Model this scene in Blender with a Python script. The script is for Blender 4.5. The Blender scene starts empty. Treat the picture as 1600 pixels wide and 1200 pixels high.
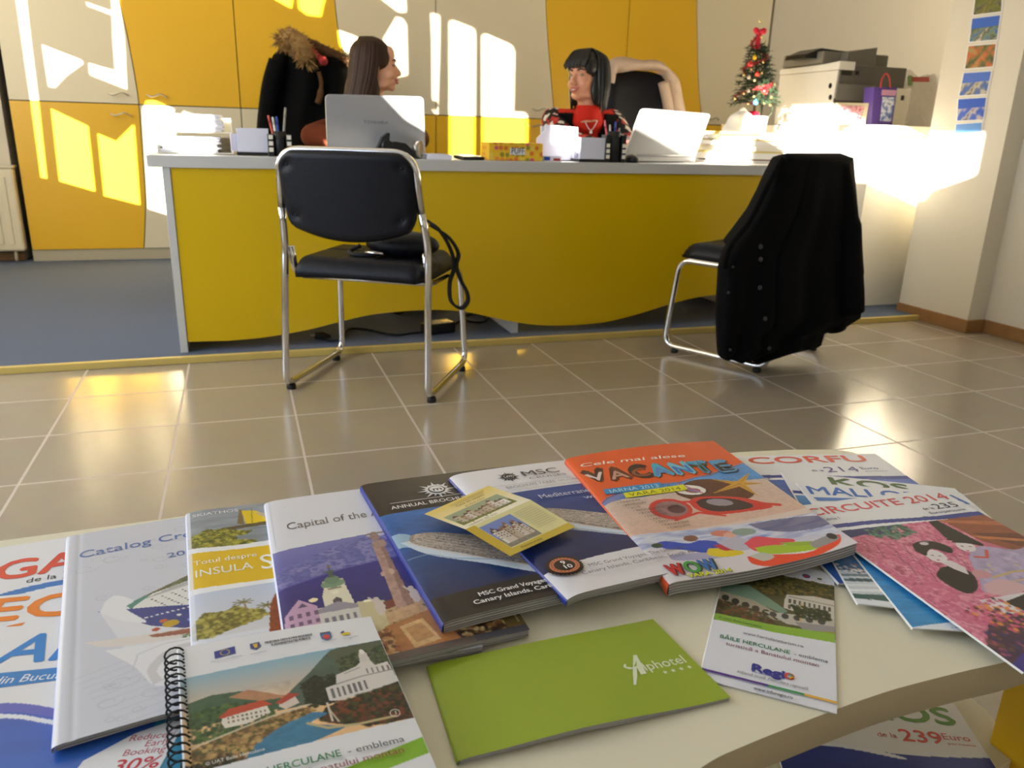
import bpy, bmesh, math, random
import numpy as np
from mathutils import Vector, Matrix, geometry
rnd = random.Random(7)
SC = bpy.context.scene
COL = SC.collection

# ------------------------------------------------------------------ camera
F_PX = 1225.9
YAW, PITCH, ROLL = [math.radians(a) for a in (-19.0816, 17.6078, 1.6307)]
CAM_H = 0.83036

def cam_matrix():
    cy, sy, cp, sp, cr, sr = math.cos(YAW), math.sin(YAW), math.cos(PITCH), math.sin(PITCH), math.cos(ROLL), math.sin(ROLL)
    rz = np.array([[cy, sy, 0], [-sy, cy, 0], [0, 0, 1]])
    b = np.array([[1, 0, 0], [0, 0, -1], [0, 1, 0]])
    return np.array([[cr, -sr, 0], [sr, cr, 0], [0, 0, 1]]) @ np.array([[1, 0, 0], [0, cp, -sp], [0, sp, cp]]) @ b @ rz

CM = cam_matrix()
camd = bpy.data.cameras.new('camera')
cam = bpy.data.objects.new('camera', camd)
COL.objects.link(cam)
cam.matrix_world = Matrix(((CM[0][0], -CM[1][0], -CM[2][0], 0), (CM[0][1], -CM[1][1], -CM[2][1], 0),
                           (CM[0][2], -CM[1][2], -CM[2][2], CAM_H), (0, 0, 0, 1)))
camd.sensor_fit = 'HORIZONTAL'
camd.sensor_width = 36.0
camd.lens = F_PX / 1600 * 36
camd.clip_start = 0.02
camd.dof.use_dof = True
camd.dof.focus_distance = 0.85
camd.dof.aperture_fstop = 12.0
SC.camera = cam

# ------------------------------------------------------------------ light
SUN_DIR = Vector((1.0, 0.75, -0.34)).normalized()
wld = bpy.data.worlds.new('sky'); SC.world = wld; wld.use_nodes = True
wld.node_tree.nodes['Background'].inputs[0].default_value = (0.62, 0.78, 1.0, 1)
wld.node_tree.nodes['Background'].inputs[1].default_value = 1.0
sd = bpy.data.lights.new('sun', 'SUN'); sd.energy = 66.0; sd.angle = math.radians(0.32); sd.color = (1.0, 0.93, 0.80)
so = bpy.data.objects.new('sun', sd); COL.objects.link(so)
so.rotation_euler = SUN_DIR.to_track_quat('-Z', 'Y').to_euler()
so.location = (-6, -3, 4)

def area(name, loc, direction, sx, sy, energy, color):
    d = bpy.data.lights.new(name, 'AREA'); d.shape = 'RECTANGLE'; d.size = sx; d.size_y = sy; d.energy = energy; d.color = color
    o = bpy.data.objects.new(name, d); COL.objects.link(o); o.location = loc
    o.rotation_euler = Vector(direction).to_track_quat('-Z', 'Y').to_euler()
    return o

area('daylight_shop_window', (0.6, -1.50, 1.45), (0, 1, -0.12), 4.2, 2.0, 6, (0.85, 0.92, 1.0))
area('daylight_side_door', (-2.12, 1.5, 1.15), (1, 0.0, -0.1), 2.0, 2.0, 58, (0.62, 0.77, 1.0))
area('daylight_side_window', (-2.1, 3.6, 1.75), (1, 0.1, -0.15), 3.0, 1.6, 62, (1.0, 0.90, 0.70))
area('printer_wall_fill', (6.0, 4.3, 1.7), (-1, 0.15, -0.05), 1.6, 1.4, 22, (1.0, 0.88, 0.68))  # added fill lamp brightening the wall behind the printer; no window known there

vs = SC.view_settings
SC.display_settings.display_device = 'sRGB'
vs.view_transform = 'Standard'; vs.look = 'None'; vs.gamma = 1.0; vs.exposure = 0.0; vs.use_curve_mapping = False

# ------------------------------------------------------------------ pixel helpers (1600x1200 photograph frame)
def ray(x, y):
    return CM.T @ np.array([(x - 800) / F_PX, (y - 600) / F_PX, 1.0])
CO = np.array([0, 0, CAM_H])
def atz(x, y, z):
    d = ray(x, y); return Vector(CO + d * (z - CAM_H) / d[2])
def aty(x, y, Y):
    d = ray(x, y); return Vector(CO + d * Y / d[1])
def atx(x, y, X):
    d = ray(x, y); return Vector(CO + d * X / d[0])

# ------------------------------------------------------------------ materials
def lin(c):
    if isinstance(c, str):
        c = c.lstrip('#'); c = [int(c[i:i + 2], 16) for i in (0, 2, 4)]
    c = [v / 255.0 for v in c[:3]]
    return tuple((v / 12.92 if v <= 0.04045 else ((v + 0.055) / 1.055) ** 2.4) for v in c)

def mat(name, col, rough=0.5, metal=0.0, spec=0.5, var=0.0, scale=20.0, bump=0.0, bscale=None, coat=0.0, emit=0.0, trans=0.0, alpha=1.0):
    m = bpy.data.materials.new(name); m.use_nodes = True
    nt = m.node_tree; b = nt.nodes['Principled BSDF']
    c = lin(col)
    b.inputs['Base Color'].default_value = (*c, 1)
    b.inputs['Roughness'].default_value = rough; b.inputs['Metallic'].default_value = metal
    b.inputs['Specular IOR Level'].default_value = spec
    if coat: b.inputs['Coat Weight'].default_value = coat; b.inputs['Coat Roughness'].default_value = 0.1
    if trans: b.inputs['Transmission Weight'].default_value = trans
    if alpha < 1: b.inputs['Alpha'].default_value = alpha
    if emit: b.inputs['Emission Color'].default_value = (*c, 1); b.inputs['Emission Strength'].default_value = emit
    if var or bump:
        tc = nt.nodes.new('ShaderNodeTexCoord')
        n = nt.nodes.new('ShaderNodeTexNoise'); n.inputs['Scale'].default_value = scale; n.inputs['Detail'].default_value = 6
        nt.links.new(tc.outputs['Object'], n.inputs['Vector'])
        if var:
            mx = nt.nodes.new('ShaderNodeMix'); mx.data_type = 'RGBA'; mx.blend_type = 'MIX'
            mx.inputs[6].default_value = (*[v * (1 - var) for v in c], 1); mx.inputs[7].default_value = (*[min(1, v * (1 + var)) for v in c], 1)
            nt.links.new(n.outputs['Fac'], mx.inputs[0]); nt.links.new(mx.outputs[2], b.inputs['Base Color'])
        if bump:
            n2 = n
            if bscale:
                n2 = nt.nodes.new('ShaderNodeTexNoise'); n2.inputs['Scale'].default_value = bscale; n2.inputs['Detail'].default_value = 3
                nt.links.new(tc.outputs['Object'], n2.inputs['Vector'])
            bp = nt.nodes.new('ShaderNodeBump'); bp.inputs['Strength'].default_value = bump; bp.inputs['Distance'].default_value = 0.01
            nt.links.new(n2.outputs['Fac'], bp.inputs['Height']); nt.links.new(bp.outputs['Normal'], b.inputs['Normal'])
    return m

def mat_attr(name, rough=0.3, spec=0.5, coat=0.0, bump=0.0):
    m = bpy.data.materials.new(name); m.use_nodes = True
    nt = m.node_tree; b = nt.nodes['Principled BSDF']
    a = nt.nodes.new('ShaderNodeAttribute'); a.attribute_name = 'Col'
    nt.links.new(a.outputs['Color'], b.inputs['Base Color'])
    b.inputs['Roughness'].default_value = rough; b.inputs['Specular IOR Level'].default_value = spec
    if coat: b.inputs['Coat Weight'].default_value = coat; b.inputs['Coat Roughness'].default_value = 0.15
    return m

M = {}
M['wall'] = mat('wall_paint', (222, 214, 196), 0.85, var=0.03, scale=6, bump=0.05, bscale=120)
M['ceil'] = mat('ceiling_paint', (235, 232, 225), 0.9, var=0.02, scale=5)
M['yellow'] = mat('yellow_laminate', (242, 190, 38), 0.32, spec=0.5, var=0.02, scale=3)
M['dyellow'] = mat('desk_yellow_laminate', (220, 182, 0), 0.30, spec=0.5, var=0.02, scale=3)
M['cream'] = mat('cream_laminate', (232, 220, 188), 0.35, spec=0.5, var=0.02, scale=4)
M['grey'] = mat('grey_laminate', (205, 204, 200), 0.4, var=0.02, scale=6)
M['plinth'] = mat('grey_plinth', (188, 178, 150), 0.5, var=0.03, scale=6)
M['dark'] = mat('dark_gap', (70, 66, 58), 0.7, var=0.05)
M['white'] = mat('white_laminate', (238, 232, 216), 0.38, var=0.02, scale=5)
M['wood'] = mat('brown_wood', (150, 108, 62), 0.55, var=0.25, scale=18)
M['kerb'] = mat('pale_yellow_wood', (205, 180, 100), 0.45, var=0.12, scale=9)
M['chrome'] = mat('chrome', (225, 225, 228), 0.12, metal=1.0, var=0.02)
M['steel'] = mat('brushed_steel', (190, 185, 175), 0.28, metal=1.0, var=0.05)
M['vinyl'] = mat('black_vinyl', (13, 14, 22), 0.45, spec=0.26, var=0.15, scale=12, bump=0.12, bscale=160)
M['blackp'] = mat('black_plastic', (18, 18, 20), 0.35, var=0.1)
M['rubber'] = mat('black_rubber', (16, 16, 17), 0.7, var=0.1)
M['coat'] = mat('black_wool', (9, 9, 11), 0.92, spec=0.12, var=0.3, scale=40, bump=0.25, bscale=400)
M['paper'] = mat('white_paper', (240, 238, 236), 0.8, var=0.02, scale=12)
M['pages'] = mat('shaded_page_block', (168, 166, 164), 0.8, var=0.12, scale=60)  # page edges greyed, the shade on their near side put into the colour
M['pages_dark'] = mat('page_shadow_lines', (122, 120, 118), 0.85, var=0.15, scale=60)
M['print'] = mat_attr('printed_cover', 0.30, 0.45, coat=0.15)
M['print2'] = mat_attr('printed_matt', 0.5, 0.4)

# ------------------------------------------------------------------ mesh builder
class MB:
    def __init__(s): s.v = []; s.f = []; s.mi = []; s.sm = []; s.c = None
    def add(s, vs, fs, m=0, smooth=False):
        o = len(s.v); s.v += [tuple(p) for p in vs]
        for f in fs: s.f.append([i + o for i in f]); s.mi.append(m); s.sm.append(smooth)
        return s
    def box(s, x0, x1, y0, y1, z0, z1, m=0):
        vs = [(x, y, z) for z in (z0, z1) for y in (y0, y1) for x in (x0, x1)]
        return s.add(vs, [(0, 2, 3, 1), (4, 5, 7, 6), (0, 1, 5, 4), (2, 6, 7, 3), (0, 4, 6, 2), (1, 3, 7, 5)], m)
    def rbox(s, c, size, rot=0.0, m=0, tilt=0.0):
        R = Matrix.Rotation(rot, 3, 'Z') @ Matrix.Rotation(tilt, 3, 'X')
        vs = [Vector(c) + R @ Vector(((i - .5) * size[0], (j - .5) * size[1], (k - .5) * size[2])) for k in (0, 1) for j in (0, 1) for i in (0, 1)]
        return s.add(vs, [(0, 2, 3, 1), (4, 5, 7, 6), (0, 1, 5, 4), (2, 6, 7, 3), (0, 4, 6, 2), (1, 3, 7, 5)], m)
    def prism(s, poly, axis, a0, a1, m=0, smooth=False):
        n = len(poly)
        def P(p, a):
            return {'x': (a, p[0], p[1]), 'y': (p[0], a, p[1]), 'z': (p[0], p[1], a)}[axis]
        vs = [P(p, a0) for p in poly] + [P(p, a1) for p in poly]
        tri = geometry.tessellate_polygon([[Vector((p[0], p[1], 0)) for p in poly]])
        fs = [tuple(t) for t in tri] + [tuple(i + n for i in reversed(t)) for t in tri]
        s.add(vs, fs, m, False)
        o = len(s.v) - 2 * n
        for i in range(n):
            j = (i + 1) % n; s.f.append([o + i, o + j, o + n + j, o + n + i]); s.mi.append(m); s.sm.append(smooth)
        return s
    def tube(s, path, r, seg=10, closed=False, m=0, caps=True, flat=1.0):
        P = [Vector(p) for p in path]; n = len(P)
        rs = r if isinstance(r, (list, tuple)) else [r] * n
        rings = []; up = None
        for i in range(n):
            if closed: t = P[(i + 1) % n] - P[i - 1]
            else: t = P[min(i + 1, n - 1)] - P[max(i - 1, 0)]
            if t.length < 1e-9: t = Vector((0, 0, 1))
            t.normalize()
            if up is None:
                a = Vector((0, 0, 1)) if abs(t.z) < 0.9 else Vector((1, 0, 0))
                up = (a - t * a.dot(t)).normalized()
            else:
                up = up - t * up.dot(t)
                up = up.normalized() if up.length > 1e-6 else t.orthogonal().normalized()
            b = t.cross(up)
            rings.append([P[i] + up * (math.cos(2 * math.pi * k / seg) * rs[i]) + b * (math.sin(2 * math.pi * k / seg) * rs[i] * flat) for k in range(seg)])
        vs = [p for R in rings for p in R]; fs = []
        for i in range(n if closed else n - 1):
            j = (i + 1) % n
            for k in range(seg):
                l = (k + 1) % seg; fs.append((i * seg + k, i * seg + l, j * seg + l, j * seg + k))
        if not closed and caps:
            fs.append(tuple(range(seg - 1, -1, -1))); fs.append(tuple((n - 1) * seg + k for k in range(seg)))
        return s.add(vs, fs, m, True)
    def lathe(s, prof, c=(0, 0, 0), seg=20, m=0, smooth=True):
        vs = []; fs = []
        for r, z in prof:
            for k in range(seg):
                a = 2 * math.pi * k / seg; vs.append((c[0] + r * math.cos(a), c[1] + r * math.sin(a), c[2] + z))
        for i in range(len(prof) - 1):
            for k in range(seg):
                l = (k + 1) % seg; fs.append((i * seg + k, i * seg + l, (i + 1) * seg + l, (i + 1) * seg + k))
        fs.append(tuple(range(seg - 1, -1, -1))); fs.append(tuple((len(prof) - 1) * seg + k for k in range(seg)))
        return s.add(vs, fs, m, smooth)
    def ball(s, c, r, seg=14, rings=9, m=0, R=None):
        r = r if isinstance(r, (list, tuple)) else (r, r, r); vs = []; fs = []
        for i in range(rings + 1):
            t = math.pi * i / rings
            for k in range(seg):
                a = 2 * math.pi * k / seg
                p = Vector((r[0] * math.sin(t) * math.cos(a), r[1] * math.sin(t) * math.sin(a), r[2] * math.cos(t)))
                if R is not None: p = R @ p
                vs.append(Vector(c) + p)
        for i in range(rings):
            for k in range(seg):
                l = (k + 1) % seg; fs.append((i * seg + k, (i + 1) * seg + k, (i + 1) * seg + l, i * seg + l))
        return s.add(vs, fs, m, True)
    def grid(s, fn, nu, nv, m=0, smooth=True):
        vs = [fn(i / nu, j / nv) for j in range(nv + 1) for i in range(nu + 1)]
        fs = [(j * (nu + 1) + i, j * (nu + 1) + i + 1, (j + 1) * (nu + 1) + i + 1, (j + 1) * (nu + 1) + i) for j in range(nv) for i in range(nu)]
        return s.add(vs, fs, m, smooth)
    def quad(s, pts, m=0): return s.add(pts, [tuple(range(len(pts)))], m)
    def xf(s, Mx):
        s.v = [tuple(Mx @ Vector(p)) for p in s.v]; return s
    def build(s, name, mats, parent=None, world=True, bevel=0.0, seg=2, sub=0, solid=0.0):
        me = bpy.data.meshes.new(name)
        vs = s.v
        if parent is not None and world:
            inv = Matrix.LocRotScale(parent.location, parent.rotation_euler, None).inverted()
            pp = parent.parent
            if pp is not None: inv = inv @ Matrix.LocRotScale(pp.location, pp.rotation_euler, None).inverted()
            vs = [tuple(inv @ Vector(p)) for p in vs]
        me.from_pydata(vs, [], s.f)
        for m in (mats if isinstance(mats, (list, tuple)) else [mats]): me.materials.append(m)
        me.polygons.foreach_set('material_index', s.mi); me.polygons.foreach_set('use_smooth', s.sm)
        me.update()
        bm = bmesh.new(); bm.from_mesh(me); bmesh.ops.recalc_face_normals(bm, faces=bm.faces); bm.to_mesh(me); bm.free()
        o = bpy.data.objects.new(name, me); COL.objects.link(o)
        if parent is not None: o.parent = parent
        if solid:
            md = o.modifiers.new('solid', 'SOLIDIFY'); md.thickness = solid; md.offset = 0
        if bevel:
            md = o.modifiers.new('bevel', 'BEVEL'); md.width = bevel; md.segments = seg; md.limit_method = 'ANGLE'; md.angle_limit = math.radians(40)
        if sub:
            md = o.modifiers.new('sub', 'SUBSURF'); md.levels = sub; md.render_levels = sub
        return o

def thing(name, label, cat, loc=(0, 0, 0), rotz=0.0, group=None):
    o = bpy.data.objects.new(name, None); COL.objects.link(o); o.empty_display_size = 0.05
    o.location = loc; o.rotation_euler = (0, 0, rotz); o['label'] = label; o['category'] = cat
    if group: o['group'] = group
    return o
def tag(o, label, cat, group=None):
    o['label'] = label; o['category'] = cat
    if group: o['group'] = group
    return o
def struct(o):
    o['kind'] = 'structure'; return o
def copy_thing(o, parent=None):
    c = o.copy(); COL.objects.link(c)
    if parent is not None: c.parent = parent
    for ch in list(o.children): copy_thing(ch, c)
    return c

def bez(pts, n=12):
    """Catmull-Rom through the points."""
    P = [Vector(p) for p in pts]; out = []
    for i in range(len(P) - 1):
        p0 = P[i - 1] if i else P[0] * 2 - P[1]; p1, p2 = P[i], P[i + 1]
        p3 = P[i + 2] if i + 2 < len(P) else P[-1] * 2 - P[-2]
        for k in range(n):
            t = k / n
            out.append(0.5 * ((2 * p1) + (p2 - p0) * t + (2 * p0 - 5 * p1 + 4 * p2 - p3) * t * t + (3 * p1 - p0 - 3 * p2 + p3) * t ** 3))
    out.append(P[-1]); return out

def fillet(pts, r, n=5):
    """Polyline with rounded corners of radius about r."""
    P = [Vector(p) for p in pts]; out = [P[0]]
    for i in range(1, len(P) - 1):
        a, b, c = P[i - 1], P[i], P[i + 1]
        d1 = min(r, (a - b).length * .48); d2 = min(r, (c - b).length * .48)
        s, e = b + (a - b).normalized() * d1, b + (c - b).normalized() * d2
        for k in range(n + 1):
            t = k / n; out.append(s * (1 - t) ** 2 + b * 2 * t * (1 - t) + e * t * t)
    out.append(P[-1]); return out

_txt = {}
def text_mesh(s, bold=0.0, spacing=1.0):
    """Flat glyph mesh of a string: (verts Nx2 array, tri faces), baseline at y=0, size 1."""
    k = (s, bold, spacing)
    if k in _txt: return _txt[k]
    cu = bpy.data.curves.new('lettering', 'FONT'); cu.body = s; cu.size = 1.0; cu.resolution_u = 3; cu.space_character = spacing
    o = bpy.data.objects.new('lettering', cu); COL.objects.link(o)
    dg = bpy.context.evaluated_depsgraph_get()
    me = bpy.data.meshes.new_from_object(o.evaluated_get(dg))
    v = np.array([p.co[:2] for p in me.vertices]) if len(me.vertices) else np.zeros((0, 2))
    f = [tuple(p.vertices) for p in me.polygons]
    bpy.data.objects.remove(o); bpy.data.curves.remove(cu); bpy.data.meshes.remove(me)
    _txt[k] = (v, f); return v, f

def voxel(mb, size, smooth=2, iters=6):
    """One continuous surface out of the overlapping shapes in mb."""
    me = bpy.data.meshes.new('vox'); me.from_pydata(mb.v, [], mb.f); me.update()
    bm = bmesh.new(); bm.from_mesh(me); bmesh.ops.recalc_face_normals(bm, faces=bm.faces); bm.to_mesh(me); bm.free()
    o = bpy.data.objects.new('vox', me); COL.objects.link(o)
    r = o.modifiers.new('r', 'REMESH'); r.mode = 'VOXEL'; r.voxel_size = size
    s = o.modifiers.new('s', 'SMOOTH'); s.factor = 0.5; s.iterations = iters
    dg = bpy.context.evaluated_depsgraph_get()
    m2 = bpy.data.meshes.new_from_object(o.evaluated_get(dg))
    out = MB(); out.add([tuple(v.co) for v in m2.vertices], [tuple(p.vertices) for p in m2.polygons], 0, True)
    bpy.data.objects.remove(o); bpy.data.meshes.remove(me); bpy.data.meshes.remove(m2)
    return out
# ================================================================== the room
YB = 5.42           # plane of the cabinet doors
XW = -2.2           # left wall
CEIL = 2.95
def tile_material():
    m = bpy.data.materials.new('beige_floor_tiles'); m.use_nodes = True
    nt = m.node_tree; b = nt.nodes['Principled BSDF']
    tc = nt.nodes.new('ShaderNodeTexCoord'); mp = nt.nodes.new('ShaderNodeMapping')
    mp.inputs['Location'].default_value = (-0.1136 + 0.333 * 40, 0.333 * 40, 0)
    br = nt.nodes.new('ShaderNodeTexBrick'); br.offset = 0.0; br.squash = 1.0
    br.inputs['Scale'].default_value = 1.0; br.inputs['Brick Width'].default_value = 0.333; br.inputs['Row Height'].default_value = 0.333
    br.inputs['Mortar Size'].default_value = 0.0036; br.inputs['Mortar Smooth'].default_value = 0.2
    br.inputs['Color1'].default_value = (*lin((168, 156, 138)), 1); br.inputs['Color2'].default_value = (*lin((161, 149, 131)), 1)
    br.inputs['Mortar'].default_value = (*lin((206, 192, 182)), 1)
    n = nt.nodes.new('ShaderNodeTexNoise'); n.inputs['Scale'].default_value = 14; n.inputs['Detail'].default_value = 8
    mx = nt.nodes.new('ShaderNodeMix'); mx.data_type = 'RGBA'; mx.blend_type = 'MULTIPLY'; mx.inputs[0].default_value = 0.18
    nt.links.new(tc.outputs['Object'], mp.inputs['Vector']); nt.links.new(mp.outputs['Vector'], br.inputs['Vector'])
    nt.links.new(tc.outputs['Object'], n.inputs['Vector'])
    nt.links.new(br.outputs['Color'], mx.inputs[6]); nt.links.new(n.outputs['Color'], mx.inputs[7])
    nt.links.new(mx.outputs[2], b.inputs['Base Color'])
    mr = nt.nodes.new('ShaderNodeMapRange'); mr.inputs[3].default_value = 0.20; mr.inputs[4].default_value = 0.55
    nt.links.new(br.outputs['Fac'], mr.inputs[0]); nt.links.new(mr.outputs[0], b.inputs['Roughness'])
    bp = nt.nodes.new('ShaderNodeBump'); bp.invert = True; bp.inputs['Strength'].default_value = 0.25; bp.inputs['Distance'].default_value = 0.004
    nt.links.new(br.outputs['Fac'], bp.inputs['Height']); nt.links.new(bp.outputs['Normal'], b.inputs['Normal'])
    b.inputs['Specular IOR Level'].default_value = 0.55
    return m
M['tile'] = tile_material()
M['carpet'] = mat('blue_carpet', (103, 114, 136), 0.95, spec=0.1, var=0.28, scale=260, bump=0.6, bscale=420)

YK = 2.985          # front of the kerb
YP = 3.14           # where the pier ends
XR = 3.19           # face of the pier with the photos
struct(MB().box(XW - .1, 6.2, -1.7, 6.2, -0.06, 0).build('floor', M['tile']))
struct(MB().box(XW, 6.1, YK + .022, 6.0, 0, 0.022).build('floor_carpet', M['carpet']))
struct(MB().box(XW, XR, YK, YK + .022, 0, 0.026).build('trim_1', M['kerb'], bevel=.003))
struct(MB().box(XW - .1, 6.2, -1.7, 6.2, CEIL, CEIL + .06).build('ceiling', M['ceil']))
# back wall: a pier left of the cabinets, the recess behind them, the wall behind the printer
struct(MB().box(XW, -1.262, YB + .06, 6.0, 0, CEIL).build('wall_back_left', M['wall'])); struct(MB().box(3.85, 6.2, YB + .01, 6.0, 0, CEIL).build('wall_back_right', M['wall'])); struct(MB().box(-1.262, 3.85, 5.95, 6.0, 0, CEIL).build('wall_back', M['wall']))
struct(MB().box(XW, -1.262, YB + .045, YB + .06, .022, .075).build('baseboard_back', M['wood'], bevel=.004))
# right wall: the pier with photos and the wall that runs on towards the camera
wr = MB(); wr.box(XR, 3.6, 2.72, YP, 0, CEIL); wr.box(XR + .105, 3.6, -1.7, 2.72, 0, CEIL); wr.box(3.6, 6.2, 2.9, 2.95, 0, CEIL); wr.box(6.1, 6.2, 2.9, 6.0, 0, CEIL)
struct(wr.build('wall_right', M['wall']))
bb = MB(); bb.box(XR - .014, XR, 2.706, YP, 0, .062); bb.box(XR, XR + .105, 2.706, 2.72, 0, .062); bb.box(XR + .091, XR + .105, -1.6, 2.706, 0, .062)
struct(bb.build('baseboard_right', M['wood'], bevel=.004))
struct(MB().box(XW - .1, 6.2, -1.72, -1.62, 0, CEIL).build('wall_front', M['wall']))

# ---- unseen left-wall windows: panels with cut-outs shaped to throw the sun patches
def back(P):
    t = (P.x - XW) / SUN_DIR.x; q = P - SUN_DIR * t; return (q.y, q.z)
def holes_from(polys, fn): return [[back(fn(*p)) for p in poly] for poly in polys]
cab_polys = [
    [(20, -30), (36, -30), (46, 60), (60, 170), (72, 279), (63, 277), (46, 150), (30, 40)],
    [(65, 70), (126, 94), (128, 99), (102, 118), (84, 137), (75, 135)],
    [(173, -40), (180, -40), (192, 60), (196, 139), (140, 117), (138, 99), (180, 111), (176, 60)],
    [(134, 4), (172, 17), (173, 23), (136, 9)],
    [(79, 170), (136, 197), (147, 299), (92, 283)],
    [(152, 209), (181, 221), (208, 195), (217, 320), (162, 306)],
    [(222, 172), (228, 158), (240, 157), (270, 170), (274, 240), (278, 341), (231, 326)],
    [(284, 184), (286, 174), (320, 186), (322, 200), (284, 198)],
    [(405, -14), (453, 12), (457, -14)],
    [(465, -14), (467, 14), (479, 23), (499, 25), (508, -14)],
    [(528, 48), (558, 59), (566, 78), (566, 92), (546, 84), (531, 72)],
    [(588, -8), (622, 18), (632, 17), (630, -8)],
    [(600, 62), (620, 28), (628, 30), (632, 40), (634, 116), (622, 119), (600, 110)],
    [(674, 22), (684, 24), (684, 60), (681, 178), (677, 176), (676, 60)],
    [(703, 36), (708, 33), (738, 45), (740, 54), (739, 262), (703, 262)],
    [(754, 58), (758, 54), (797, 71), (801, 80), (799, 176), (819, 177), (822, 184), (821, 262), (754, 262)],
]
H1 = holes_from(cab_polys, lambda x, y: aty(x, y, YB))
H2 = []
def rect_hole(pts): H2.append([back(Vector(p)) for p in pts])
def window(name, y0, y1, z0, z1, holes):
    outer = [(y0, z0), (y1, z0), (y1, z1), (y0, z1)]
    loops = [[Vector((p[0], p[1], 0)) for p in outer]] + [[Vector((p[0], p[1], 0)) for p in h] for h in holes]
    flat = [p for l in loops for p in l]
    tri = geometry.tessellate_polygon(loops)
    mb = MB(); mb.add([(XW + .004, p.x, p.y) for p in flat], [tuple(t) for t in tri])
    for a in (y0, y1 - .05): mb.box(XW - .05, XW + .03, a, a + .05, z0, z1)
    for a in (z0, z1 - .05): mb.box(XW - .05, XW + .03, y0, y1, a, a + .05)
    return struct(mb.build(name, M['white']))
LEFT_WINDOWS = []
# ================================================================== fitted cabinets along the back wall
def wavy(n, amp_px, zs):
    pass
ZG, ZB, ZT = 0.943, 0.092, 2.32
def xwave(pts):
    """x of a wavy joint as a function of z, through measured points."""
    pts = sorted(pts); zs = [p[0] for p in pts]; xs = [p[1] for p in pts]
    P = bez([(x, 0, z) for z, x in pts], 14)
    return [(p.x, p.z) for p in P]
def wave_px(pxs, extra):
    return xwave([(aty(x, y, YB).z, aty(x, y, YB).x) for x, y in pxs] + extra)
w1 = wave_px([(186, 0), (199, 56), (212, 127), (217, 163), (221, 215), (227, 300), (227, 340), (225, 388)], [(1.9, -.60), (2.32, -.58)])
w2 = wave_px([(523, 0), (529, 50), (536, 80), (548, 130), (556, 172)], [(.45, .78), (.09, .70), (1.9, .63), (2.32, .66)])
w3 = wave_px([(853, 0), (856, 60), (861, 120), (866, 186)], [(.45, 2.17), (.09, 2.09), (1.95, 2.03), (2.32, 2.06)])
w4 = wave_px([(1089, 0), (1090, 80), (1092, 140), (1096, 196)], [(.45, 3.34), (.09, 3.27), (1.95, 3.18), (2.32, 3.2)])
xs0, xs1, xs2, xs3, xs4 = -1.21, 0.045, 1.283, 2.66, 3.825
def clip_wave(w, z0, z1):
    out = []
    for i, (x, z) in enumerate(w):
        if z0 <= z <= z1: out.append((x, z))
    def interp(zz):
        for (xa, za), (xb, zb) in zip(w, w[1:]):
            if za <= zz <= zb: return (xa + (xb - xa) * (zz - za) / (zb - za + 1e-9), zz)
        return (w[0][0], zz) if zz < w[0][1] else (w[-1][0], zz)
    out = [interp(z0)] + [p for p in out if z0 + 1e-4 < p[1] < z1 - 1e-4] + [interp(z1)]
    return out
def handle(parent, x, z, w=.105):
    mb = MB(); pts = [(x - w / 2, YB - .022, z + .004), (x - w * .3, YB - .028, z - .006), (x, YB - .03, z + .002), (x + w * .22, YB - .03, z + .010), (x + w / 2, YB - .024, z - .004)]
    mb.tube(bez(pts, 6), [.0045] * 25, 8)
    for q in (pts[0], pts[-1]): mb.tube([q, (q[0], YB + .002, q[2])], .004, 8)
    mb.build('handle', M['steel'], parent)
def cabinet(x0, x1, w, up, low, label, hs):
    t = thing('cabinet', label, 'cabinet', ((x0 + x1) / 2, YB + .22, .022), 0, 'fitted cabinets along the back wall')
    b = MB(); b.box(x0 + .002, x1 - .002, YB + .022, YB + .44, ZB, ZT); b.build('body', M['dark'], t)
    MB().box(x0, x1, YB + .008, YB + .40, .022, ZB - .003).build('plinth', M['plinth'], t)
    g = .0028
    for (z0, z1, cols, up_) in ((ZG + g, ZT, up, True), (ZB, ZG - g, low, False)):
        wv = clip_wave(w, z0, z1)
        L = [(x0 + g, z0)] + [(x - g, z) for x, z in wv] + [(x0 + g, z1)]
        Rr = [(x + g, z) for x, z in wv] + [(x1 - g, z1), (x1 - g, z0)]
        for side, poly in (('l', L), ('r', Rr)):
            d = MB().prism(poly, 'y', YB, YB + .019).build('door', M[cols[0] if side == 'l' else cols[1]], t)
            for (s_, u_, hx, hz) in hs:
                if s_ == side and u_ == up_: handle(d, hx, hz)
    return t
def hp(x, y): p = aty(x, y, YB); return p.x, p.z
cabinet(xs0, xs1, w1, ('cream', 'yellow'), ('yellow', 'cream'), 'fitted cabinet at the left end by the radiator, cream and yellow doors with wavy joint',
        [('l', True, *hp(185, 147)), ('r', True, *hp(245, 150)), ('l', False, *hp(189, 179))])
cabinet(xs1, xs2, w2, ('yellow', 'cream'), ('cream', 'yellow'), 'fitted yellow and cream cabinet directly behind the fur collared coat and brown-haired woman', [('r', True, hp(556, 172)[0] + .09, hp(556, 168)[1])])
cabinet(xs2, xs3, w3, ('cream', 'yellow'), ('yellow', 'yellow'), 'fitted cream and yellow cabinet with two tall sun streaks, behind the tissue box',
        [('l', True, *hp(843, 172)), ('l', False, *hp(836, 197))])
cabinet(xs3, xs4, w4, ('yellow', 'cream'), ('yellow', 'yellow'), 'fitted cabinet at the right end behind the draped office chair and christmas tree', [('r', True, *hp(1112, 186))])

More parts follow.
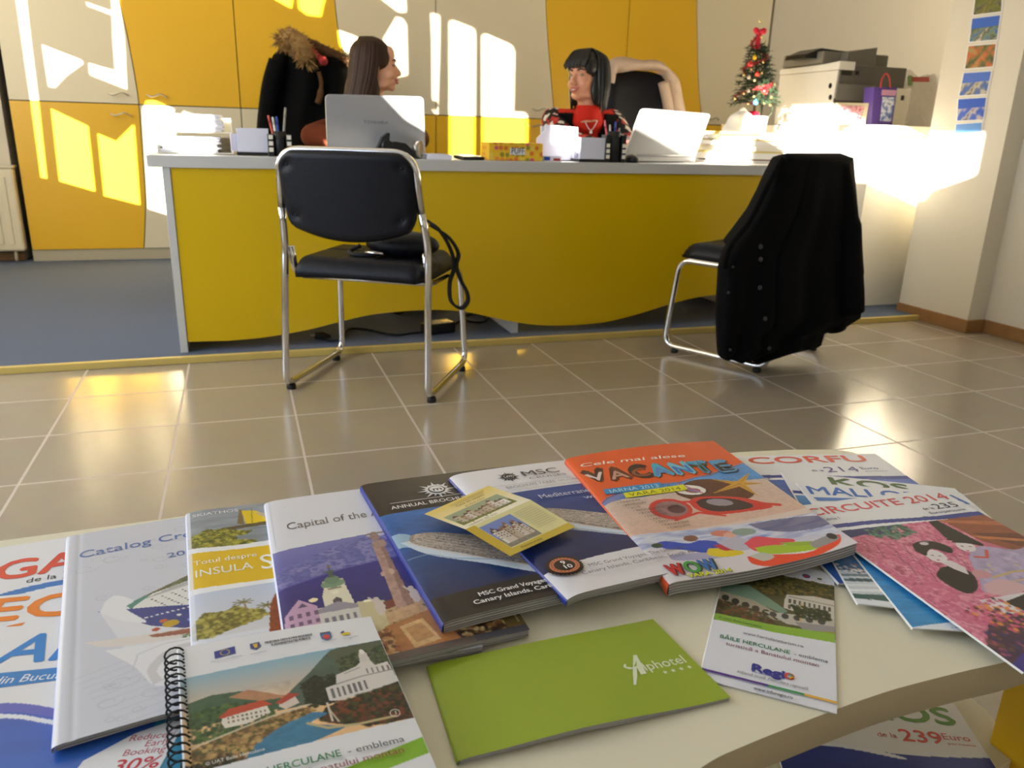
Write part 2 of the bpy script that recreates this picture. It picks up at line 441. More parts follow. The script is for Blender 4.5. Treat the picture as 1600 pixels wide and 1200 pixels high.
# radiator on the pier at the far left
rt = thing('radiator', 'cream panel radiator at the left edge below the sunlit wall', 'radiator', (-1.62, YB, .1))
ra = aty(20, 262, YB - .03); rb = aty(20, 392, YB - .03)
r = MB(); r.box(-2.1, ra.x, YB - .05, YB + .02, rb.z, ra.z); r.build('panel', M['cream'], rt, bevel=.012)
rf = MB()
for k in range(12): rf.box(ra.x - .07 - k * .055, ra.x - .045 - k * .055, YB - .056, YB - .048, rb.z + .04, ra.z - .05)
rf.build('fins', M['cream'], rt, bevel=.003)
rg = MB(); rg.box(-2.1, ra.x + .006, YB - .055, YB + .03, ra.z, ra.z + .012); rg.build('top_grille', M['cream'], rt)
rp = MB(); rp.tube([(ra.x - .06, YB - .01, rb.z + .02), (ra.x - .06, YB - .01, .03)], .009, 8); rp.build('bracket', M['cream'], rt); rp = MB(); rp.box(ra.x - .09, ra.x - .06, YB + .01, YB + .06, rb.z + .1, rb.z + .14); rp.build('bracket', M['cream'], rt)
# ================================================================== reception desk
YD = 3.064; DT = 0.731; ZC = 0.022
desk = thing('reception_desk', 'long reception desk with wavy-bottomed yellow front and grey worktop on the blue carpet', 'desk', (1.0, YD + .3, ZC))
XD0, XD1 = -.296, 2.36
MB().prism([(XD0, YD - .006), (XD1, YD - .006), (XD1 + .28, YD + .35), (XD1 + .28, YD + .72), (XD0, YD + .72)], 'z', DT - .041, DT).build('worktop', M['grey'], desk, bevel=.004)
wv = [(-.222, .032), (-.16, .045), (-.08, .058), (.05, .064), (.211, .085), (.34, .112), (.47, .135), (.641, .144), (.76, .14), (.855, .127), (.95, .104), (1.052, .078), (1.15, .060), (1.257, .050), (1.38, .049), (1.5, .056), (1.65, .084), (1.812, .124), (1.93, .146), (2.042, .155), (2.2, .15), (2.33, .13)]
wvb = [(p.x, p.z) for p in bez([(x, 0, z) for x, z in wv[2:]], 5)]
wvb = [(-.222, .062), (-.15, .0605)] + wvb
poly = wvb + [(2.33, DT - .042), (-.222, DT - .042)]
MB().prism(poly, 'y', YD + .004, YD + .024).build('front_panel', M['dyellow'], desk, bevel=.0015)
MB().box(-.25, -.224, YD, YD + .68, ZC, DT - .042).build('side_panel', M['grey'], desk, bevel=.001)
MB().box(1.058, 1.088, YD + .026, YD + .66, ZC, DT - .042).build('middle_panel', M['grey'], desk)
MB().box(2.33, 2.356, YD, YD + .68, ZC, DT - .042).build('side_panel', M['grey'], desk)
side = thing('side_desk', 'grey side desk joining the right end of the reception desk, under the christmas tree', 'desk', (2.34, YD + 1.0, ZC))
MB().box(2.04, 2.64, YD + .722, YD + 1.3, DT - .041, DT).build('worktop', M['grey'], side, bevel=.003)
MB().box(2.05, 2.075, YD + .75, YD + 1.28, ZC, DT - .042).build('side_panel', M['grey'], side)
MB().box(2.605, 2.63, YD + .75, YD + 1.28, ZC, DT - .042).build('side_panel', M['grey'], side)
MB().box(2.076, 2.604, YD + 1.25, YD + 1.27, ZC + .1, DT - .042).build('back_panel', M['grey'], side)

# white storage counter right of the desk
counter = thing('storage_counter', 'white storage counter with thick top carrying the printer', 'counter', (3.4, 3.6, ZC))
XC0, YC0, YC1, ZCT = 2.962, 3.25, 4.12, .925
MB().box(XC0 + .004, 4.6, YC0 + .006, YC1, ZC, ZCT - .045).build('body', M['white'], counter, bevel=.002)
MB().box(XC0 - .012, 4.62, YC0 - .02, YC1 + .01, ZCT - .045, ZCT).build('worktop', M['white'], counter, bevel=.003)

# cables and power brick on the carpet under the desk
def flat_cable(name, label, pts, r=.0045):
    mb = MB(); mb.tube(bez([(x, y, ZC + r + dz) for x, y, dz in pts], 8), r, 8); return tag(mb.build(name, M['rubber']), label, 'cable')
def cz(x, y): p = atz(x, y, ZC); return (p.x, p.y, 0)
flat_cable('power_cable', 'thin black cable snaking over the carpet behind the left chair leg', [cz(500, 531), cz(520, 534), cz(535, 530), cz(545, 516), cz(575, 517), cz(615, 525), cz(645, 522), cz(665, 520)])
flat_cable('looped_cable', 'black coiled cable lying under the desk by the white middle panel', [cz(705, 511), cz(722, 500), cz(727, 494), cz(745, 491), cz(757, 495), cz(761, 500), cz(752, 505), cz(733, 503), cz(726, 497)])
pb = thing('power_adapter', 'black power brick with small yellow sticker on the carpet under the desk', 'adapter', atz(687, 524, ZC))
c = atz(687, 522, ZC)
MB().rbox((c.x, c.y + .03, ZC + .024), (.13, .075, .046), .25).build('case', M['blackp'], pb, bevel=.006)
MB().rbox((c.x + .03, c.y + .035, ZC + .0478), (.03, .03, .001), .25).build('sticker', M['dyellow'], pb)
sp = atz(505, 531, ZC)
st = thing('power_plug', 'black plug lying on the carpet at the end of the thin cable', 'plug', (sp.x, sp.y, ZC))
q = MB(); q.tube([(sp.x - .03, sp.y + .01, ZC + .016), (sp.x + .0, sp.y + .006, ZC + .016), (sp.x + .03, sp.y, ZC + .012)], [.015, .016, .006], 10); q.build('body', M['rubber'], st)
q = MB(); q.tube([(sp.x - .03, sp.y + .004, ZC + .018), (sp.x - .048, sp.y + .008, ZC + .018)], .0025, 6); q.tube([(sp.x - .03, sp.y + .018, ZC + .018), (sp.x - .048, sp.y + .022, ZC + .018)], .0025, 6); q.build('prong', M['steel'], st)
# ================================================================== visitor chairs (chrome sled frame, black vinyl)
def make_chair(name, label, loc, rotz, group):
    t = thing(name, label, 'chair', loc, rotz, group)
    R = .0115
    fr = MB()
    for s in (-1, 1):
        x = s * .235
        # backrest tube -> rear leg -> floor runner -> front leg -> seat rail -> joint on the rear leg
        pts = [(s * .225, -.195, .60), (s * .236, -.165, .50), (x * 1.04, -.205, R + .012), (x * 1.04, .255, R + .012), (x * .97, .225, .375), (s * .222, -.10, .372), (s * .222, -.142, .405), (s * .224, -.150, .475)]
        side = MB(); side.tube(fillet(pts, .055, 7), R, 12); side.build('leg_frame', M['chrome'], t, world=False)
    top = [(-.225, -.195, .60), (-.212, -.222, .772), (.212, -.222, .772), (.225, -.195, .60)]
    b = MB(); b.tube(fillet(top, .07, 8), R, 12); b.build('back_frame', M['chrome'], t, world=False)
    b = MB(); b.tube([(-.222, .20, .368), (.222, .20, .368)], .009, 10); b.build('crossbar', M['chrome'], t, world=False)
    b = MB(); b.tube([(-.222, -.08, .368), (.222, -.08, .368)], .009, 10); b.build('crossbar', M['chrome'], t, world=False)
    for s in (-1, 1):
        for y in (-.165, .20):
            b = MB(); b.lathe([(.001, 0), (.015, 0), (.016, .006), (.014, .016), (.001, .018)], (s * .245, y, 0), 14); b.build('foot_pad', M['rubber'], t, world=False)
    # seat cushion, puffy with seams
    def seat(u, v, top=True):
        x = (u - .5) * .44; y = -.185 + v * .42
        e = min(u, 1 - u, v, 1 - v) * 2
        k = 1 - max(0, 1 - min(u, 1 - u) / .10) ** 2 * .5; h = .052 * (1 - (1 - min(1, e * 5)) ** 2)
        seam = .007 * (math.exp(-((u - .36) / .012) ** 2) + math.exp(-((u - .64) / .012) ** 2) + math.exp(-((v - .5) / .012) ** 2))
        sx = x * (1 - .10 * max(0, abs(v - .5) - .38) / .12)
        return (sx, y, .392 + .012 + h * .8 - seam * min(1, e * 4) - .012 * max(0, v - .8) / .2)
    sb = MB(); n = 40
    sb.grid(lambda u, v: seat(u, v), n, n)
    sb.grid(lambda u, v: (seat(u, v)[0], seat(u, v)[1], .382 + .004 * math.sin(3 * u)), n, n)
    o = len(sb.v) // 2
    def idx(i, j): return j * (n + 1) + i
    loop = [idx(i, 0) for i in range(n)] + [idx(n, j) for j in range(n)] + [idx(i, n) for i in range(n, 0, -1)] + [idx(0, j) for j in range(n, 0, -1)]
    for a, b_ in zip(loop, loop[1:] + loop[:1]): sb.f.append([a, b_, b_ + o, a + o]); sb.mi.append(0); sb.sm.append(True)
    sb.build('seat', M['vinyl'], t, world=False)
    # backrest pad: rounded upper corners, curved lower edge, bowed, four buttons
    def prof(u, v):
        x = (u - .5) * 2; w = .219 - .010 * (1 - v) ** 2
        zb = .548 - .045 * (1 - x * x); zt = .774 - .055 * max(0, (abs(x) - .72) / .28) ** 2.4 - .004 * x * x
        if abs(x) > .86: zb += .035 * ((abs(x) - .86) / .14) ** 2
        z = zb + (zt - zb) * v
        y = -.178 - .05 * (z - .5) / .3 + .030 * (1 - x * x) * -1 * .5
        return x * w, y, z
    bk = MB()
    def th(u, v):
        e = min(u, 1 - u, v, 1 - v); return .017 * (1 - (1 - min(1, e / .07)) ** 2.2)
    def btn(u, v):
        d = 0
        for bu, bv in ((.09, .84), (.91, .84), (.10, .2), (.90, .2)):
            d += .009 * math.exp(-(((u - bu) * .44) ** 2 + ((v - bv) * .25) ** 2) / .00020)
        return d
    def rear(u, v): x, y, z = prof(u, v); return (x, y - th(u, v) - .004 + btn(u, v), z)
    def front(u, v): x, y, z = prof(u, v); return (x, y + th(u, v) + .004, z)
    bk.grid(rear, 44, 30); bk.grid(front, 44, 30)
    o = len(bk.v) // 2; nu, nv = 44, 30
    def idx2(i, j): return j * (nu + 1) + i
    loop = [idx2(i, 0) for i in range(nu)] + [idx2(nu, j) for j in range(nv)] + [idx2(i, nv) for i in range(nu, 0, -1)] + [idx2(0, j) for j in range(nv, 0, -1)]
    for a, b_ in zip(loop, loop[1:] + loop[:1]): bk.f.append([a, b_, b_ + o, a + o]); bk.mi.append(0); bk.sm.append(True)
    back = bk.build('backrest', M['vinyl'], t, world=False)
    for bu, bv in ((.09, .84), (.91, .84), (.10, .2), (.90, .2)):
        x, y, z = prof(bu, bv)
        b = MB(); b.ball((x, y - .0135, z), (.005, .003, .005), 10, 6); b.build('button', M['vinyl'], back, world=False)
    return t
chairA = make_chair('visitor_chair', 'black vinyl chair with chrome sled legs, back to the room, handbag strap over its side', (.413, 2.622, 0), math.radians(-30.3), 'visitor chairs before the desk')
chairB = make_chair('visitor_chair', 'black vinyl chair with chrome sled legs, turned left under the draped black coat', (1.950, 2.655, 0), math.radians(27.3), 'visitor chairs before the desk')

# ---- black handbag on the left chair's seat, strap hanging down on the right
def chair_pt(o, x, y, z):
    return Matrix.LocRotScale(o.location, o.rotation_euler, None) @ Vector((x, y, z))
bag = thing('handbag', 'black handbag on the seat of the left chair with a strap hanging down', 'handbag', chair_pt(chairA, .07, -.02, .444), chairA.rotation_euler.z)
b = MB(); b.ball((.04, -.02, .040), (.125, .07, .044), 22, 14)
bb_ = voxel(b, .006, iters=4); bb_.build('body', M['vinyl'], bag, world=False)
b = MB(); b.tube(bez([(-.10, -.03, .03), (-.13, -.05, .012), (-.10, -.085, .008), (-.05, -.08, .008), (-.02, -.06, .012)], 6), .007, 8); b.build('handle', M['rubber'], bag, world=False)
b = MB(); b.tube([(-.06, -.088, .016), (-.03, -.093, .018), (.0, -.09, .016)], .0055, 8); b.build('buckle', M['chrome'], bag, world=False)
def P3(px, py, y): return aty(px, py, y)
sx = [(668, 345, 2.60), (685, 358, 2.57), (702, 385, 2.555), (710, 415, 2.55), (703, 440, 2.55), (703, 465, 2.55), (710, 477, 2.55), (722, 481, 2.55), (731, 470, 2.55), (729, 455, 2.55), (720, 438, 2.55), (713, 415, 2.545), (716, 395, 2.55), (700, 370, 2.56), (672, 352, 2.60)]
path = bez([P3(*p) for p in sx], 6)
st = MB()
vs = []
for i, p in enumerate(path):
    a = path[min(i + 1, len(path) - 1)] - path[max(i - 1, 0)]; n = Vector((a.z, 0, -a.x))
    n = n.normalized() * .013 if n.length > 1e-6 else Vector((.013, 0, 0))
    d = Vector((0, .012, 0))
    vs += [p + n * .35 - d, p + n * .35 + d, p - n * .35 + d, p - n * .35 - d]
fs = []
for i in range(len(path) - 1):
    for k in range(4):
        l = (k + 1) % 4; fs.append((i * 4 + k, i * 4 + l, i * 4 + 4 + l, i * 4 + 4 + k))
st.add(vs, fs, 0, True); st.build('strap', M['rubber'], bag)

# ---- black wool coat draped over the right chair's backrest
def drape(name, label, cat, outline_fn, parent_loc, mats):
    pass
coat = thing('coat', 'long black wool coat draped over the back of the right chair, two rows of buttons', 'coat', (2.02, 2.45, .0))
# silhouette rows measured from the photograph: (y px, left px, right px), lying on a plane that follows the chair back
rows = [(239, 1230, 1314), (246, 1219, 1330), (275, 1205, 1332), (300, 1195, 1334), (330, 1180, 1336), (360, 1158, 1335), (375, 1146, 1336), (395, 1132, 1337), (420, 1126, 1338), (450, 1124, 1341), (480, 1121, 1344), (495, 1121, 1342), (510, 1122, 1318), (518, 1122, 1286), (540, 1123, 1280), (549, 1124, 1240), (559, 1126, 1196)]
NR, NC = 90, 70; Y_TOP = 239
def row_at(t):
    y = 239 + t * (559 - 239)
    for (y0, a0, b0), (y1, a1, b1) in zip(rows, rows[1:]):
        if y0 <= y <= y1:
            k = (y - y0) / (y1 - y0); return y, a0 + (a1 - a0) * k, b0 + (b1 - b0) * k
    return rows[-1]
def coat_pt(u, v, back):
    y, a, b_ = row_at(v); x = a + (b_ - a) * u
    if u > 1.6 and v > .8: y -= 10 * (u - .6) / .4 * (v - .8) / .2
    Y = 2.325 + .195 * u - .04 * v
    # thickness profile (lens) and hanging folds
    w = math.sin(math.pi * min(max(u, 0), 1)) ** .32
    e = w * (1 - (1 - min(1, v / .03)) ** 2) * (.065 + .03 * math.sin(math.pi * v))
    fold = .016 * w * v * (math.sin(17 * u + 2.2 * v) + .6 * math.sin(31 * u - 1.4 * v + 1))
    seam = -.012 * math.exp(-((u - .30 - .05 * v) / .012) ** 2) * min(1, v * 3)
    p = aty(x, y, Y)
    p = p + Vector((-.18, -1, 0)).normalized() * ((e + fold - seam * -1) if not back else -(e * (1.2 if v > .45 else 2.2) - fold * .5) - .004)
    return tuple(p)
mb = MB()
mb.grid(lambda u, v: coat_pt(u, v, False), NC, NR); mb.grid(lambda u, v: coat_pt(u, v, True), NC, NR)
o = len(mb.v) // 2
def ix(i, j): return j * (NC + 1) + i
loop = [ix(i, 0) for i in range(NC)] + [ix(NC, j) for j in range(NR)] + [ix(i, NR) for i in range(NC, 0, -1)] + [ix(0, j) for j in range(NR, 0, -1)]
for a, b_ in zip(loop, loop[1:] + loop[:1]): mb.f.append([a, b_, b_ + o, a + o]); mb.mi.append(0); mb.sm.append(True)
mb.build('body', M['coat'], coat)
# sleeve hanging at the right
sl = MB(); sp_ = [(1306, 262, 2.46), (1318, 330, 2.42), (1322, 400, 2.40), (1326, 450, 2.39), (1327, 486, 2.39)]
sl.tube(bez([aty(*p) for p in sp_], 6), [.05] * 8 + [.058] * 8 + [.055] * 9, 16); sl.build('sleeve', M['coat'], coat)
sl = MB(); sp_ = [(1290, 440, 2.43), (1300, 480, 2.43), (1306, 514, 2.43)]
sl.tube(bez([aty(*p) for p in sp_], 6), [.04] * 13, 14); sl.build('sleeve', M['coat'], coat)
# lapel ridge
lp = MB(); lp.tube(bez([aty(x, y, Y) for x, y, Y in [(1222, 250, 2.31), (1200, 290, 2.27), (1172, 345, 2.255), (1142, 385, 2.25), (1132, 420, 2.25)]], 6), [.014] * 25, 10, flat=.5); lp.build('lapel', M['coat'], coat)
bm_ = mat('dark_button', (52, 52, 58), 0.35, var=.1)
for (x, y) in ((1174, 381), (1173, 400), (1172, 443), (1179, 490), (1187, 536), (1135, 413), (1129, 453), (1132, 541)):
    v = (y - 239) / 320; yy, a, b_ = row_at(v); u = (x - a) / (b_ - a)
    p = Vector(coat_pt(u, v, False)); b = MB(); R_ = Matrix.Rotation(math.radians(80), 3, 'X')
    r_ = .0085 if x > 1150 else .005
    b.ball(p + Vector((-.0005, -.003, 0)), (r_, r_, .0035), 14, 8, R=R_); b.build('button', bm_, coat)
# ================================================================== people
M['skin1'] = mat('skin_light', (222, 168, 138), 0.5, spec=0.4, var=0.05, scale=30)
M['skin2'] = mat('skin_warm', (214, 152, 122), 0.5, spec=0.4, var=0.05, scale=30)
M['hair1'] = mat('brown_hair', (52, 31, 20), 0.5, spec=0.3, var=0.45, scale=60)
M['hair2'] = mat('black_hair', (14, 13, 14), 0.38, spec=0.5, var=0.3, scale=60)
M['rust'] = mat('rust_knit', (98, 46, 28), 0.9, spec=0.15, var=0.15, scale=60, bump=0.3, bscale=300)
M['jeans'] = mat('dark_trousers', (38, 40, 52), 0.9, var=0.1)
M['red'] = mat('red_top', (205, 42, 28), 0.75, spec=0.2, var=0.08)
M['lip'] = mat('lips', (184, 96, 86), 0.45, var=0.05)
M['eye'] = mat('eye_white', (150, 128, 116), 0.25, var=0.02)
M['iris'] = mat('dark_iris', (38, 26, 20), 0.2, var=0.05)
M['teeth'] = mat('teeth', (232, 226, 214), 0.3, var=0.02)
def floral():
    m = bpy.data.materials.new('floral_print_fabric'); m.use_nodes = True; nt = m.node_tree; b = nt.nodes['Principled BSDF']
    tc = nt.nodes.new('ShaderNodeTexCoord'); v = nt.nodes.new('ShaderNodeTexVoronoi'); v.inputs['Scale'].default_value = 42
    cr = nt.nodes.new('ShaderNodeValToRGB'); cr.color_ramp.interpolation = 'CONSTANT'
    e = cr.color_ramp.elements; e[0].position = 0; e[0].color = (*lin((22, 14, 14)), 1); e[1].position = .42; e[1].color = (*lin((190, 40, 34)), 1)
    for p, c in ((.60, (232, 222, 214)), (.80, (30, 18, 18)), (.9, (206, 70, 60))):
        n = e.new(p); n.color = (*lin(c), 1)
    sx = nt.nodes.new('ShaderNodeSeparateColor')
    nt.links.new(tc.outputs['Object'], v.inputs['Vector']); nt.links.new(v.outputs['Color'], sx.inputs[0]); nt.links.new(sx.outputs[0], cr.inputs[0])
    nt.links.new(cr.outputs[0], b.inputs['Base Color']); b.inputs['Roughness'].default_value = .8
    return m
M['floral'] = floral()

def head_shapes(mb, X, smile=1.0):
    """Head facing +y in its own frame, eye line at the origin; X maps it into place."""
    h = MB()
    def e(c, r, R=None): h.ball(c, r, 18, 12, R=R)
    e((0, -.018, .035), (.074, .092, .084)); e((0, .022, -.02), (.063, .066, .084)); e((0, .030, -.070), (.048, .048, .040))
    e((0, .066, -.098), (.020, .018, .015)); e((0, .070, .022), (.052, .022, .016)); e((0, .060, .05), (.052, .03, .04))
    for s in (-1, 1):
        e((s * .037, .058, -.038), (.024, .024, .022)); e((s * .076, -.008, -.012), (.009, .020, .031)); e((s * .044, .015, -.085), (.016, .035, .018))
    h.tube([(0, .084, .008), (0, .098, -.016), (0, .110, -.036)], [.008, .010, .0125], 12); e((0, .106, -.038), (.013, .012, .010))
    for s in (-1, 1): e((s * .011, .098, -.040), (.008, .010, .008))
    e((0, .084, -.061), (.024 + .004 * smile, .012, .006)); e((0, .082, -.074), (.021 + .003 * smile, .012, .007)); e((0, .076, -.066), (.030, .012, .016))
    h.tube([(0, -.022, -.07), (0, -.03, -.13), (0, -.045, -.20)], [.052, .050, .058], 18)
    h.xf(X); mb.add(h.v, h.f, 0, True)
def face_parts(body, X, skin, lipm, brow, smile):
    for s in (-1, 1):
        b = MB(); b.ball((s * .031, .077, .000), (.0125, .009, .0062), 14, 9); b.xf(X); eye = b.build('eye', M['eye'], body)
        b = MB(); b.ball((s * .031, .0845, -.0005), (.0072, .0036, .0058), 12, 7); b.xf(X); b.build('iris', M['iris'], eye)
        b = MB(); b.tube([(s * .014, .092, .019), (s * .032, .089, .026), (s * .050, .074, .020)], [.0032, .0036, .002], 8); b.xf(X); b.build('eyebrow', brow, body)
    b = MB(); b.tube(bez([(-.027, .081, -.060), (-.012, .0955, -.0625), (0, .0975, -.0615), (.012, .0955, -.0625), (.027, .081, -.060)], 5), [.002] + [.0040] * 19 + [.002], 8)
    b.tube(bez([(-.025, .081, -.063), (-.012, .094, -.0745), (0, .096, -.0765), (.012, .094, -.0745), (.025, .081, -.063)], 5), [.002] + [.0045] * 19 + [.002], 8); b.xf(X); lips = b.build('lips', lipm, body)
    b = MB(); b.ball((0, .086, -.068), (.018, .0095, .0055), 12, 8); b.xf(X); b.build('teeth', M['teeth'], body)
def hand_shapes(mb, wrist, direction, up, s=1):
    d = Vector(direction).normalized(); u = Vector(up).normalized(); r = d.cross(u).normalized() * s
    w = Vector(wrist); b = MB()
    R = Matrix((r, d, u)).transposed()
    mb.ball(w + d * .045, (.040, .050, .015), 14, 10, R=R)
    for k, (o, L) in enumerate(((-.030, .066), (-.010, .076), (.010, .072), (.029, .056))):
        a = w + d * .082 + r * o
        mb.tube([a, a + d * L * .45 + u * .004, a + d * L * .78 - u * .006, a + d * L * .98 - u * .02], [.0092, .0086, .008, .0065], 10)
    a = w + d * .03 - r * .034
    mb.tube([a, a - r * .022 + d * .022, a - r * .028 + d * .052 - u * .006], [.0115, .010, .008], 10)

def strands(mb, X, n, rfun, seed):
    rr = random.Random(seed)
    for i in range(n):
        pts, rad = rfun(rr, i / n)
        mb.tube([X @ Vector(p) for p in pts], rad, 6)

def person(name, label, base, hd, face, look_tilt, roll, chest, skin, hands, lean=0.0, dz=-.075, sw=.165):
    """base: seat point; hd: eye-line point; face: yaw of the face; chest: yaw of the chest."""
    t = thing(name, label, 'person', (base[0], base[1], ZC))
    X = Matrix.Translation(hd) @ Matrix.Rotation(lean, 4, 'Y') @ Matrix.Rotation(face, 4, 'Z') @ Matrix.Rotation(look_tilt, 4, 'X') @ Matrix.Rotation(roll, 4, 'Y')
    B = Matrix.Translation(base) @ Matrix.Rotation(chest, 4, 'Z')
    neck = X @ Vector((0, -.045, -.19))
    hip = Vector(base) + Vector((0, 0, .10))
    mb = MB(); head_shapes(mb, X)
    sh = [B @ Vector((s * sw, .0, 0)) for s in (-1, 1)]
    zsh = neck.z + dz
    for p in sh: p.z = zsh
    mid = (sh[0] + sh[1]) / 2; mid.x = mid.x * .5 + neck.x * .5; mid.y = mid.y * .5 + neck.y * .5
    torso = MB()
    def T(c, r, m=torso): m.ball(c, r, 22, 14, R=Matrix.Rotation(chest, 3, 'Z'))
    T(hip, (.17, .13, .12)); T(hip.lerp(mid, .35), (.145, .105, .14)); T(hip.lerp(mid, .68), (.16, .115, .15)); T(hip.lerp(mid, .92), (.15, .085, .085))
    torso.tube([neck + Vector((0, 0, .05)), neck, mid], [.05, .058, .075], 18)
    for s, p in zip((-1, 1), sh): torso.tube([neck + Vector((0, 0, -.005)), p], [.05, .048], 16); torso.ball(p, .055, 16, 10)
    arms = MB(); legs = MB()
    for k, (p, (el, wr)) in enumerate(zip(sh, hands)):
        arms.tube([p, p.lerp(Vector(el), .5), Vector(el)], [.052, .047, .041], 16); arms.ball(el, .041, 14, 9)
        arms.tube([Vector(el), Vector(el).lerp(Vector(wr), .35), Vector(wr)], [.041, .040, .027], 16)
    hnd = MB()
    for k, (el, wr) in enumerate(hands): hand_shapes(hnd, wr, Vector(wr) - Vector(el), (0, 0, 1), 1 if k else -1)
    for s in (-1, 1):
        a = B @ Vector((s * .09, .02, .07)); kx = B @ Vector((s * .11, .43, .08)); an = B @ Vector((s * .10, .40, -.33)); to = B @ Vector((s * .11, .53, -.385))
        an.z = ZC + .08; to.z = ZC + .035
        legs.tube([a, a.lerp(kx, .5), kx], [.085, .075, .058], 16); legs.ball(kx, .058, 14, 9)
        legs.tube([kx, kx.lerp(an, .35), an], [.056, .054, .036], 16); legs.tube([an, (an + to) / 2 - Vector((0, 0, .02)), to], [.04, .036, .03], 14)
    for q in (torso, arms, legs, hnd): mb.add(q.v, q.f, 0, True)
    body = voxel(mb, .0062, iters=3).build('body', skin, t)
    return t, body, X, torso, arms, legs, neck, mid, B
def grow(mb, d, size=.008, extra=None):
    """A garment: the same limbs, d metres fatter, as one surface."""
    v = voxel(mb, size, iters=6)
    me = bpy.data.meshes.new('g'); me.from_pydata(v.v, [], v.f); me.update()
    bm = bmesh.new(); bm.from_mesh(me); bmesh.ops.recalc_face_normals(bm, faces=bm.faces); bm.normal_update()
    for q in bm.verts: q.co += q.normal * d
    bm.to_mesh(me); bm.free()
    out = MB(); out.add([tuple(q.co) for q in me.vertices], [tuple(p.vertices) for p in me.polygons], 0, True)
    bpy.data.meshes.remove(me); return out
def cut(mb, keep):
    """Drop the faces whose centre does not pass keep()."""
    out = MB(); out.v = mb.v
    for f, m_, s_ in zip(mb.f, mb.mi, mb.sm):
        c = sum((Vector(mb.v[i]) for i in f), Vector()) / len(f)
        if keep(c): out.f.append(f); out.mi.append(m_); out.sm.append(s_)
    return out

# ---- the brown-haired woman behind the left laptop, in profile, looking right
y1 = 3.98
eye1 = aty(588, 103, y1); ex = eye1
base1 = Vector((eye1.x - .03, y1 + .10, .50))
f1 = math.radians(-97)
W1, body1, X1, to1, ar1, le1, nk1, md1, B1 = person('person', 'woman with long straight brown hair behind the left laptop, smiling in profile to the right', base1,
    eye1, f1, math.radians(2), 0, math.radians(196), M['skin1'],
    [((eye1.x + .19, y1 - .04, .80), (eye1.x + .12, y1 - .24, .79)), ((aty(489, 232, y1 - .06).x, y1 - .06, .80), (eye1.x - .12, y1 - .24, .79))], dz=-.10)
face_parts(body1, X1, M['skin1'], M['lip'], M['hair1'], 1)
sw = MB(); sw.add(to1.v, to1.f); sw.add(ar1.v, ar1.f)
g = cut(grow(sw, .014), lambda c: c.z < nk1.z - .01)
g.build('sweater', M['rust'], W1)
lg = MB(); lg.add(le1.v, le1.f); cut(grow(lg, .008), lambda c: True).build('trousers', M['jeans'], W1)
hm = MB()
hm.ball((0, -.026, .042), (.086, .101, .088), 22, 14); hm.ball((0, -.06, -.05), (.082, .062, .12), 20, 14)
hm.ball((.05, -.06, -.12), (.045, .07, .13), 16, 12); hm.ball((-.05, -.06, -.12), (.045, .07, .13), 16, 12); hm.ball((0, -.10, -.15), (.08, .06, .13), 18, 12)
hm.ball((.052, -.005, .03), (.033, .066, .06), 16, 10); hm.ball((-.052, -.005, .03), (.033, .066, .06), 16, 10)
hv = voxel(hm, .007, iters=6)
hv.xf(X1)
def st1(rr, k):
    a = rr.uniform(-2.1, 2.1)
    sx, cy = math.sin(a), -math.cos(a)
    top = (sx * .012, -.02 + cy * .02 + rr.uniform(-.03, .01), .124)
    r = rr.uniform(.98, 1.05)
    p = [top, (sx * .070 * r, -.02 + cy * .07 * r, .095), (sx * .088 * r, -.026 + cy * .088 * r, .03), (sx * .092 * r, -.045 + cy * .086 * r, -.06), (sx * .092 * r, -.068 + cy * .086 * r, -.14), (sx * .09 * r, -.085 + cy * .09 * r, -.235 - rr.uniform(0, .035))]
    return bez(p, 4), [.0045] * 4 + [.0065] * 13 + [.006, .005, .004, .003]
strands(hv, X1, 150, st1, 3)
hv.build('hair', M['hair1'], W1)

# ---- the black-haired woman in the red top, turned to her
y2 = 3.80
eye2 = aty(916, 122, y2)
base2 = Vector((eye2.x + .07, y2 + .18, .50))
f2 = math.radians(118)
W2, body2, X2, to2, ar2, le2, nk2, md2, B2 = person('person', 'woman with short black hair in red top and black vest, smiling to the left', base2,
    eye2, f2, math.radians(-3), math.radians(7), math.radians(168), M['skin2'],
    [((aty(977, 225, y2 - .02).x, y2 - .02, .80), (eye2.x + .14, y2 - .20, .795)), ((aty(884, 225, y2 - .05).x - .0, y2 - .05, .80), (eye2.x - .04, y2 - .20, .795))], lean=math.radians(10), dz=.0, sw=.155)
face_parts(body2, X2, M['skin2'], M['lip'], M['hair2'], 1)
tb = MB(); tb.add(to2.v, to2.f)
fwd_ = B2.to_3x3() @ Vector((0, 1, 0)); tc_ = MB(); tc_.add(to2.v, to2.f); chin2 = X2 @ Vector((0, .01, -.125)); tc_.tube([nk2, X2 @ Vector((0, -.035, -.14)), X2 @ Vector((0, -.025, -.08))], [.056, .053, .052], 18)
top = cut(grow(tc_, .007), lambda c: c.z < chin2.z - .004); top.build('red_top', M['red'], W2)
fwd2 = (B2.to_3x3() @ Vector((0, 1, 0))); rt2 = (B2.to_3x3() @ Vector((1, 0, 0)))
def vkeep(c):
    d = c - md2; f_ = d.dot(fwd2); r_ = d.dot(rt2) 
    if f_ > .0 and abs(r_ - .0) < -.004 + .075 * min(1.2, max(0, (c.z - (md2.z - .26)) / .26)): return False
    return c.z < nk2.z + .03 and abs(r_) < .165 and (c - nk2).length > .085
cut(grow(tb, .019), vkeep).build('vest', M['coat'], W2, solid=.004)
sv = MB(); sv.add(ar2.v, ar2.f); grow(sv, .016).build('sleeves', M['floral'], W2)
lg = MB(); lg.add(le2.v, le2.f); grow(lg, .008).build('trousers', M['jeans'], W2)
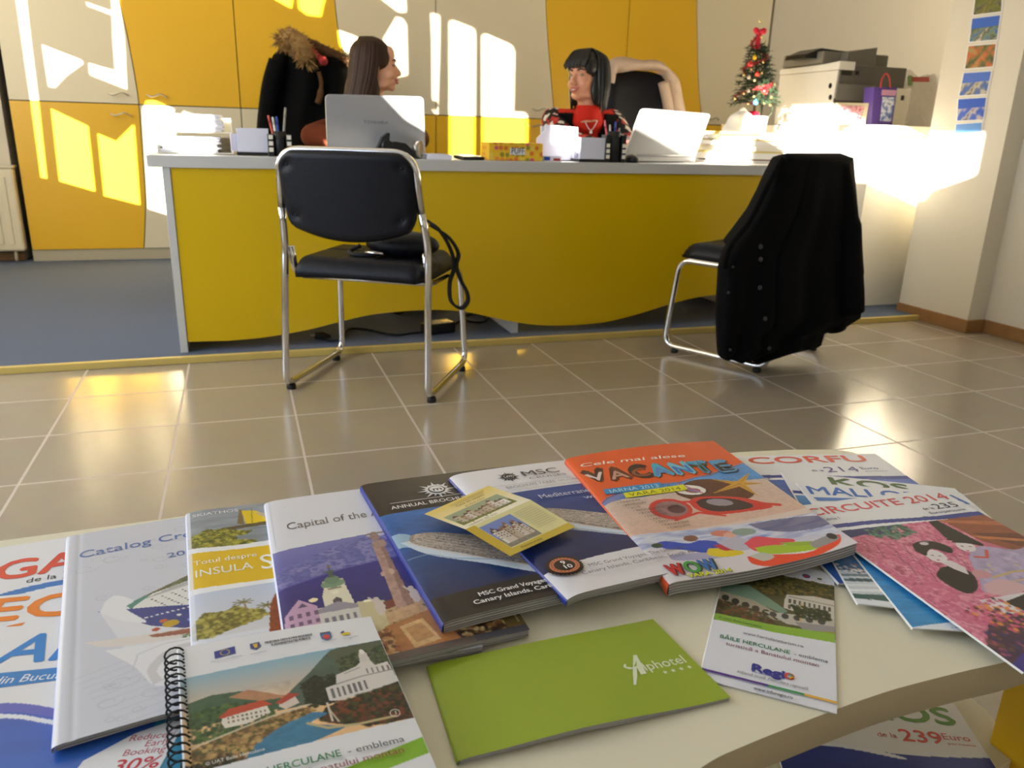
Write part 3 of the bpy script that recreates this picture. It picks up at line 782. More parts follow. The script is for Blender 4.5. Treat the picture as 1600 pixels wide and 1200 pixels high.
nc = MB(); nc.tube(bez([md2 + fwd2 * .10 + rt2 * .055 + Vector((0, 0, .05)), md2 + fwd2 * .135 + rt2 * .03 + Vector((0, 0, -.01)), md2 + fwd2 * .145 + Vector((0, 0, -.05)), md2 + fwd2 * .135 - rt2 * .03 + Vector((0, 0, -.01)), md2 + fwd2 * .10 - rt2 * .055 + Vector((0, 0, .05))], 6), .0020, 6)
nc.ball(md2 + fwd2 * .15 + Vector((0, 0, -.06)), .008, 10, 7); nc.build('necklace', M['paper'], W2)
hm = MB()
hm.ball((0, -.026, .044), (.090, .104, .090), 22, 14); hm.ball((0, -.055, -.04), (.088, .068, .10), 20, 14)
hm.ball((.066, -.02, -.05), (.026, .055, .085), 16, 12); hm.ball((-.066, -.02, -.05), (.026, .055, .085), 16, 12)
hm.ball((0, .052, .062), (.062, .034, .030), 18, 12); hm.ball((.05, .025, .045), (.034, .055, .045), 16, 10); hm.ball((-.05, .025, .045), (.034, .055, .045), 16, 10)
hv = voxel(hm, .007, iters=5); hv.xf(X2)
def st2(rr, k):
    a = rr.uniform(-3.1, 3.1); sx, cy = math.sin(a), -math.cos(a); r = rr.uniform(.98, 1.06)
    front = cy > .45
    if front:
        p = [(sx * .02, .0, .134), (sx * .05 * r, .05, .118), (sx * .066 * r, .082, .075), (sx * .07 * r + .008, .094, .038 + rr.uniform(-.012, .01))]
        return bez(p, 4), [.005] * 8 + [.0055, .005, .004, .0035, .002]
    p = [(sx * .02, .0, .134), (sx * .074 * r, -.02 + cy * .074 * r, .10), (sx * .094 * r, -.024 + cy * .094 * r, .03), (sx * .096 * r, -.03 + cy * .086 * r, -.05), (sx * .09 * r, -.035 + cy * .075 * r, -.115 - rr.uniform(0, .035))]
    return bez(p, 4), [.005] * 4 + [.0068] * 9 + [.006, .005, .004, .0025]
strands(hv, X2, 150, st2, 5)
hv.build('hair', M['hair2'], W2)

# ================================================================== office chairs behind the desk
def office_chair(name, label, x, y, zt, w, yaw):
    t = thing(name, label, 'chair', (x, y, ZC), yaw, 'office chairs behind the desk')
    def bp(u, v, s):
        a = (u - .5) * 2; W = w * (1 - .16 * v ** 3) / 2
        z = .56 + (zt - .56 - ZC) * v - .05 * abs(a) ** 3 * v ** 4
        e = min(u, 1 - u, v, 1 - v); th = .035 * (1 - (1 - min(1, e / .12)) ** 2)
        return (a * W, -.24 - .05 * v + .04 * a * a + s * th, z)
    b = MB(); b.grid(lambda u, v: bp(u, v, 1), 20, 20); b.grid(lambda u, v: bp(u, v, -1), 20, 20); b.build('backrest', M['vinyl'], t, world=False)
    b = MB(); b.ball((0, .0, .40), (w / 2 + .01, .24, .05), 24, 12); b.build('seat', M['vinyl'], t, world=False)
    b = MB(); b.tube([(0, 0, .08), (0, 0, .38)], .028, 14); b.build('gas_lift', M['blackp'], t, world=False)
    for k in range(5):
        a = k * 2 * math.pi / 5; b = MB(); b.tube([(0, 0, .10), (.27 * math.cos(a), .27 * math.sin(a), .065)], [.025, .016], 10); lg = b.build('base_leg', M['blackp'], t, world=False)
        b = MB(); b.ball((.27 * math.cos(a), .27 * math.sin(a), .028), (.02, .02, .028), 12, 8); b.build('caster', M['rubber'], lg, world=False)
    for s in (-1, 1):
        b = MB(); b.tube(bez([(s * (w / 2 + .0), -.20, .60), (s * (w / 2 + .04), -.05, .66), (s * (w / 2 + .04), .12, .655), (s * (w / 2 + .01), .13, .42)], 5), .018, 10); b.build('armrest', M['blackp'], t, world=False)
    b = MB(); b.tube([(0, -.02, .37), (0, -.24, .42), (0, -.27, .64)], .02, 8); b.build('back_bracket', M['blackp'], t, world=False)
    return t
ocx = aty(998, 150, 4.36)
office_chair('office_chair', 'black office chair behind the black-haired woman, beige cardigan over its back', ocx.x - .02, 4.09, aty(998, 110, 4.36).z, .44, math.pi - .05)
oc2 = aty(480, 120, 5.04)
office_chair('office_chair', 'black office chair by the yellow cabinets, under the fur collared coat', oc2.x, 4.82, aty(485, 92, 5.06).z, .40, math.pi)
office_chair('office_chair', 'low black office chair carrying the brown-haired woman behind the left laptop', base1.x, base1.y + .03, .86, .42, math.pi - .1)

# ---- beige cardigan over the office chair
M['beige'] = mat('beige_knit', (196, 172, 152), 0.92, spec=.1, var=.12, scale=30, bump=.5, bscale=120)
cg = thing('cardigan', 'beige knitted cardigan hung over the top of the office chair', 'cardigan', (ocx.x, 4.36, .9))
pth = [(953, 130), (956, 111), (975, 106), (1000, 107), (1022, 108), (1033, 113), (1040, 130), (1048, 160), (1052, 190), (1054, 215)]
P_ = bez([aty(x, y, 4.36) for x, y in pth], 6)
def card(u, v):
    i = min(int(u * (len(P_) - 1)), len(P_) - 2); f = u * (len(P_) - 1) - i; p = P_[i].lerp(P_[i + 1], f)
    a = 2 * math.pi * v; r1, r2 = .030 + .008 * math.sin(9 * u) + .022 * min(1, max(0, (u - .55) / .12)), .075
    d = (P_[i + 1] - P_[i]).normalized(); n = Vector((d.z, 0, -d.x))
    return tuple(p - n * -1 * (r1 * math.cos(a)) * 1 + Vector((0, r2 * math.sin(a), 0)) - n * .018 + Vector((.004 * math.sin(30 * u), 0, .005 * math.sin(25 * u + 6 * v))))
b = MB(); b.grid(card, 60, 18); b.build('body', M['beige'], cg)
b = MB(); b.tube(bez([aty(x, y, 4.28) for x, y in [(1036, 128), (1043, 160), (1046, 190), (1046, 220)]], 6), [.03] * 10 + [.035] * 9, 12); b.build('sleeve', M['beige'], cg)

# ---- black coat with a fur collar on the other office chair
M['fur'] = mat('tan_fur', (166, 132, 84), 0.95, spec=.1, var=.4, scale=70)
M['fur2'] = mat('dark_fur', (92, 66, 44), 0.95, spec=.1, var=.4, scale=70)
M['scarf'] = mat('red_scarf', (150, 40, 40), 0.9, var=.35, scale=40)
yc = 5.04
fc = thing('fur_collar_coat', 'black coat with tan fur collar hung over a chair left of the brown-haired woman', 'coat', (oc2.x, yc, .5))
crow = [(76, 438, 500), (84, 428, 528), (95, 422, 543), (120, 418, 547), (150, 413, 548), (185, 407, 550), (215, 405, 550), (260, 400, 550)]
def crow_at(v):
    y = 76 + v * 184
    for (y0, a0, b0), (y1, a1, b1) in zip(crow, crow[1:]):
        if y0 <= y <= y1: k = (y - y0) / (y1 - y0); return y, a0 + (a1 - a0) * k, b0 + (b1 - b0) * k
    return crow[-1]
def fcp(u, v, s):
    y, a, b_ = crow_at(v); p = aty(a + (b_ - a) * u, y, yc); w = math.sin(math.pi * u) ** .5
    d = w * (1 - (1 - min(1, v / .15)) ** 2) * .14 + .02 * w * math.sin(16 * u + 2 * v)
    d -= .03 * math.exp(-((u - .22) / .03) ** 2) * w
    return (p.x, p.y - s * d if s > 0 else p.y + .21 * w * .5, p.z)
b = MB(); b.grid(lambda u, v: fcp(u, v, 1), 50, 40); b.grid(lambda u, v: fcp(u, v, -1), 50, 40); b.build('body', M['coat'], fc)
b = MB(); b.tube(bez([aty(x, y, yc - .10) for x, y in [(434, 96), (424, 130), (418, 170), (414, 215), (412, 250)]], 5), [.05] * 21, 14); b.build('sleeve', M['coat'], fc)
rr = random.Random(11)
def furry(name, pts, rad, m, n):
    path = bez(pts, 8); b = MB(); k = len(path)
    b.tube(path, [rad * (.75 + .25 * math.sin(math.pi * i / (k - 1))) for i in range(k)], 14)
    for i in range(n):
        q = rr.uniform(0, k - 1.001); i0 = int(q); c = path[i0].lerp(path[i0 + 1], q - i0)
        d = Vector((rr.gauss(0, 1), rr.gauss(0, 1), rr.gauss(0, 1))).normalized(); L = rad * rr.uniform(1.1, 1.45)
        e = d * L + Vector((rr.gauss(0, .008), rr.gauss(0, .008), -.006))
        b.tube([c + d * rad * .8, c + e], [.0030, .0008], 4)
    return b.build(name, m, fc)
furry('fur_collar', [aty(x, y, yc - .14) for x, y in [(442, 66), (452, 60), (466, 68), (474, 82), (482, 94)]], .056, M['fur'], 1100)
furry('fur_trim', [aty(x, y, yc - .06) for x, y in [(462, 62), (485, 70), (505, 80), (525, 88), (548, 98)]], .034, M['fur2'], 700)
b = MB(); b.tube(bez([aty(x, y, yc - .15) for x, y in [(486, 78), (494, 86), (504, 94), (508, 98)]], 5), .018, 10); b.ball(aty(505, 95, yc - .17), .026, 12, 8); b.build('scarf', M['scarf'], fc)
b = MB(); b.tube(bez([aty(x, y, yc - .14) for x, y in [(498, 112), (502, 130), (500, 150), (496, 162)]], 5), [.012] * 8 + [.018] * 8, 10); b.build('lining', M['fur2'], fc)
# ================================================================== things on the reception desk
def dpt(x, y, Y): return aty(x, y, Y)
ZD = DT + .0005
M['lav'] = mat('white_card', (226, 226, 240), 0.7, var=.02)
M['silver'] = mat('silver_plastic', (206, 206, 208), 0.32, metal=.35, var=.03)
M['mesh'] = mat('black_wire_mesh', (20, 20, 22), 0.5, var=.1)
def px_x(px, Y): return aty(px, 240, Y).x

# letter tray with two tiers and sheets in it
Y0 = 3.20
tx0, tx1 = px_x(246, Y0), px_x(366, Y0)
tray = thing('letter_tray', 'white two-tier letter tray with loose sheets at the left end of the desk', 'tray', ((tx0 + tx1) / 2, Y0 + .14, ZD))
for z in (ZD + .002, aty(300, 207, Y0).z):
    b = MB(); b.box(tx0, tx1, Y0, Y0 + .30, z, z + .004); b.box(tx1 - .004, tx1, Y0, Y0 + .30, z, z + .055); b.box(tx0, tx1, Y0 + .296, Y0 + .30, z, z + .055); b.box(tx0, tx0 + .004, Y0, Y0 + .30, z, z + .03)
    b.build('tray_shelf', M['white'], tray, bevel=.001)
for x in (tx0 + .004, tx1 - .010):
    for y in (Y0 + .01, Y0 + .28):
        MB().box(x, x + .006, y, y + .006, ZD, aty(300, 207, Y0).z).build('post', M['white'], tray)
rr = random.Random(4)
def sheets(name, label, cx, cy, w, d, z0, n, t, m, jit=.006, rot=0.0):
    o = thing(name, label, 'paper', (cx, cy, z0))
    z = z0
    for k in range(n):
        b = MB(); b.rbox((cx + rr.uniform(-jit, jit), cy + rr.uniform(-jit, jit), z + t / 2), (w, d, t * .94), rot + rr.uniform(-.05, .05)); b.build('sheet', m[k % len(m)], o); z += t
    return o
zt2 = aty(300, 207, Y0).z
sheets('paper_stack', 'sheaf of white papers in the lower tier of the letter tray', (tx0 + tx1) / 2 - .02, Y0 + .12, .20, .22, ZD + .007, 9, .006, [M['lav'], M['paper']])
sheets('paper_stack', 'sheaf of white papers in the upper tier of the letter tray', (tx0 + tx1) / 2 - .01, Y0 + .13, .21, .24, zt2 + .005, 9, .0065, [M['paper'], M['lav']])

def memo_cube(label, x0, x1, ytop, ybot, Y, mt):
    a = aty(x0, ybot, Y); b_ = aty(x1, ytop, Y); w = px_x(x1, Y) - px_x(x0, Y)
    t = thing('memo_cube', label, 'notepad', ((a.x + b_.x) / 2, Y + w / 2, ZD))
    MB().box(a.x - .004, b_.x + .004, Y - .004, Y + w + .004, ZD, ZD + .012).build('holder', M['blackp'], t, bevel=.002)
    MB().box(a.x, b_.x, Y, Y + w, ZD + .012, b_.z).build('sheets', mt, t, bevel=.001)
    MB().rbox((a.x - .01, Y + .02, ZD + .045), (.03, .002, .06), .6).build('loose_sheet', mt, t)
    return t
memo_cube('white memo cube between letter tray and pen holder at the left', 372, 419, 201, 241, 3.17, M['lav'])
memo_cube('white memo cube beside the right pen holder near the black-haired woman', 906, 951, 216, 251, 3.10, M['lav'])

PENC = {'red': mat('red_pen', (190, 60, 50), .3, var=.05), 'blue': mat('blue_pen', (30, 80, 180), .3, var=.05), 'white': mat('white_pen', (225, 220, 210), .3, var=.03), 'grey': mat('grey_pen', (150, 146, 140), .3, var=.05), 'pink': mat('pink_pen', (216, 96, 110), .3, var=.05)}
def pen_holder(px0, px1, ytop, Y, label, pens, where):
    x0, x1 = px_x(px0, Y), px_x(px1, Y); r = (x1 - x0) / 4; ztop = aty((px0 + px1) / 2, ytop, Y).z
    t = thing('pen_holder', label, 'pen holder', ((x0 + x1) / 2, Y + r, ZD))
    cx = (x0 + x1) / 2
    b = MB(); b.lathe([(r, 0), (r, ztop - ZD), (r - .003, ztop - ZD), (r - .003, .004), (.001, .004)], (cx, Y + r, ZD), 24); b.build('cup', M['mesh'], t)
    for s in (-1, 1):
        b = MB(); b.box(cx + s * (r + .010) - .010, cx + s * (r + .010) + .010, Y, Y + .05, ZD, ZD + (ztop - ZD) * .88); b.build('side_pocket', M['mesh'], t, bevel=.002)
        b = MB()
        for k in range(3): b.box(cx + s * (r + .010) - .0075, cx + s * (r + .010) + .0075, Y - .003, Y - .0005, ZD + .016 + k * .022, ZD + .031 + k * .022)
        b.build('clip_stack', M['white'], t)
    for px, py, c in pens:
        p = aty(px, py, Y + r); bot = Vector((cx + (p.x - cx) * .25, Y + r + .004 * rr.uniform(-1, 1), ZD + .008))
        o = thing('pen', '%s %s in the %s pen holder' % (c, 'pen', where), 'pen', bot, 0, 'pens in the %s pen holder' % where)
        d = (p - bot)
        b = MB(); b.tube([bot, bot + d * .8], .0042, 8); b.build('barrel', PENC[c], o)
        b = MB(); b.tube([bot + d * .8, p], [.0045, .0035], 8); b.build('cap', PENC[c], o)
pen_holder(419, 458, 205, 3.12, 'black mesh pen holder with side pockets left of the left laptop', [(419, 180, 'red'), (426, 183, 'white'), (432, 182, 'blue'), (446, 168, 'grey')], 'left')
pen_holder(944, 980, 205, 3.09, 'black mesh pen holder with side pockets left of the right laptop', [(945, 188, 'pink'), (953, 195, 'white'), (962, 190, 'blue'), (968, 200, 'grey')], 'right')

# laptops
def laptop(label, bl, br, tl, tr, logo, dep=.25):
    t = thing('laptop', label, 'laptop', (bl + br) / 2)
    ux = (br - bl); n = Vector((-ux.y, ux.x, 0)).normalized()          # towards the user
    up = ((tl - bl) + (tr - br)) / 2
    nf = ux.cross(up).normalized()
    b = MB()
    poly = []
    r = .05
    for cx_, cy_, a0 in ((r, r * .3, 180), (1 - r, r * .3, 270), (1 - r, 1 - r * 1.4, 0), (r, 1 - r * 1.4, 90)):
        ry = r * .3 if cy_ < .5 else r * 1.4
        for k in range(6):
            a = math.radians(a0 + k * 18); poly.append((cx_ + r * math.cos(a), cy_ + ry * math.sin(a)))
    pts = [bl + ux * p[0] + (tl - bl).lerp(tr - br, p[0]) * p[1] for p in poly]
    k = len(pts); b.add([p for p in pts] + [p + n * .012 for p in pts], [tuple(range(k)), tuple(range(2 * k - 1, k - 1, -1))] + [(i, (i + 1) % k, k + (i + 1) % k, k + i) for i in range(k)])
    lid = b.build('lid', M['silver'], t, bevel=.002)
    b = MB(); q = [bl + ux * x + (tl - bl).lerp(tr - br, x) * y + n * .0125 for x, y in ((.05, .07), (.95, .07), (.95, .93), (.05, .93))]; b.quad(q); b.build('screen', M['blackp'], lid)
    if logo:
        v, f = text_mesh('TOSHIBA', .004); w = v[:, 0].max(); s = .25 / w
        b = MB(); b.add([bl + ux * (.37 + p[0] * s) + up * (.50 + p[1] * s * 1.15) - n * .0012 for p in v], f); b.build('lettering', mat('grey_lettering', (128, 128, 132), .4, var=.03), lid)
    b = MB(); q0 = [bl, br, br + n * dep, bl + n * dep]; z0, z1 = ZD + .002, ZD + .026
    b.add([(p.x, p.y, z0) for p in q0] + [(p.x, p.y, z1) for p in q0], [(0, 1, 2, 3), (7, 6, 5, 4), (0, 4, 5, 1), (1, 5, 6, 2), (2, 6, 7, 3), (3, 7, 4, 0)]); b.build('base', M['silver'], t, bevel=.003)
    b = MB()
    for i in range(14):
        for j in range(5):
            c = bl + ux * (.08 + .84 * (i + .5) / 14) + n * (dep * (.18 + .42 * (j + .5) / 5)); b.rbox((c.x, c.y, z1 + .001), (ux.length * .052, dep * .07, .002), math.atan2(ux.y, ux.x))
    b.build('keyboard', M['blackp'], t)
    b = MB(); b.tube([Vector((bl.x, bl.y, z1 + .004)) + ux * .08, Vector((bl.x, bl.y, z1 + .004)) + ux * .92], .007, 10); b.build('hinge', M['silver'], t)
    return t
def lp(x, y, Y, z=None):
    p = aty(x, y, Y)
    if z is not None: p.z = z
    return p
laptop('silver laptop with lettered lid in front of the brown-haired woman', lp(512, 244, 3.20, ZD + .026), lp(665, 247, 3.20, ZD + .026), aty(508, 147, 3.13), aty(662, 151, 3.13), True)
laptop('silver laptop with lid leaning right beside the black-haired woman', lp(976, 246, 3.18, ZD + .026), lp(1086, 250, 3.30, ZD + .026), aty(1004, 169, 3.14), aty(1111, 178, 3.22), False)

# tape dispenser, roll and small things left to right
td = thing('tape_dispenser', 'black tape dispenser leaning in front of the left laptop lid', 'dispenser', lp(615, 244, 3.10, ZD))
b = MB(); P_ = [(586, 236), (592, 226), (597, 214), (606, 207), (609, 208), (608, 220), (612, 222), (618, 221), (634, 224), (650, 240), (646, 247), (590, 247)]
b.prism([(aty(x, y, 3.10).x, max(aty(x, y, 3.10).z, ZD + .001)) for x, y in P_], 'y', 3.09, 3.135); b.build('body', M['blackp'], td, bevel=.003)
b = MB(); c = aty(604, 228, 3.10); b.lathe([(.014, -.012), (.022, -.012), (.022, .012), (.014, .012)], (0, 0, 0), 20); b.xf(Matrix.Translation((c.x, 3.085, c.z)) @ Matrix.Rotation(math.pi / 2, 4, 'X')); b.build('tape_roll', M['blackp'], td)
tr_ = thing('tape_roll', 'grey tape roll standing at the right edge of the left laptop', 'tape', lp(655, 246, 3.11, ZD))
b = MB(); c = aty(653, 233, 3.13); b.lathe([(.018, -.012), (.033, -.012), (.033, .012), (.018, .012)], (0, 0, 0), 24); b.xf(Matrix.Translation((c.x, 3.13, ZD + .0335)) @ Matrix.Rotation(math.radians(60), 4, 'Z') @ Matrix.Rotation(math.pi / 2, 4, 'X')); b.build('roll', M['steel'], tr_)
a, b_ = px_x(668, 3.10), px_x(706, 3.10)
npad = thing('notepad', 'small flat white notepad between the left laptop and the dark phone', 'notepad', ((a + b_) / 2, 3.15, ZD))
MB().box(a, b_, 3.10, 3.22, ZD, ZD + .018).build('sheets', M['lav'], npad, bevel=.001)
MB().box(a, b_, 3.222, 3.226, ZD, ZD + .02).build('binding', M['grey'], npad)
a, b_ = px_x(723, 3.09), px_x(752, 3.09)
ph = thing('mobile_phone', 'dark mobile phone lying before the tissue box', 'phone', ((a + b_) / 2, 3.14, ZD))
MB().rbox(((a + b_) / 2, 3.135, ZD + .008), (b_ - a + .02, .09, .014), .2, tilt=.06).build('body', M['blackp'], ph, bevel=.004)
MB().rbox(((a + b_) / 2, 3.135, ZD + .0155), (b_ - a, .07, .001), .2, tilt=.06).build('screen', M['steel'], ph)

# tissue box
def tissue_mat():
    m = bpy.data.materials.new('dotted_card'); m.use_nodes = True; nt = m.node_tree; b = nt.nodes['Principled BSDF']
    tc = nt.nodes.new('ShaderNodeTexCoord'); v = nt.nodes.new('ShaderNodeTexVoronoi'); v.inputs['Scale'].default_value = 46; v.inputs['Randomness'].default_value = .35
    cr = nt.nodes.new('ShaderNodeValToRGB'); cr.color_ramp.interpolation = 'CONSTANT'; e = cr.color_ramp.elements
    e[0].position = 0; e[0].color = (*lin((226, 120, 40)), 1); e[1].position = .25; e[1].color = (*lin((240, 196, 40)), 1)
    for p, c in ((.45, (216, 90, 120)), (.6, (236, 206, 90)), (.75, (150, 150, 40)), (.88, (232, 150, 60))): n = e.new(p); n.color = (*lin(c), 1)
    ss = nt.nodes.new('ShaderNodeMath'); ss.operation = 'LESS_THAN'; ss.inputs[1].default_value = .42
    mx = nt.nodes.new('ShaderNodeMix'); mx.data_type = 'RGBA'; mx.inputs[6].default_value = (*lin((238, 190, 40)), 1)
    sx = nt.nodes.new('ShaderNodeSeparateColor')
    L = nt.links.new; L(tc.outputs['Object'], v.inputs['Vector']); L(v.outputs['Distance'], ss.inputs[0]); L(v.outputs['Color'], sx.inputs[0]); L(sx.outputs[0], cr.inputs[0])
    L(ss.outputs[0], mx.inputs[0]); L(cr.outputs[0], mx.inputs[7]); L(mx.outputs[2], b.inputs['Base Color']); b.inputs['Roughness'].default_value = .4
    return m
a, b_ = px_x(764, 3.10), px_x(848, 3.10); zt = aty(800, 223, 3.10).z
tbx = thing('tissue_box', 'colourful dotted tissue box reading PUFF near the middle of the desk', 'tissue box', ((a + b_) / 2, 3.16, ZD))
MB().box(a, b_, 3.10, 3.21, ZD, zt).build('box', tissue_mat(), tbx, bevel=.002)
MB().prism([((a + b_) / 2 + .05 * math.cos(t * .3142), 3.155 + .018 * math.sin(t * .3142)) for t in range(20)], 'z', zt, zt + .0008).build('opening', M['paper'], tbx)
v, f = text_mesh('PUFF', .02); s = .056 / v[:, 0].max()
b = MB(); b.quad([(a + .088, 3.0994, zt - .046), (a + .152, 3.0994, zt - .046), (a + .152, 3.0994, zt - .020), (a + .088, 3.0994, zt - .020)], 1); b.add([(a + .092 + p[0] * s, 3.0984, zt - .042 + p[1] * s * 1.25) for p in v], f); b.build('lettering', [M['blackp'], M['paper']], tbx)

# small printed box, standing papers, mouse
a, b_ = px_x(849, 3.11), px_x(878, 3.11)
cb = thing('card_box', 'little white box with red and blue print beside the tissue box', 'box', ((a + b_) / 2, 3.13, ZD))
MB().box(a, b_, 3.11, 3.15, ZD, ZD + .022).build('box', M['lav'], cb, bevel=.001)
MB().box(a + .004, a + .03, 3.1092, 3.1098, ZD + .004, ZD + .018).build('blue_print', PENC['blue'], cb)
MB().box(a + .045, b_ - .006, 3.1092, 3.1098, ZD + .003, ZD + .012).build('red_print', PENC['red'], cb)
hold = thing('document_holder', 'white papers standing upright between tissue box and memo cube', 'papers', (px_x(875, 3.2), 3.22, ZD))
for k, (q, Y) in enumerate([([(838, 250), (903, 250), (903, 199), (880, 197), (852, 195), (853, 203), (840, 216)], 3.19), ([(846, 248), (902, 248), (902, 200), (846, 197)], 3.215)]):
    b = MB(); b.prism([(aty(x, y, Y).x, max(aty(x, y, Y).z, ZD + .001)) for x, y in q], 'y', Y, Y + .012); b.build('sheet', M['lav'], hold)
MB().box(px_x(840, 3.2), px_x(900, 3.2), 3.232, 3.26, ZD, ZD + .03).build('stand', M['blackp'], hold)
ms = thing('computer_mouse', 'black mouse at the foot of the right pen holder', 'mouse', lp(990, 249, 3.10, ZD))
c = lp(990, 249, 3.11, ZD)
b = MB(); b.ball((c.x, c.y + .02, ZD + .012), (.03, .045, .020), 16, 10); b.v = [(x, y, max(z, ZD)) for x, y, z in b.v]; b.build('body', M['blackp'], ms)
b = MB(); b.tube([(c.x - .006, c.y - .005, ZD + .031), (c.x + .006, c.y - .005, ZD + .031)], .006, 8); b.build('wheel', M['steel'], ms)

# piled folders and papers at the right end
M['folder'] = mat('yellow_folder', (228, 206, 110), .6, var=.05)
a, b_ = px_x(1106, 3.34), px_x(1232, 3.34); z = ZD
fl = thing('folder_pile', 'sunlit pile of white papers and yellow folders at the right end of the desk', 'folders', ((a + b_) / 2, 3.47, ZD))
for k, (dx, w, h, mt) in enumerate([(.01, 1.0, .012, 'paper'), (.06, .7, .006, 'wood'), (-.0, .98, .03, 'paper'), (-.02, .95, .006, 'folder'), (.02, .92, .028, 'paper'), (-.01, .96, .02, 'paper'), (.03, .86, .006, 'folder'), (.0, .98, .022, 'paper'), (.02, .9, .012, 'folder')]):
    W = (b_ - a) * w; cx = (a + b_) / 2 + dx; b = MB(); b.rbox((cx, 3.34 + .14 + .01 * math.sin(k * 2), z + h / 2), (W, .28, h * .96), .05 * math.sin(k * 1.7)); b.build('folder' if mt == 'folder' else 'paper_bundle', M[mt], fl); z += h
zf = z
# ================================================================== christmas tree on the desk return
M['needle'] = mat('dark_green_needles', (34, 58, 30), .7, var=.4, scale=60)
M['tinsel'] = mat('red_tinsel', (176, 20, 34), .35, spec=.7, var=.3, scale=120)
M['bow'] = mat('red_ribbon', (214, 26, 60), .4, var=.15)
M['trunk'] = mat('brown_bark', (84, 62, 42), .8, var=.3, scale=60)
M['gold'] = mat('gold_ball', (226, 196, 130), .2, metal=.7, var=.1)
M['pot'] = mat('white_pot', (236, 228, 216), .5, var=.03)
YT = 3.82
tb = aty(1178, 178, YT); tt = aty(1187, 36, YT)
tree = thing('christmas_tree', 'small decorated artificial christmas tree with red tinsel and bow beside the printer', 'christmas tree', (tb.x, YT, ZD))
b = MB(); b.lathe([(.055, 0), (.075, tb.z - ZD - .03), (.078, tb.z - ZD - .012), (.068, tb.z - ZD - .012)], (tb.x, YT, ZD), 24); b.build('pot', M['pot'], tree)
b = MB(); b.ball((tb.x - .01, YT, tb.z - .006), (.04, .04, .022), 14, 8); b.build('pot_wrap', M['bow'], tree)
b = MB(); b.tube([(tb.x, YT, ZD + .04), (tb.x, YT, tb.z + .05), (tt.x - .01, YT, tt.z - .04)], [.008, .008, .004], 10); b.build('trunk', M['trunk'], tree)
rr = random.Random(21); H_ = tt.z - tb.z
b = MB()
for k in range(92):
    f = .06 + .72 * (k / 91); z = tb.z + .04 + H_ * f * .86; L = (.112 * (1 - f * 1.05) + .028); a = k * 2.399 + rr.uniform(-.3, .3)
    base = Vector((tb.x + (tt.x - tb.x) * f, YT, z)); tip = base + Vector((math.cos(a) * L, math.sin(a) * L, -.018 + .028 * f))
    b.tube([base, tip], .0018, 5)
    for m_ in range(int(26 * L / .1) + 10):
        q = base.lerp(tip, rr.uniform(.2, 1)); d = Vector((rr.gauss(0, 1), rr.gauss(0, 1), rr.gauss(0, .8))).normalized() * .018 + (tip - base).normalized() * .010
        b.tube([q, q + d], [.0018, .0006], 3)
o_ = b.build('foliage', M['needle'], tree)
b = MB(); pts = []
for k in range(120):
    f = k / 119; R_ = .098 * (1 - f) + .014; a = f * 17 + 1.0; pts.append(Vector((tb.x + (tt.x - tb.x) * f + R_ * math.cos(a), YT + R_ * math.sin(a), tb.z + .055 + H_ * .80 * f)))
for p, q in zip(pts, pts[1:]):
    for j in range(5):
        c = p.lerp(q, rr.random()); d = Vector((rr.gauss(0, 1), rr.gauss(0, 1), rr.gauss(0, 1))).normalized() * .015
        b.tube([c - d * .4, c + d], [.0024, .0010], 3)
b.build('tinsel', M['tinsel'], tree)
c = aty(1187, 52, YT - .02)
for s in (-1, 1):
    b = MB(); b.ball(c + Vector((s * .020, 0, .010)), (.022, .010, .016), 14, 8, R=Matrix.Rotation(s * -.5, 3, 'Y')); b.build('bow_loop', M['bow'], tree)
    b = MB(); b.tube(bez([c, c + Vector((s * .006 - .004, 0, -.04)), c + Vector((s * .012 - .008, 0, -.075))], 5), [.010] * 11, 8, flat=.35); b.build('bow_tail', M['bow'], tree)
b = MB(); b.ball(c + Vector((0, -.008, .008)), .009, 12, 8); b.build('bow_knot', M['bow'], tree)
for (x, y, col, r) in ((1179, 90, (236, 186, 30), .012), (1183, 116, (206, 44, 24), .0115), (1181, 160, (60, 150, 214), .0135), (1170, 121, (190, 176, 160), .010), (1169, 142, (180, 166, 150), .010), (1195, 143, (196, 30, 34), .017), (1172, 100, (190, 24, 30), .016)):
    p = aty(x, y, YT - .085); b = MB(); b.ball(p, r, 16, 10); b.lathe([(.003, 0), (.003, .005)], (p.x, p.y, p.z + r - .001), 8); b.build('bauble', mat('bauble', col, .25, var=.05, coat=.3), tree)
for (x, y) in ((1187, 33), (1190, 58), (1192, 97), (1162, 117), (1190, 114), (1179, 126), (1210, 131), (1197, 142), (1162, 146), (1178, 151), (1148, 154), (1168, 162), (1194, 161), (1203, 164), (1205, 152), (1174, 108)):
    p = aty(x, y, YT - .075); b = MB(); b.ball(p, .0068, 12, 8); b.build('light', M['gold'], tree)
b = MB(); b.tube(bez([aty(1188, 160, YT + .02), aty(1189, 180, YT + .02), aty(1196, 186, YT + .01), aty(1206, 176, YT), aty(1207, 165, YT)], 5), .0022, 6); b.build('light_cord', M['needle'], tree)
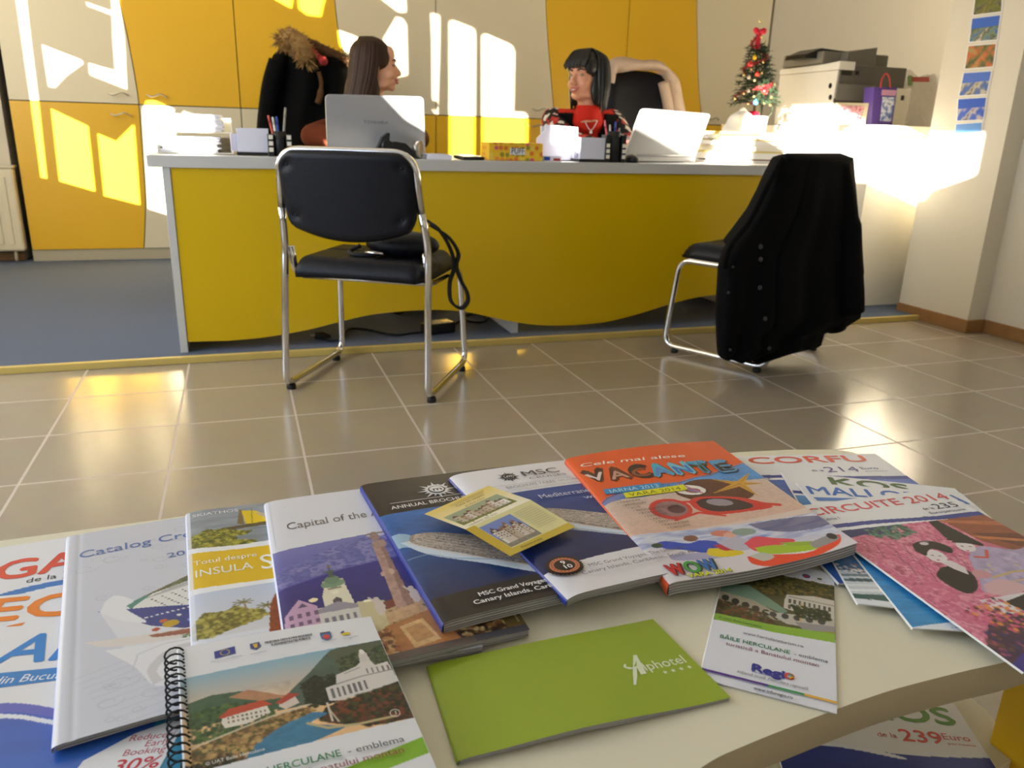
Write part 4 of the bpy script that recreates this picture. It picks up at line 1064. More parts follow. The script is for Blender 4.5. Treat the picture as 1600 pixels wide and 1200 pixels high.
# little card box and white sunlit bag by the tree
p = aty(1142, 200, 4.1); bx = thing('small_box', 'small tan card box on the desk return beside the christmas tree foot', 'box', (p.x, 4.1, ZD))
MB().box(p.x - .03, p.x + .03, 4.07, 4.15, ZD, p.z + .012).build('carton', mat('tan_card', (216, 186, 130), .6, var=.05), bx, bevel=.002)
MB().box(p.x - .032, p.x + .032, 4.068, 4.152, p.z + .012, p.z + .020).build('lid', mat('tan_card_lid', (222, 194, 140), .6, var=.05), bx, bevel=.002)
p = aty(1180, 188, 3.62); bg = thing('white_bag', 'rounded white plastic bag behind the folder pile, below the christmas tree', 'bag', (p.x, 3.72, ZD))
b = MB(); b.ball((p.x, 3.74, ZD + .12), (.10, .08, .135), 22, 14); b.ball((p.x + .08, 3.76, ZD + .08), (.09, .08, .12), 20, 12); b.ball((p.x - .05, 3.74, ZD + .06), (.09, .08, .09), 20, 12)
b = voxel(b, .008, iters=5); b.v = [(x + .004 * math.sin(90 * z), y + .004 * math.sin(70 * x), max(z, ZD + .0005)) for x, y, z in b.v]; b.build('body', M['paper'], bg)
b = MB(); b.tube(bez([(p.x - .03, 3.74, ZD + .235), (p.x, 3.735, ZD + .262), (p.x + .03, 3.74, ZD + .235)], 5), .008, 8); b.build('handle', M['paper'], bg)

# ================================================================== on the storage counter
ZK = ZCT + .0005
M['pgrey'] = mat('printer_grey', (96, 92, 84), .5, var=.05)
M['plight'] = mat('printer_light_grey', (122, 117, 107), .5, var=.04)
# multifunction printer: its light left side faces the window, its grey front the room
M['pside'] = mat('printer_side_panel', (226, 222, 212), .45, var=.03)  # pale plastic, lightened further for the window light on that side
PX0, PX1, PY0, PY1 = 2.985, 3.43, 3.60, 4.09
pr = thing('printer', 'large grey multifunction printer with pale left side, at the left end of the counter', 'printer', ((PX0 + PX1) / 2, (PY0 + PY1) / 2, ZK))
zb = aty(1290, 98, PY0).z; zs = zb + .075
MB().box(PX0 + .014, PX1, PY0, PY1, ZK, zb).build('body', M['pgrey'], pr, bevel=.006)
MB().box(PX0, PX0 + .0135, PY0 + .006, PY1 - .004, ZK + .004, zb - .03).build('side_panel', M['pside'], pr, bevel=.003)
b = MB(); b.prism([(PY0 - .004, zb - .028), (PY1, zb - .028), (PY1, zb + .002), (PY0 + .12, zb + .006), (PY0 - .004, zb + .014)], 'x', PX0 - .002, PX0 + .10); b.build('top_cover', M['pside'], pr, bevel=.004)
MB().box(PX0 - .002, PX0 + .002, PY0 + .05, PY0 + .12, ZK + .035, ZK + .041).build('slot', M['dark'], pr)
MB().box(PX0 + .012, PX1 + .004, PY0 + .15, PY1, zb + .008, zs).build('scanner_unit', M['plight'], pr, bevel=.008)
def on(x, y, Y): p = aty(x, y, Y); return p.x, p.z
b = MB(); b.prism([on(x, y, 3.80) for x, y in [(1258, 91), (1262, 84), (1284, 75), (1328, 81), (1320, 91)]], 'y', 3.80, 3.98); b.build('document_feeder', M['blackp'], pr, bevel=.004)
b = MB(); b.prism([on(x, y, 3.70) for x, y in [(1322, 96), (1326, 81), (1372, 74), (1366, 104), (1350, 108)]], 'y', 3.70, 3.95); b.build('output_cover', M['plight'], pr, bevel=.004)
b = MB(); b.prism([on(x, y, 3.78) for x, y in [(1306, 92), (1318, 83), (1326, 83), (1321, 95)]], 'y', 3.77, 3.90); b.build('paper_sheet', M['paper'], pr)
for nm, (xa, ya, xb, yb), m_, dp in (('display', (1314, 117, 1331, 111), 'blackp', .004), ('button', (1336, 117, 1342, 111), 'blackp', .005), ('paper_drawer', (1305, 156, 1366, 134), 'plight', .006), ('base_shadow_gap', (1302, 160, 1368, 157), 'dark', .002)):
    a = on(xa, ya, PY0); c = on(xb, yb, PY0); MB().box(a[0], min(c[0], PX1 - .01), PY0 - dp, PY0 + .002, a[1], c[1]).build(nm, M[m_], pr, bevel=.0015)
for yy in (134, 152):
    a = on(1297, yy, PY0); b = MB(); b.ball((a[0], PY0 - .001, a[1]), (.010, .006, .014), 12, 8); b.build('side_catch', M['blackp'], pr)
# framed photo
Yf = 3.40
def quadpts(q, Y): return [aty(x, y, Y) for x, y in q]
pf = thing('framed_photo', 'small framed photo leaning in front of the grey printer', 'photo frame', (aty(1330, 192, Yf).x, Yf, ZK))
q = quadpts([(1302, 193), (1352, 193), (1358, 161), (1308, 160)], Yf); q[0].z = q[1].z = ZK
b = MB(); b.add([p for p in q] + [p + Vector((0, .014, 0)) for p in q], [(0, 1, 2, 3), (7, 6, 5, 4), (0, 4, 5, 1), (1, 5, 6, 2), (2, 6, 7, 3), (3, 7, 4, 0)]); b.build('frame', mat('cream_frame', (206, 192, 160), .4, var=.05), pf, bevel=.002)
b = MB(); q = quadpts([(1309, 188), (1346, 188), (1351, 166), (1314, 165)], Yf - .002)
def blob_mat(name, cols, sc):
    m = bpy.data.materials.new(name); m.use_nodes = True; nt = m.node_tree; bs = nt.nodes['Principled BSDF']
    tc = nt.nodes.new('ShaderNodeTexCoord'); n = nt.nodes.new('ShaderNodeTexNoise'); n.inputs['Scale'].default_value = sc; n.inputs['Detail'].default_value = 2
    cr = nt.nodes.new('ShaderNodeValToRGB'); e = cr.color_ramp.elements
    e[0].position = .3; e[0].color = (*lin(cols[0]), 1); e[1].position = .7; e[1].color = (*lin(cols[-1]), 1)
    for i, c in enumerate(cols[1:-1]): k = e.new(.3 + .4 * (i + 1) / (len(cols) - 1)); k.color = (*lin(c), 1)
    nt.links.new(tc.outputs['Object'], n.inputs['Vector']); nt.links.new(n.outputs['Fac'], cr.inputs[0]); nt.links.new(cr.outputs[0], bs.inputs['Base Color']); bs.inputs['Roughness'].default_value = .35
    return m
b.quad(q); b.build('picture', blob_mat('group_photo_print', [(60, 40, 60), (190, 110, 120), (226, 170, 170), (140, 130, 170)], 45), pf)
# ornament
p = aty(1355, 192, 3.55); on = thing('flower_vase', 'tiny dark red vase with yellow-green blossom between frame and gift bag', 'ornament', (p.x, 3.55, ZK))
b = MB(); b.lathe([(.012, 0), (.022, .03), (.018, .06), (.010, .085)], (p.x, 3.55, ZK), 16); b.build('vase', mat('dark_red_glass', (96, 34, 24), .3, var=.1), on)
b = MB(); [b.ball((p.x + .012 * math.cos(k * 2.1), 3.55 + .012 * math.sin(k * 2.1), ZK + .105 + .010 * (k % 3)), .014, 10, 7) for k in range(6)]; b.build('blossom', mat('yellow_green_blossom', (170, 176, 30), .6, var=.2), on)
# gift bag
Yg = 3.44
gb = thing('gift_bag', 'small purple and blue paper gift bag with red cord handle', 'bag', (aty(1380, 192, Yg).x, Yg + .03, ZK))
q = [aty(1362, 193, Yg), aty(1394, 194, Yg), aty(1402, 137, Yg), aty(1366, 136, Yg)]; q[0].z = q[1].z = ZK
b = MB(); b.add([p for p in q] + [p + Vector((-.0, .07, 0)) for p in q], [(0, 1, 2, 3), (7, 6, 5, 4), (0, 4, 5, 1), (1, 5, 6, 2), (3, 7, 4, 0)]); b.build('body', mat('purple_paper', (84, 58, 140), .4, var=.15), gb)
b = MB(); b.quad([aty(x, y, Yg - .002) for x, y in [(1375, 189), (1392, 190), (1399, 152), (1379, 151)]]); b.build('picture_panel', blob_mat('snow_scene_print', [(50, 70, 140), (120, 140, 190), (236, 236, 240), (90, 100, 160)], 30), gb)
b = MB(); b.quad([aty(x, y, Yg - .002) for x, y in [(1377, 149), (1399, 150), (1401, 141), (1378, 140)]]); b.build('white_band', mat('pink_band', (206, 150, 180), .4, var=.1), gb)
b = MB(); b.tube(bez([aty(1376, 137, Yg), aty(1378, 124, Yg), aty(1384, 115, Yg), aty(1389, 120, Yg), aty(1391, 137, Yg)], 6), .004, 8); b.build('handle', mat('red_cord', (190, 60, 50), .6, var=.1), gb)
# white carton
Yc = 3.52
cn = thing('carton', 'narrow white carton standing right of the gift bag', 'box', (aty(1408, 195, Yc).x, Yc + .05, ZK))
a = aty(1394, 195, Yc); c = aty(1424, 139, Yc)
MB().box(a.x, c.x, Yc, Yc + .09, ZK, c.z).build('body', M['white'], cn, bevel=.002)
p = aty(1410, 153, Yc); MB().box(p.x - .010, p.x + .010, Yc - .002, Yc, p.z - .012, p.z + .012).build('printed_mark', M['dark'], cn)
# translucent carrier bag
Yb = 3.62
M['film'] = mat('translucent_film', (190, 178, 160), .35, var=.12, scale=14, alpha=.42)
cb_ = thing('carrier_bag', 'translucent plastic carrier bag with red and green print at the counter right end', 'bag', (aty(1450, 200, Yb).x, Yb + .04, ZK))
def cbp(u, v, s):
    xa = aty(1415 + 7 * v, 200 - 88 * v, Yb).x; xb = aty(1478 + 5 * v, 200 - 88 * v, Yb).x; z = ZK + (aty(1445, 112, Yb).z - ZK) * v
    w = math.sin(math.pi * u) ** .6
    return (xa + (xb - xa) * u, Yb + .05 + s * .05 * w * (1 - .5 * v) + .008 * math.sin(9 * u + 5 * v), z - .02 * v * math.sin(math.pi * u) ** 2 + .01 * v * math.sin(12 * u))
b = MB(); b.grid(lambda u, v: cbp(u, v, -1), 26, 20); b.grid(lambda u, v: cbp(u, v, 1), 26, 20); b.build('film', M['film'], cb_)
for (xa, xb, ya, yb, col) in ((1425, 1452, 120, 128, (190, 90, 80)), (1418, 1426, 118, 134, (120, 150, 90))):
    b = MB(); b.quad([aty(xa, yb, Yb - .004), aty(xb, yb, Yb - .004), aty(xb, ya, Yb - .004), aty(xa, ya, Yb - .004)]); b.build('print', mat('bag_print', col, .5, var=.2), cb_)

# ================================================================== travel photos on the pier
quads = [[(1524, -14), (1568, -19), (1566, 19), (1519, 25)], [(1518, 28), (1565, 22), (1559, 63), (1513, 67)], [(1512, 71), (1558, 67), (1553, 105), (1506, 109)], [(1505, 113), (1551, 110), (1543, 148), (1497, 151)], [(1496, 154), (1543, 151), (1538, 188), (1494, 190)], [(1493, 193), (1536, 190), (1533, 227), (1488, 230)]]
plab = ['topmost travel photo of a green hillside on the white pier', 'travel photo of blue sky above a rocky garden, second from the top on the pier', 'travel photo of a red blossom and greenery, third from the top on the pier', 'travel photo of a harbour with glare across it, fourth from the top on the pier', 'travel photo of a white coastal town under deep blue sky, fifth on the pier', 'lowest travel photo on the pier, sunlit, pink and blue']
pcol = [[(60, 50, 90), (120, 120, 60), (90, 100, 40), (150, 130, 80)], [(40, 90, 180), (120, 140, 110), (70, 90, 70), (210, 190, 180)], [(60, 60, 50), (110, 110, 60), (200, 100, 60), (160, 150, 90)], [(60, 100, 190), (90, 110, 150), (200, 190, 170), (90, 80, 60)], [(30, 80, 180), (40, 90, 190), (190, 180, 180), (60, 70, 100)], [(90, 140, 210), (230, 170, 150), (240, 220, 220), (120, 90, 150)]]
sky = [None, (44, 100, 196), None, (70, 110, 200), (30, 86, 190), (90, 150, 220)]
for k, q in enumerate(quads):
    P_ = [atx(x, y, XR - .003) for x, y in q]
    t = thing('photo_print', plab[k], 'photo', sum(P_, Vector()) / 4, 0, 'travel photos on the pier')
    mb = MB(); mb.add([p for p in P_] + [p + Vector((.0022, 0, 0)) for p in P_], [(0, 1, 2, 3), (7, 6, 5, 4), (0, 4, 5, 1), (1, 5, 6, 2), (2, 6, 7, 3), (3, 7, 4, 0)]); mb.build('print_border', M['paper'], t)
    def lerp2(u, v): return P_[0].lerp(P_[1], u).lerp(P_[3].lerp(P_[2], u), v) - Vector((.0008, 0, 0))
    b = MB(); b.quad([lerp2(.04, .04), lerp2(.96, .04), lerp2(.96, .96), lerp2(.04, .96)]); b.build('picture', blob_mat('travel_photo', pcol[k], 26), t)
    if sky[k]:
        b = MB(); b.quad([lerp2(.04, .04) - Vector((.0006, 0, 0)), lerp2(.96, .04) - Vector((.0006, 0, 0)), lerp2(.96, .42) - Vector((.0006, 0, 0)), lerp2(.04, .46) - Vector((.0006, 0, 0))]); b.build('sky_area', mat('photo_sky', sky[k], .3, var=.12, scale=12), t)

# ---- left wall windows, cut-out panels added to shape the sunlight
H2 = [[(.62, 2.17), (.62, 2.42), (.14, 2.40), (.14, 2.42), (.16, 2.80), (-.28, 2.80), (-.31, 2.72), (-1.2, 2.72), (-1.2, 2.55), (-.966, 2.465), (-.94, 2.42), (-.05, 2.41), (-.05, 2.17)],
      [(.46, 1.98), (.60, 1.98), (.60, 2.12), (.46, 2.12)], [(1.62, 1.42), (1.88, 1.42), (1.88, 1.66), (1.62, 1.66)]]
H2 += holes_from([[(597, 148), (664, 148), (662, 213), (640, 192), (620, 180)]], lambda x, y: aty(x, y, 3.13))
window('sun_cutout_window_1', 2.15, 5.3, .4, 2.85, H1)
window('sun_cutout_window_2', -1.4, 2.10, 1.30, 2.85, H2)
wl = MB()
for (a, b_, c, d) in ((-1.7, -1.4, 0, CEIL), (-1.4, 2.10, 0, 1.30), (2.10, 2.15, 0, CEIL), (2.15, 5.3, 0, .4), (5.3, 6.0, 0, CEIL), (-1.4, 2.10, 2.85, CEIL), (2.15, 5.3, 2.85, CEIL)): wl.box(XW - .06, XW, a, b_, c, d)
struct(wl.build('wall_left', M['wall']))
# ================================================================== brochures: where every cover lies (corners TL, TR, BL, BR)
def V2(a): return Vector((math.cos(a), math.sin(a), 0))
def from_left(tl, bl, w, h, zr):
    """Rectangle of w x h metres from its top-left corner and a point down its left edge; right side at height zr."""
    a = atz(*tl); b = atz(*bl); d = (b - a); d.z = 0; d.normalize(); p = Vector((-d.y, d.x, 0))
    TL = a; BL = a + d * h; BL.z = bl[2]; TR = a + p * w; TR.z = zr; BR = TR + d * h; BR.z = zr
    return TL, TR, BL, BR
def from_top(tr, tl_on, w, h, z):
    a = atz(*tr); b = atz(*tl_on); d = a - b; d.z = 0; d.normalize(); p = Vector((d.y, -d.x, 0))
    TL = a - d * w; return TL, a, TL + p * h, a + p * h
C = {}
C['GA'] = from_top((220, 822, .4425), (0, 856, .4425), .210, .297, .4425)
C['EC'] = from_top((270, 906, .4445), (0, 932, .4445), .210, .297, .4445)
C['AN'] = from_top((345, 951, .4465), (0, 981, .4465), .210, .297, .4465)
C['CAT'] = from_left((105, 838, .4545), (82, 1172, .4545), .210, .297, .4500)
C['SKI'] = from_left((291, 800, .4575), (300, 1000, .4575), .210, .297, .4470)
def _cap():
    TL = atz(414, 784, .4620); BR = atz(828, 984, .4480); d = V2(math.radians(-88.5)); BL = TL + d * .300; BL.z = .4620; TR = TL + (BR - BL); TR.z = .4480
    return TL, TR, BL, BR
C['CAP'] = _cap()
def _three(tl, bl, br):
    a, b, c = atz(*tl), atz(*bl), atz(*br); d = a + (c - b); d.z = c.z; return a, d, b, c
C['MSC1'] = _three((564, 757, .4650), (693, 972, .4650), (1027, 898, .4500))
C['MSC2'] = _three((702, 742, .4660), (887, 931, .4660), (1188, 868, .4530))
C['VAC'] = (atz(884, 716, .4660), atz(1115, 689, .4640), atz(1046, 910, .4620), atz(1340, 853, .4640))
C['COR'] = from_top((1368, 709, .4450), (1172, 713, .4450), .210, .297, .4450)
C['KOS'] = _three((1221, 737, .4480), (1341, 943, .4460), (1540, 955, .4460))
C['KOS'] = (atz(1221, 737, .4480), atz(1492, 763, .4480), atz(1341, 943, .4470), None)
C['MAL'] = (atz(1245, 754, .4510), atz(1501, 770, .4500), atz(1427, 981, .4480), None)
C['CIR'] = (atz(1242, 791, .4550), atz(1465, 764, .4550), atz(1600, 1051, .4530), None)
for k in ('KOS', 'MAL', 'CIR'):
    a, b, c, _ = C[k]; d = b + (c - a); C[k] = (a, b, c, d)
def _note():
    a = atz(278, 1013, .4700); b = atz(579, 963, .4655); d = b - a; d.z = 0; w = d.length; d.normalize(); p = Vector((d.y, -d.x, 0)); p = (atz(682, 1200, .4610) - b); p.z = 0; p.normalize()
    h = w * 1.42; c = a + p * h; c.z = .4660; e = b + p * h; e.z = .4600
    return a, b, c, e
C['NOTE'] = _note()
C['ALP'] = (atz(669, 1038, .4450), atz(1020, 967, .4430), atz(717, 1187, .4450), atz(1142, 1090, .4430))
def _fly():
    br = atz(1308, 1115, .4418); tr0 = atz(1303, 893, .4418); bl = atz(1093, 1060, .4418); d = (tr0 - br).normalized(); h = .205
    return bl + d * h, br + d * h, bl, br
C['FLY'] = _fly()
def _kos2():
    z = .2525; tr = atz(1482, 1085, z); d = V2(math.radians(-24)); p = Vector((d.y, -d.x, 0)); tl = tr - d * .21
    return tl, tr, tl + p * .297, tr + p * .297
C['KOS2'] = _kos2()
# ================================================================== the coffee table
M['tabletop'] = mat('cream_table_laminate', (226, 221, 198), 0.42, spec=.45, var=.02, scale=10)
M['tedge'] = mat('shaded_table_edge', (184, 170, 138), 0.45, var=.03, scale=12)  # edge colour darkened to carry the shade on the table's near side
M['tleg'] = mat('yellow_table_leg', (226, 178, 20), .35, var=.03)
TZ = .440
table = thing('coffee_table', 'cream coffee table with a wavy front edge, covered in travel brochures', 'table', (.15, .55, 0))
near = [(-.50, .235), (-.42, .205), (-.2, .20), (-.05, .222), (.08, .268), (.18, .318), (.258, .348), (.30, .357), (.385, .368), (.442, .373), (.507, .374), (.575, .374), (.66, .384), (.72, .42), (.750, .50)]
edge = [(p.x, p.y) for p in bez([(x, y, 0) for x, y in near], 6)] + [(.756, .60), (.755, .74), (.748, .772), (.725, .786), (.67, .800), (.60, .810), (.4, .818), (.1, .818), (-.3, .800), (-.46, .79), (-.50, .75)]
n = len(edge)
b = MB(); tri = geometry.tessellate_polygon([[Vector((x, y, 0)) for x, y in edge]])
b.add([(x, y, TZ) for x, y in edge] + [(x, y, TZ - .0285) for x, y in edge], [tuple(t) for t in tri], 0)
o0 = len(b.v) - 2 * n
for t in tri: b.f.append([i + n for i in t]); b.mi.append(0); b.sm.append(False)
for i in range(n): j = (i + 1) % n; b.f.append([i, j, n + j, n + i]); b.mi.append(1); b.sm.append(True)
b.build('tabletop', [M['tabletop'], M['tedge']], table, bevel=.0012)
SZ_ = .2485
sh_ = [(-.44, .36), (.0, .36), (.3, .40), (.60, .415), (.705, .44), (.73, .50), (.73, .76), (-.44, .76)]
MB().prism(sh_, 'z', SZ_ - .020, SZ_).build('shelf', M['tabletop'], table, bevel=.0012)
for (x0, x1, y0, y1) in ((.690, .735, .375, .462), (.690, .735, .68, .765), (-.47, -.425, .30, .38), (-.47, -.425, .68, .765)):
    MB().box(x0, x1, y0, y1, 0, TZ - .0288).build('leg', M['tleg'], table, bevel=.002)

# ================================================================== painting printed covers (millimetres from the cover's top-left corner)
def L_(c): return np.array(lin(c))
class Cv:
    def __init__(s, w, h, res, bg):
        s.w, s.h = w, h; s.nx, s.ny = int(w * res), int(h * res)
        xs = np.linspace(0, w, s.nx + 1); ys = np.linspace(0, h, s.ny + 1)
        s.X, s.Y = np.meshgrid(xs, ys); s.a = np.zeros(s.X.shape + (3,)); s.a[:] = L_(bg); s.soft = .5 / res; s.rng = np.random.RandomState(int(w * 7 + h))
        s.items = []
    def put(s, m, c, al=1.0):
        m = np.clip(m, 0, 1)[..., None] * al; s.a = s.a * (1 - m) + (L_(c) if not isinstance(c, np.ndarray) else c) * m; return s
    def rect(s, x0, y0, x1, y1, c, al=1): return s.put(((s.X >= x0) & (s.X <= x1) & (s.Y >= y0) & (s.Y <= y1)).astype(float), c, al)
    def pm(s, pts):
        ins = np.zeros(s.X.shape, bool); n = len(pts)
        for i in range(n):
            x0, y0 = pts[i]; x1, y1 = pts[(i + 1) % n]
            if y0 == y1: continue
            c = ((y0 > s.Y) != (y1 > s.Y)) & (s.X < (x1 - x0) * (s.Y - y0) / (y1 - y0) + x0); ins ^= c
        return ins
    def poly(s, pts, c, al=1): return s.put(s.pm(pts).astype(float), c, al)
    def curve(s, pts, c, al=1, n=8):
        P = bez([(x, y, 0) for x, y in pts + pts[:1]], n); return s.poly([(p.x, p.y) for p in P], c, al)
    def em(s, cx, cy, rx, ry, rot=0, soft=.0):
        ca, sa = math.cos(rot), math.sin(rot); dx, dy = s.X - cx, s.Y - cy
        d = np.sqrt(((dx * ca + dy * sa) / rx) ** 2 + ((-dx * sa + dy * ca) / ry) ** 2)
        return np.clip((1 - d) / soft, 0, 1) if soft else (d <= 1).astype(float)
    def ell(s, cx, cy, rx, ry, c, al=1, rot=0, soft=.0): return s.put(s.em(cx, cy, rx, ry, rot, soft), c, al)
    def line(s, pts, w, c, al=1):
        m = np.zeros(s.X.shape)
        for (x0, y0), (x1, y1) in zip(pts, pts[1:]):
            dx, dy = x1 - x0, y1 - y0; L2 = dx * dx + dy * dy + 1e-9; t = np.clip(((s.X - x0) * dx + (s.Y - y0) * dy) / L2, 0, 1)
            d = np.hypot(s.X - x0 - t * dx, s.Y - y0 - t * dy); m = np.maximum(m, np.clip((w / 2 + .35 - d) / .7, 0, 1))
        return s.put(m, c, al)
    def grad(s, y0, y1, c0, c1, mask=None, horiz=False):
        t = np.clip(((s.X if horiz else s.Y) - y0) / (y1 - y0), 0, 1)[..., None]; col = L_(c0) * (1 - t) + L_(c1) * t
        m = ((s.Y >= y0) & (s.Y <= y1)).astype(float) if mask is None else mask.astype(float)
        s.a = s.a * (1 - m[..., None]) + col * m[..., None]; return s
    def noise(s, mask, scale, amp, seed=0, stretch=1.0, cols=None):
        r = np.random.RandomState(seed); f = np.zeros(s.X.shape); tot = 0
        for o in range(4):
            g = scale / 2 ** o; nx, ny = int(s.w / (g * stretch)) + 3, int(s.h / g) + 3; q = r.rand(ny, nx)
            u, v = s.X / (g * stretch), s.Y / g; i, j = u.astype(int), v.astype(int); fu, fv = u - i, v - j
            fu = fu * fu * (3 - 2 * fu); fv = fv * fv * (3 - 2 * fv)
            f += (q[j, i] * (1 - fu) * (1 - fv) + q[j, i + 1] * fu * (1 - fv) + q[j + 1, i] * (1 - fu) * fv + q[j + 1, i + 1] * fu * fv) * .6 ** o; tot += .6 ** o
        f = f / tot; m = (np.ones(s.X.shape) if mask is None else mask.astype(float))
        if cols is None: s.a = np.clip(s.a * (1 + (f - .5)[..., None] * 2 * amp * m[..., None]), 0, 1)
        else:
            f = np.clip((f - .5) * 1.9 + .5, 0, .9999) * (len(cols) - 1); i = f.astype(int); t = (f - i)[..., None]; cs = np.array([L_(c) for c in cols])
            col = cs[i] * (1 - t) + cs[np.minimum(i + 1, len(cols) - 1)] * t; s.put(m, col, amp)
        return s
    def blobs(s, pts, n, r, cols, seed=0, al=.9, asp=1.0):
        """n small dabs inside the polygon pts."""
        rr = random.Random(seed); xs = [p[0] for p in pts]; ys = [p[1] for p in pts]
        def ins(x, y):
            c = False
            for i in range(len(pts)):
                x0, y0 = pts[i]; x1, y1 = pts[(i + 1) % len(pts)]
                if (y0 > y) != (y1 > y) and x < (x1 - x0) * (y - y0) / (y1 - y0) + x0: c = not c
            return c
        k = 0; sx, sy = s.nx / s.w, s.ny / s.h
        for _ in range(n * 6):
            x, y = rr.uniform(min(xs), max(xs)), rr.uniform(min(ys), max(ys))
            if not ins(x, y): continue
            R = r * rr.uniform(.5, 1.3); c = L_(rr.choice(cols)); k += 1
            i0, i1 = max(0, int((x - R * asp) * sx)), min(s.nx, int((x + R * asp) * sx) + 2); j0, j1 = max(0, int((y - R) * sy)), min(s.ny, int((y + R) * sy) + 2)
            if i1 <= i0 or j1 <= j0: continue
            d = np.hypot((s.X[j0:j1, i0:i1] - x) / (R * asp), (s.Y[j0:j1, i0:i1] - y) / R); m = (np.clip((1 - d) * 2, 0, 1) * al)[..., None]
            s.a[j0:j1, i0:i1] = s.a[j0:j1, i0:i1] * (1 - m) + c * m
            if k >= n: break
        return s
    # crisp lettering and shapes kept as outlines
    def t(s, txt, x, y, h, c, w=None, sl=0.0, rot=0.0, bold=0.0, al='l', ky=1.0):
        s.items.append(('t', txt, x, y, h, c, w, sl, rot, bold, al)); return s
    def p(s, pts, c): s.items.append(('p', pts, c)); return s
    def ring(s, cx, cy, r0, r1, c, n=36):
        for i in range(n):
            a, b_ = 2 * math.pi * i / n, 2 * math.pi * (i + 1) / n
            s.p([(cx + r0 * math.cos(a), cy + r0 * math.sin(a)), (cx + r1 * math.cos(a), cy + r1 * math.sin(a)), (cx + r1 * math.cos(b_), cy + r1 * math.sin(b_)), (cx + r0 * math.cos(b_), cy + r0 * math.sin(b_))], c)
        return s
    def disc(s, cx, cy, r, c, n=28, ry=None): return s.p([(cx + r * math.cos(2 * math.pi * i / n), cy + (ry or r) * math.sin(2 * math.pi * i / n)) for i in range(n)], c)
    def star(s, cx, cy, r, c, k=5, inner=.42, rot=-math.pi / 2):
        return s.p([(cx + (r if i % 2 == 0 else r * inner) * math.cos(rot + math.pi * i / k), cy + (r if i % 2 == 0 else r * inner) * math.sin(rot + math.pi * i / k)) for i in range(2 * k)], c)

def cover_mesh(name, cv, corners, curl, parent, m):
    a, b_, c, d = [np.array(q) for q in corners]
    def S(u, v, lift):
        u = np.asarray(u)[..., None]; v = np.asarray(v)[..., None]
        p = (a * (1 - u) + b_ * u) * (1 - v) + (c * (1 - u) + d * u) * v
        p[..., 2] += curl(u[..., 0], v[..., 0]) + lift; return p
    U, V = cv.X / cv.w, cv.Y / cv.h
    vs = S(U, V, 0.0).reshape(-1, 3); col = cv.a.reshape(-1, 3); n = cv.nx + 1
    j, i = np.mgrid[0:cv.ny, 0:cv.nx]; q = (j * n + i).ravel()
    fs = np.stack([q, q + n, q + n + 1, q + 1], 1)
    V_ = [vs]; C_ = [col]; F = [list(map(int, f)) for f in fs]; o = len(vs); layer = 0
    for it in cv.items:
        layer += 6
        if it[0] == 't':
            _, txt, x, y, h, cc, w, sl, rot, bold, al = it
            v, f = text_mesh(txt)
            if not len(v): continue
            sc = h / .70; v = v.copy(); W = v[:, 0].max()
            sxx = sc if w is None else w / W
            px = v[:, 0] * sxx + v[:, 1] * sc * sl; py = -v[:, 1] * sc
            if al == 'r': px = px - W * sxx
            if al == 'c': px = px - W * sxx / 2
            ca, sa = math.cos(rot), math.sin(rot); X = x + px * ca - py * sa; Y = y + px * sa + py * ca; lift = .00022 + layer * .000004
            if bold:
                bb = bold * sc * 1.2; sh = [(-bb, 0), (bb, 0), (0, bb), (0, -bb), (0, 0)]; k0 = len(X); lift = np.repeat(lift + np.arange(5) * .000004, k0)
                X = np.concatenate([X + q[0] for q in sh]); Y = np.concatenate([Y + q[1] for q in sh]); f = [tuple(i + k0 * q for i in t) for q in range(5) for t in f]
        else:
            pts = it[1]; cc = it[2]; X = np.array([p[0] for p in pts], float); Y = np.array([p[1] for p in pts], float)
            f = [tuple(t) for t in geometry.tessellate_polygon([[Vector((x, y, 0)) for x, y in pts]])]; lift = .00022 + layer * .000004
        if X.max() > cv.w + 1 or X.min() < -1:
            pass
        nv = S(X / cv.w, Y / cv.h, lift).reshape(-1, 3)
        V_.append(nv); C_.append(np.tile(L_(cc), (len(nv), 1))); F += [[int(k) + o for k in t] for t in f]; o += len(nv)
    vs = np.concatenate(V_); col = np.concatenate(C_)
    inv = np.array(parent.location)
    me = bpy.data.meshes.new(name); me.from_pydata((vs - inv).tolist(), [], F); me.materials.append(m)
    at = me.color_attributes.new('Col', 'FLOAT_COLOR', 'POINT'); at.data.foreach_set('color', np.concatenate([col, np.ones((len(col), 1))], 1).astype(np.float32).ravel())
    me.polygons.foreach_set('use_smooth', [True] * len(me.polygons)); me.update()
    # glyph triangles may wind either way: make every face look up
    bm = bmesh.new(); bm.from_mesh(me); bm.normal_update()
    fl = [f for f in bm.faces if f.normal.z < 0]
    if fl: bmesh.ops.reverse_faces(bm, faces=fl)
    bm.to_mesh(me); bm.free()
    ob = bpy.data.objects.new(name, me); COL.objects.link(ob); ob.parent = parent
    return ob, S
FLAT = lambda u, v: u * 0
LAID = []
def under(x, y):
    """Height of the table or of the highest cover already lying at (x, y)."""
    z = TZ
    for a, b_, c, d in LAID:
        e1, e2 = b_ - a, c - a; det = e1.x * e2.y - e1.y * e2.x
        u = ((x - a.x) * e2.y - (y - a.y) * e2.x) / det; v = (e1.x * (y - a.y) - e1.y * (x - a.x)) / det
        if 0 <= u <= 1 and 0 <= v <= 1: z = max(z, a.z + e1.z * u + e2.z * v)
    return z
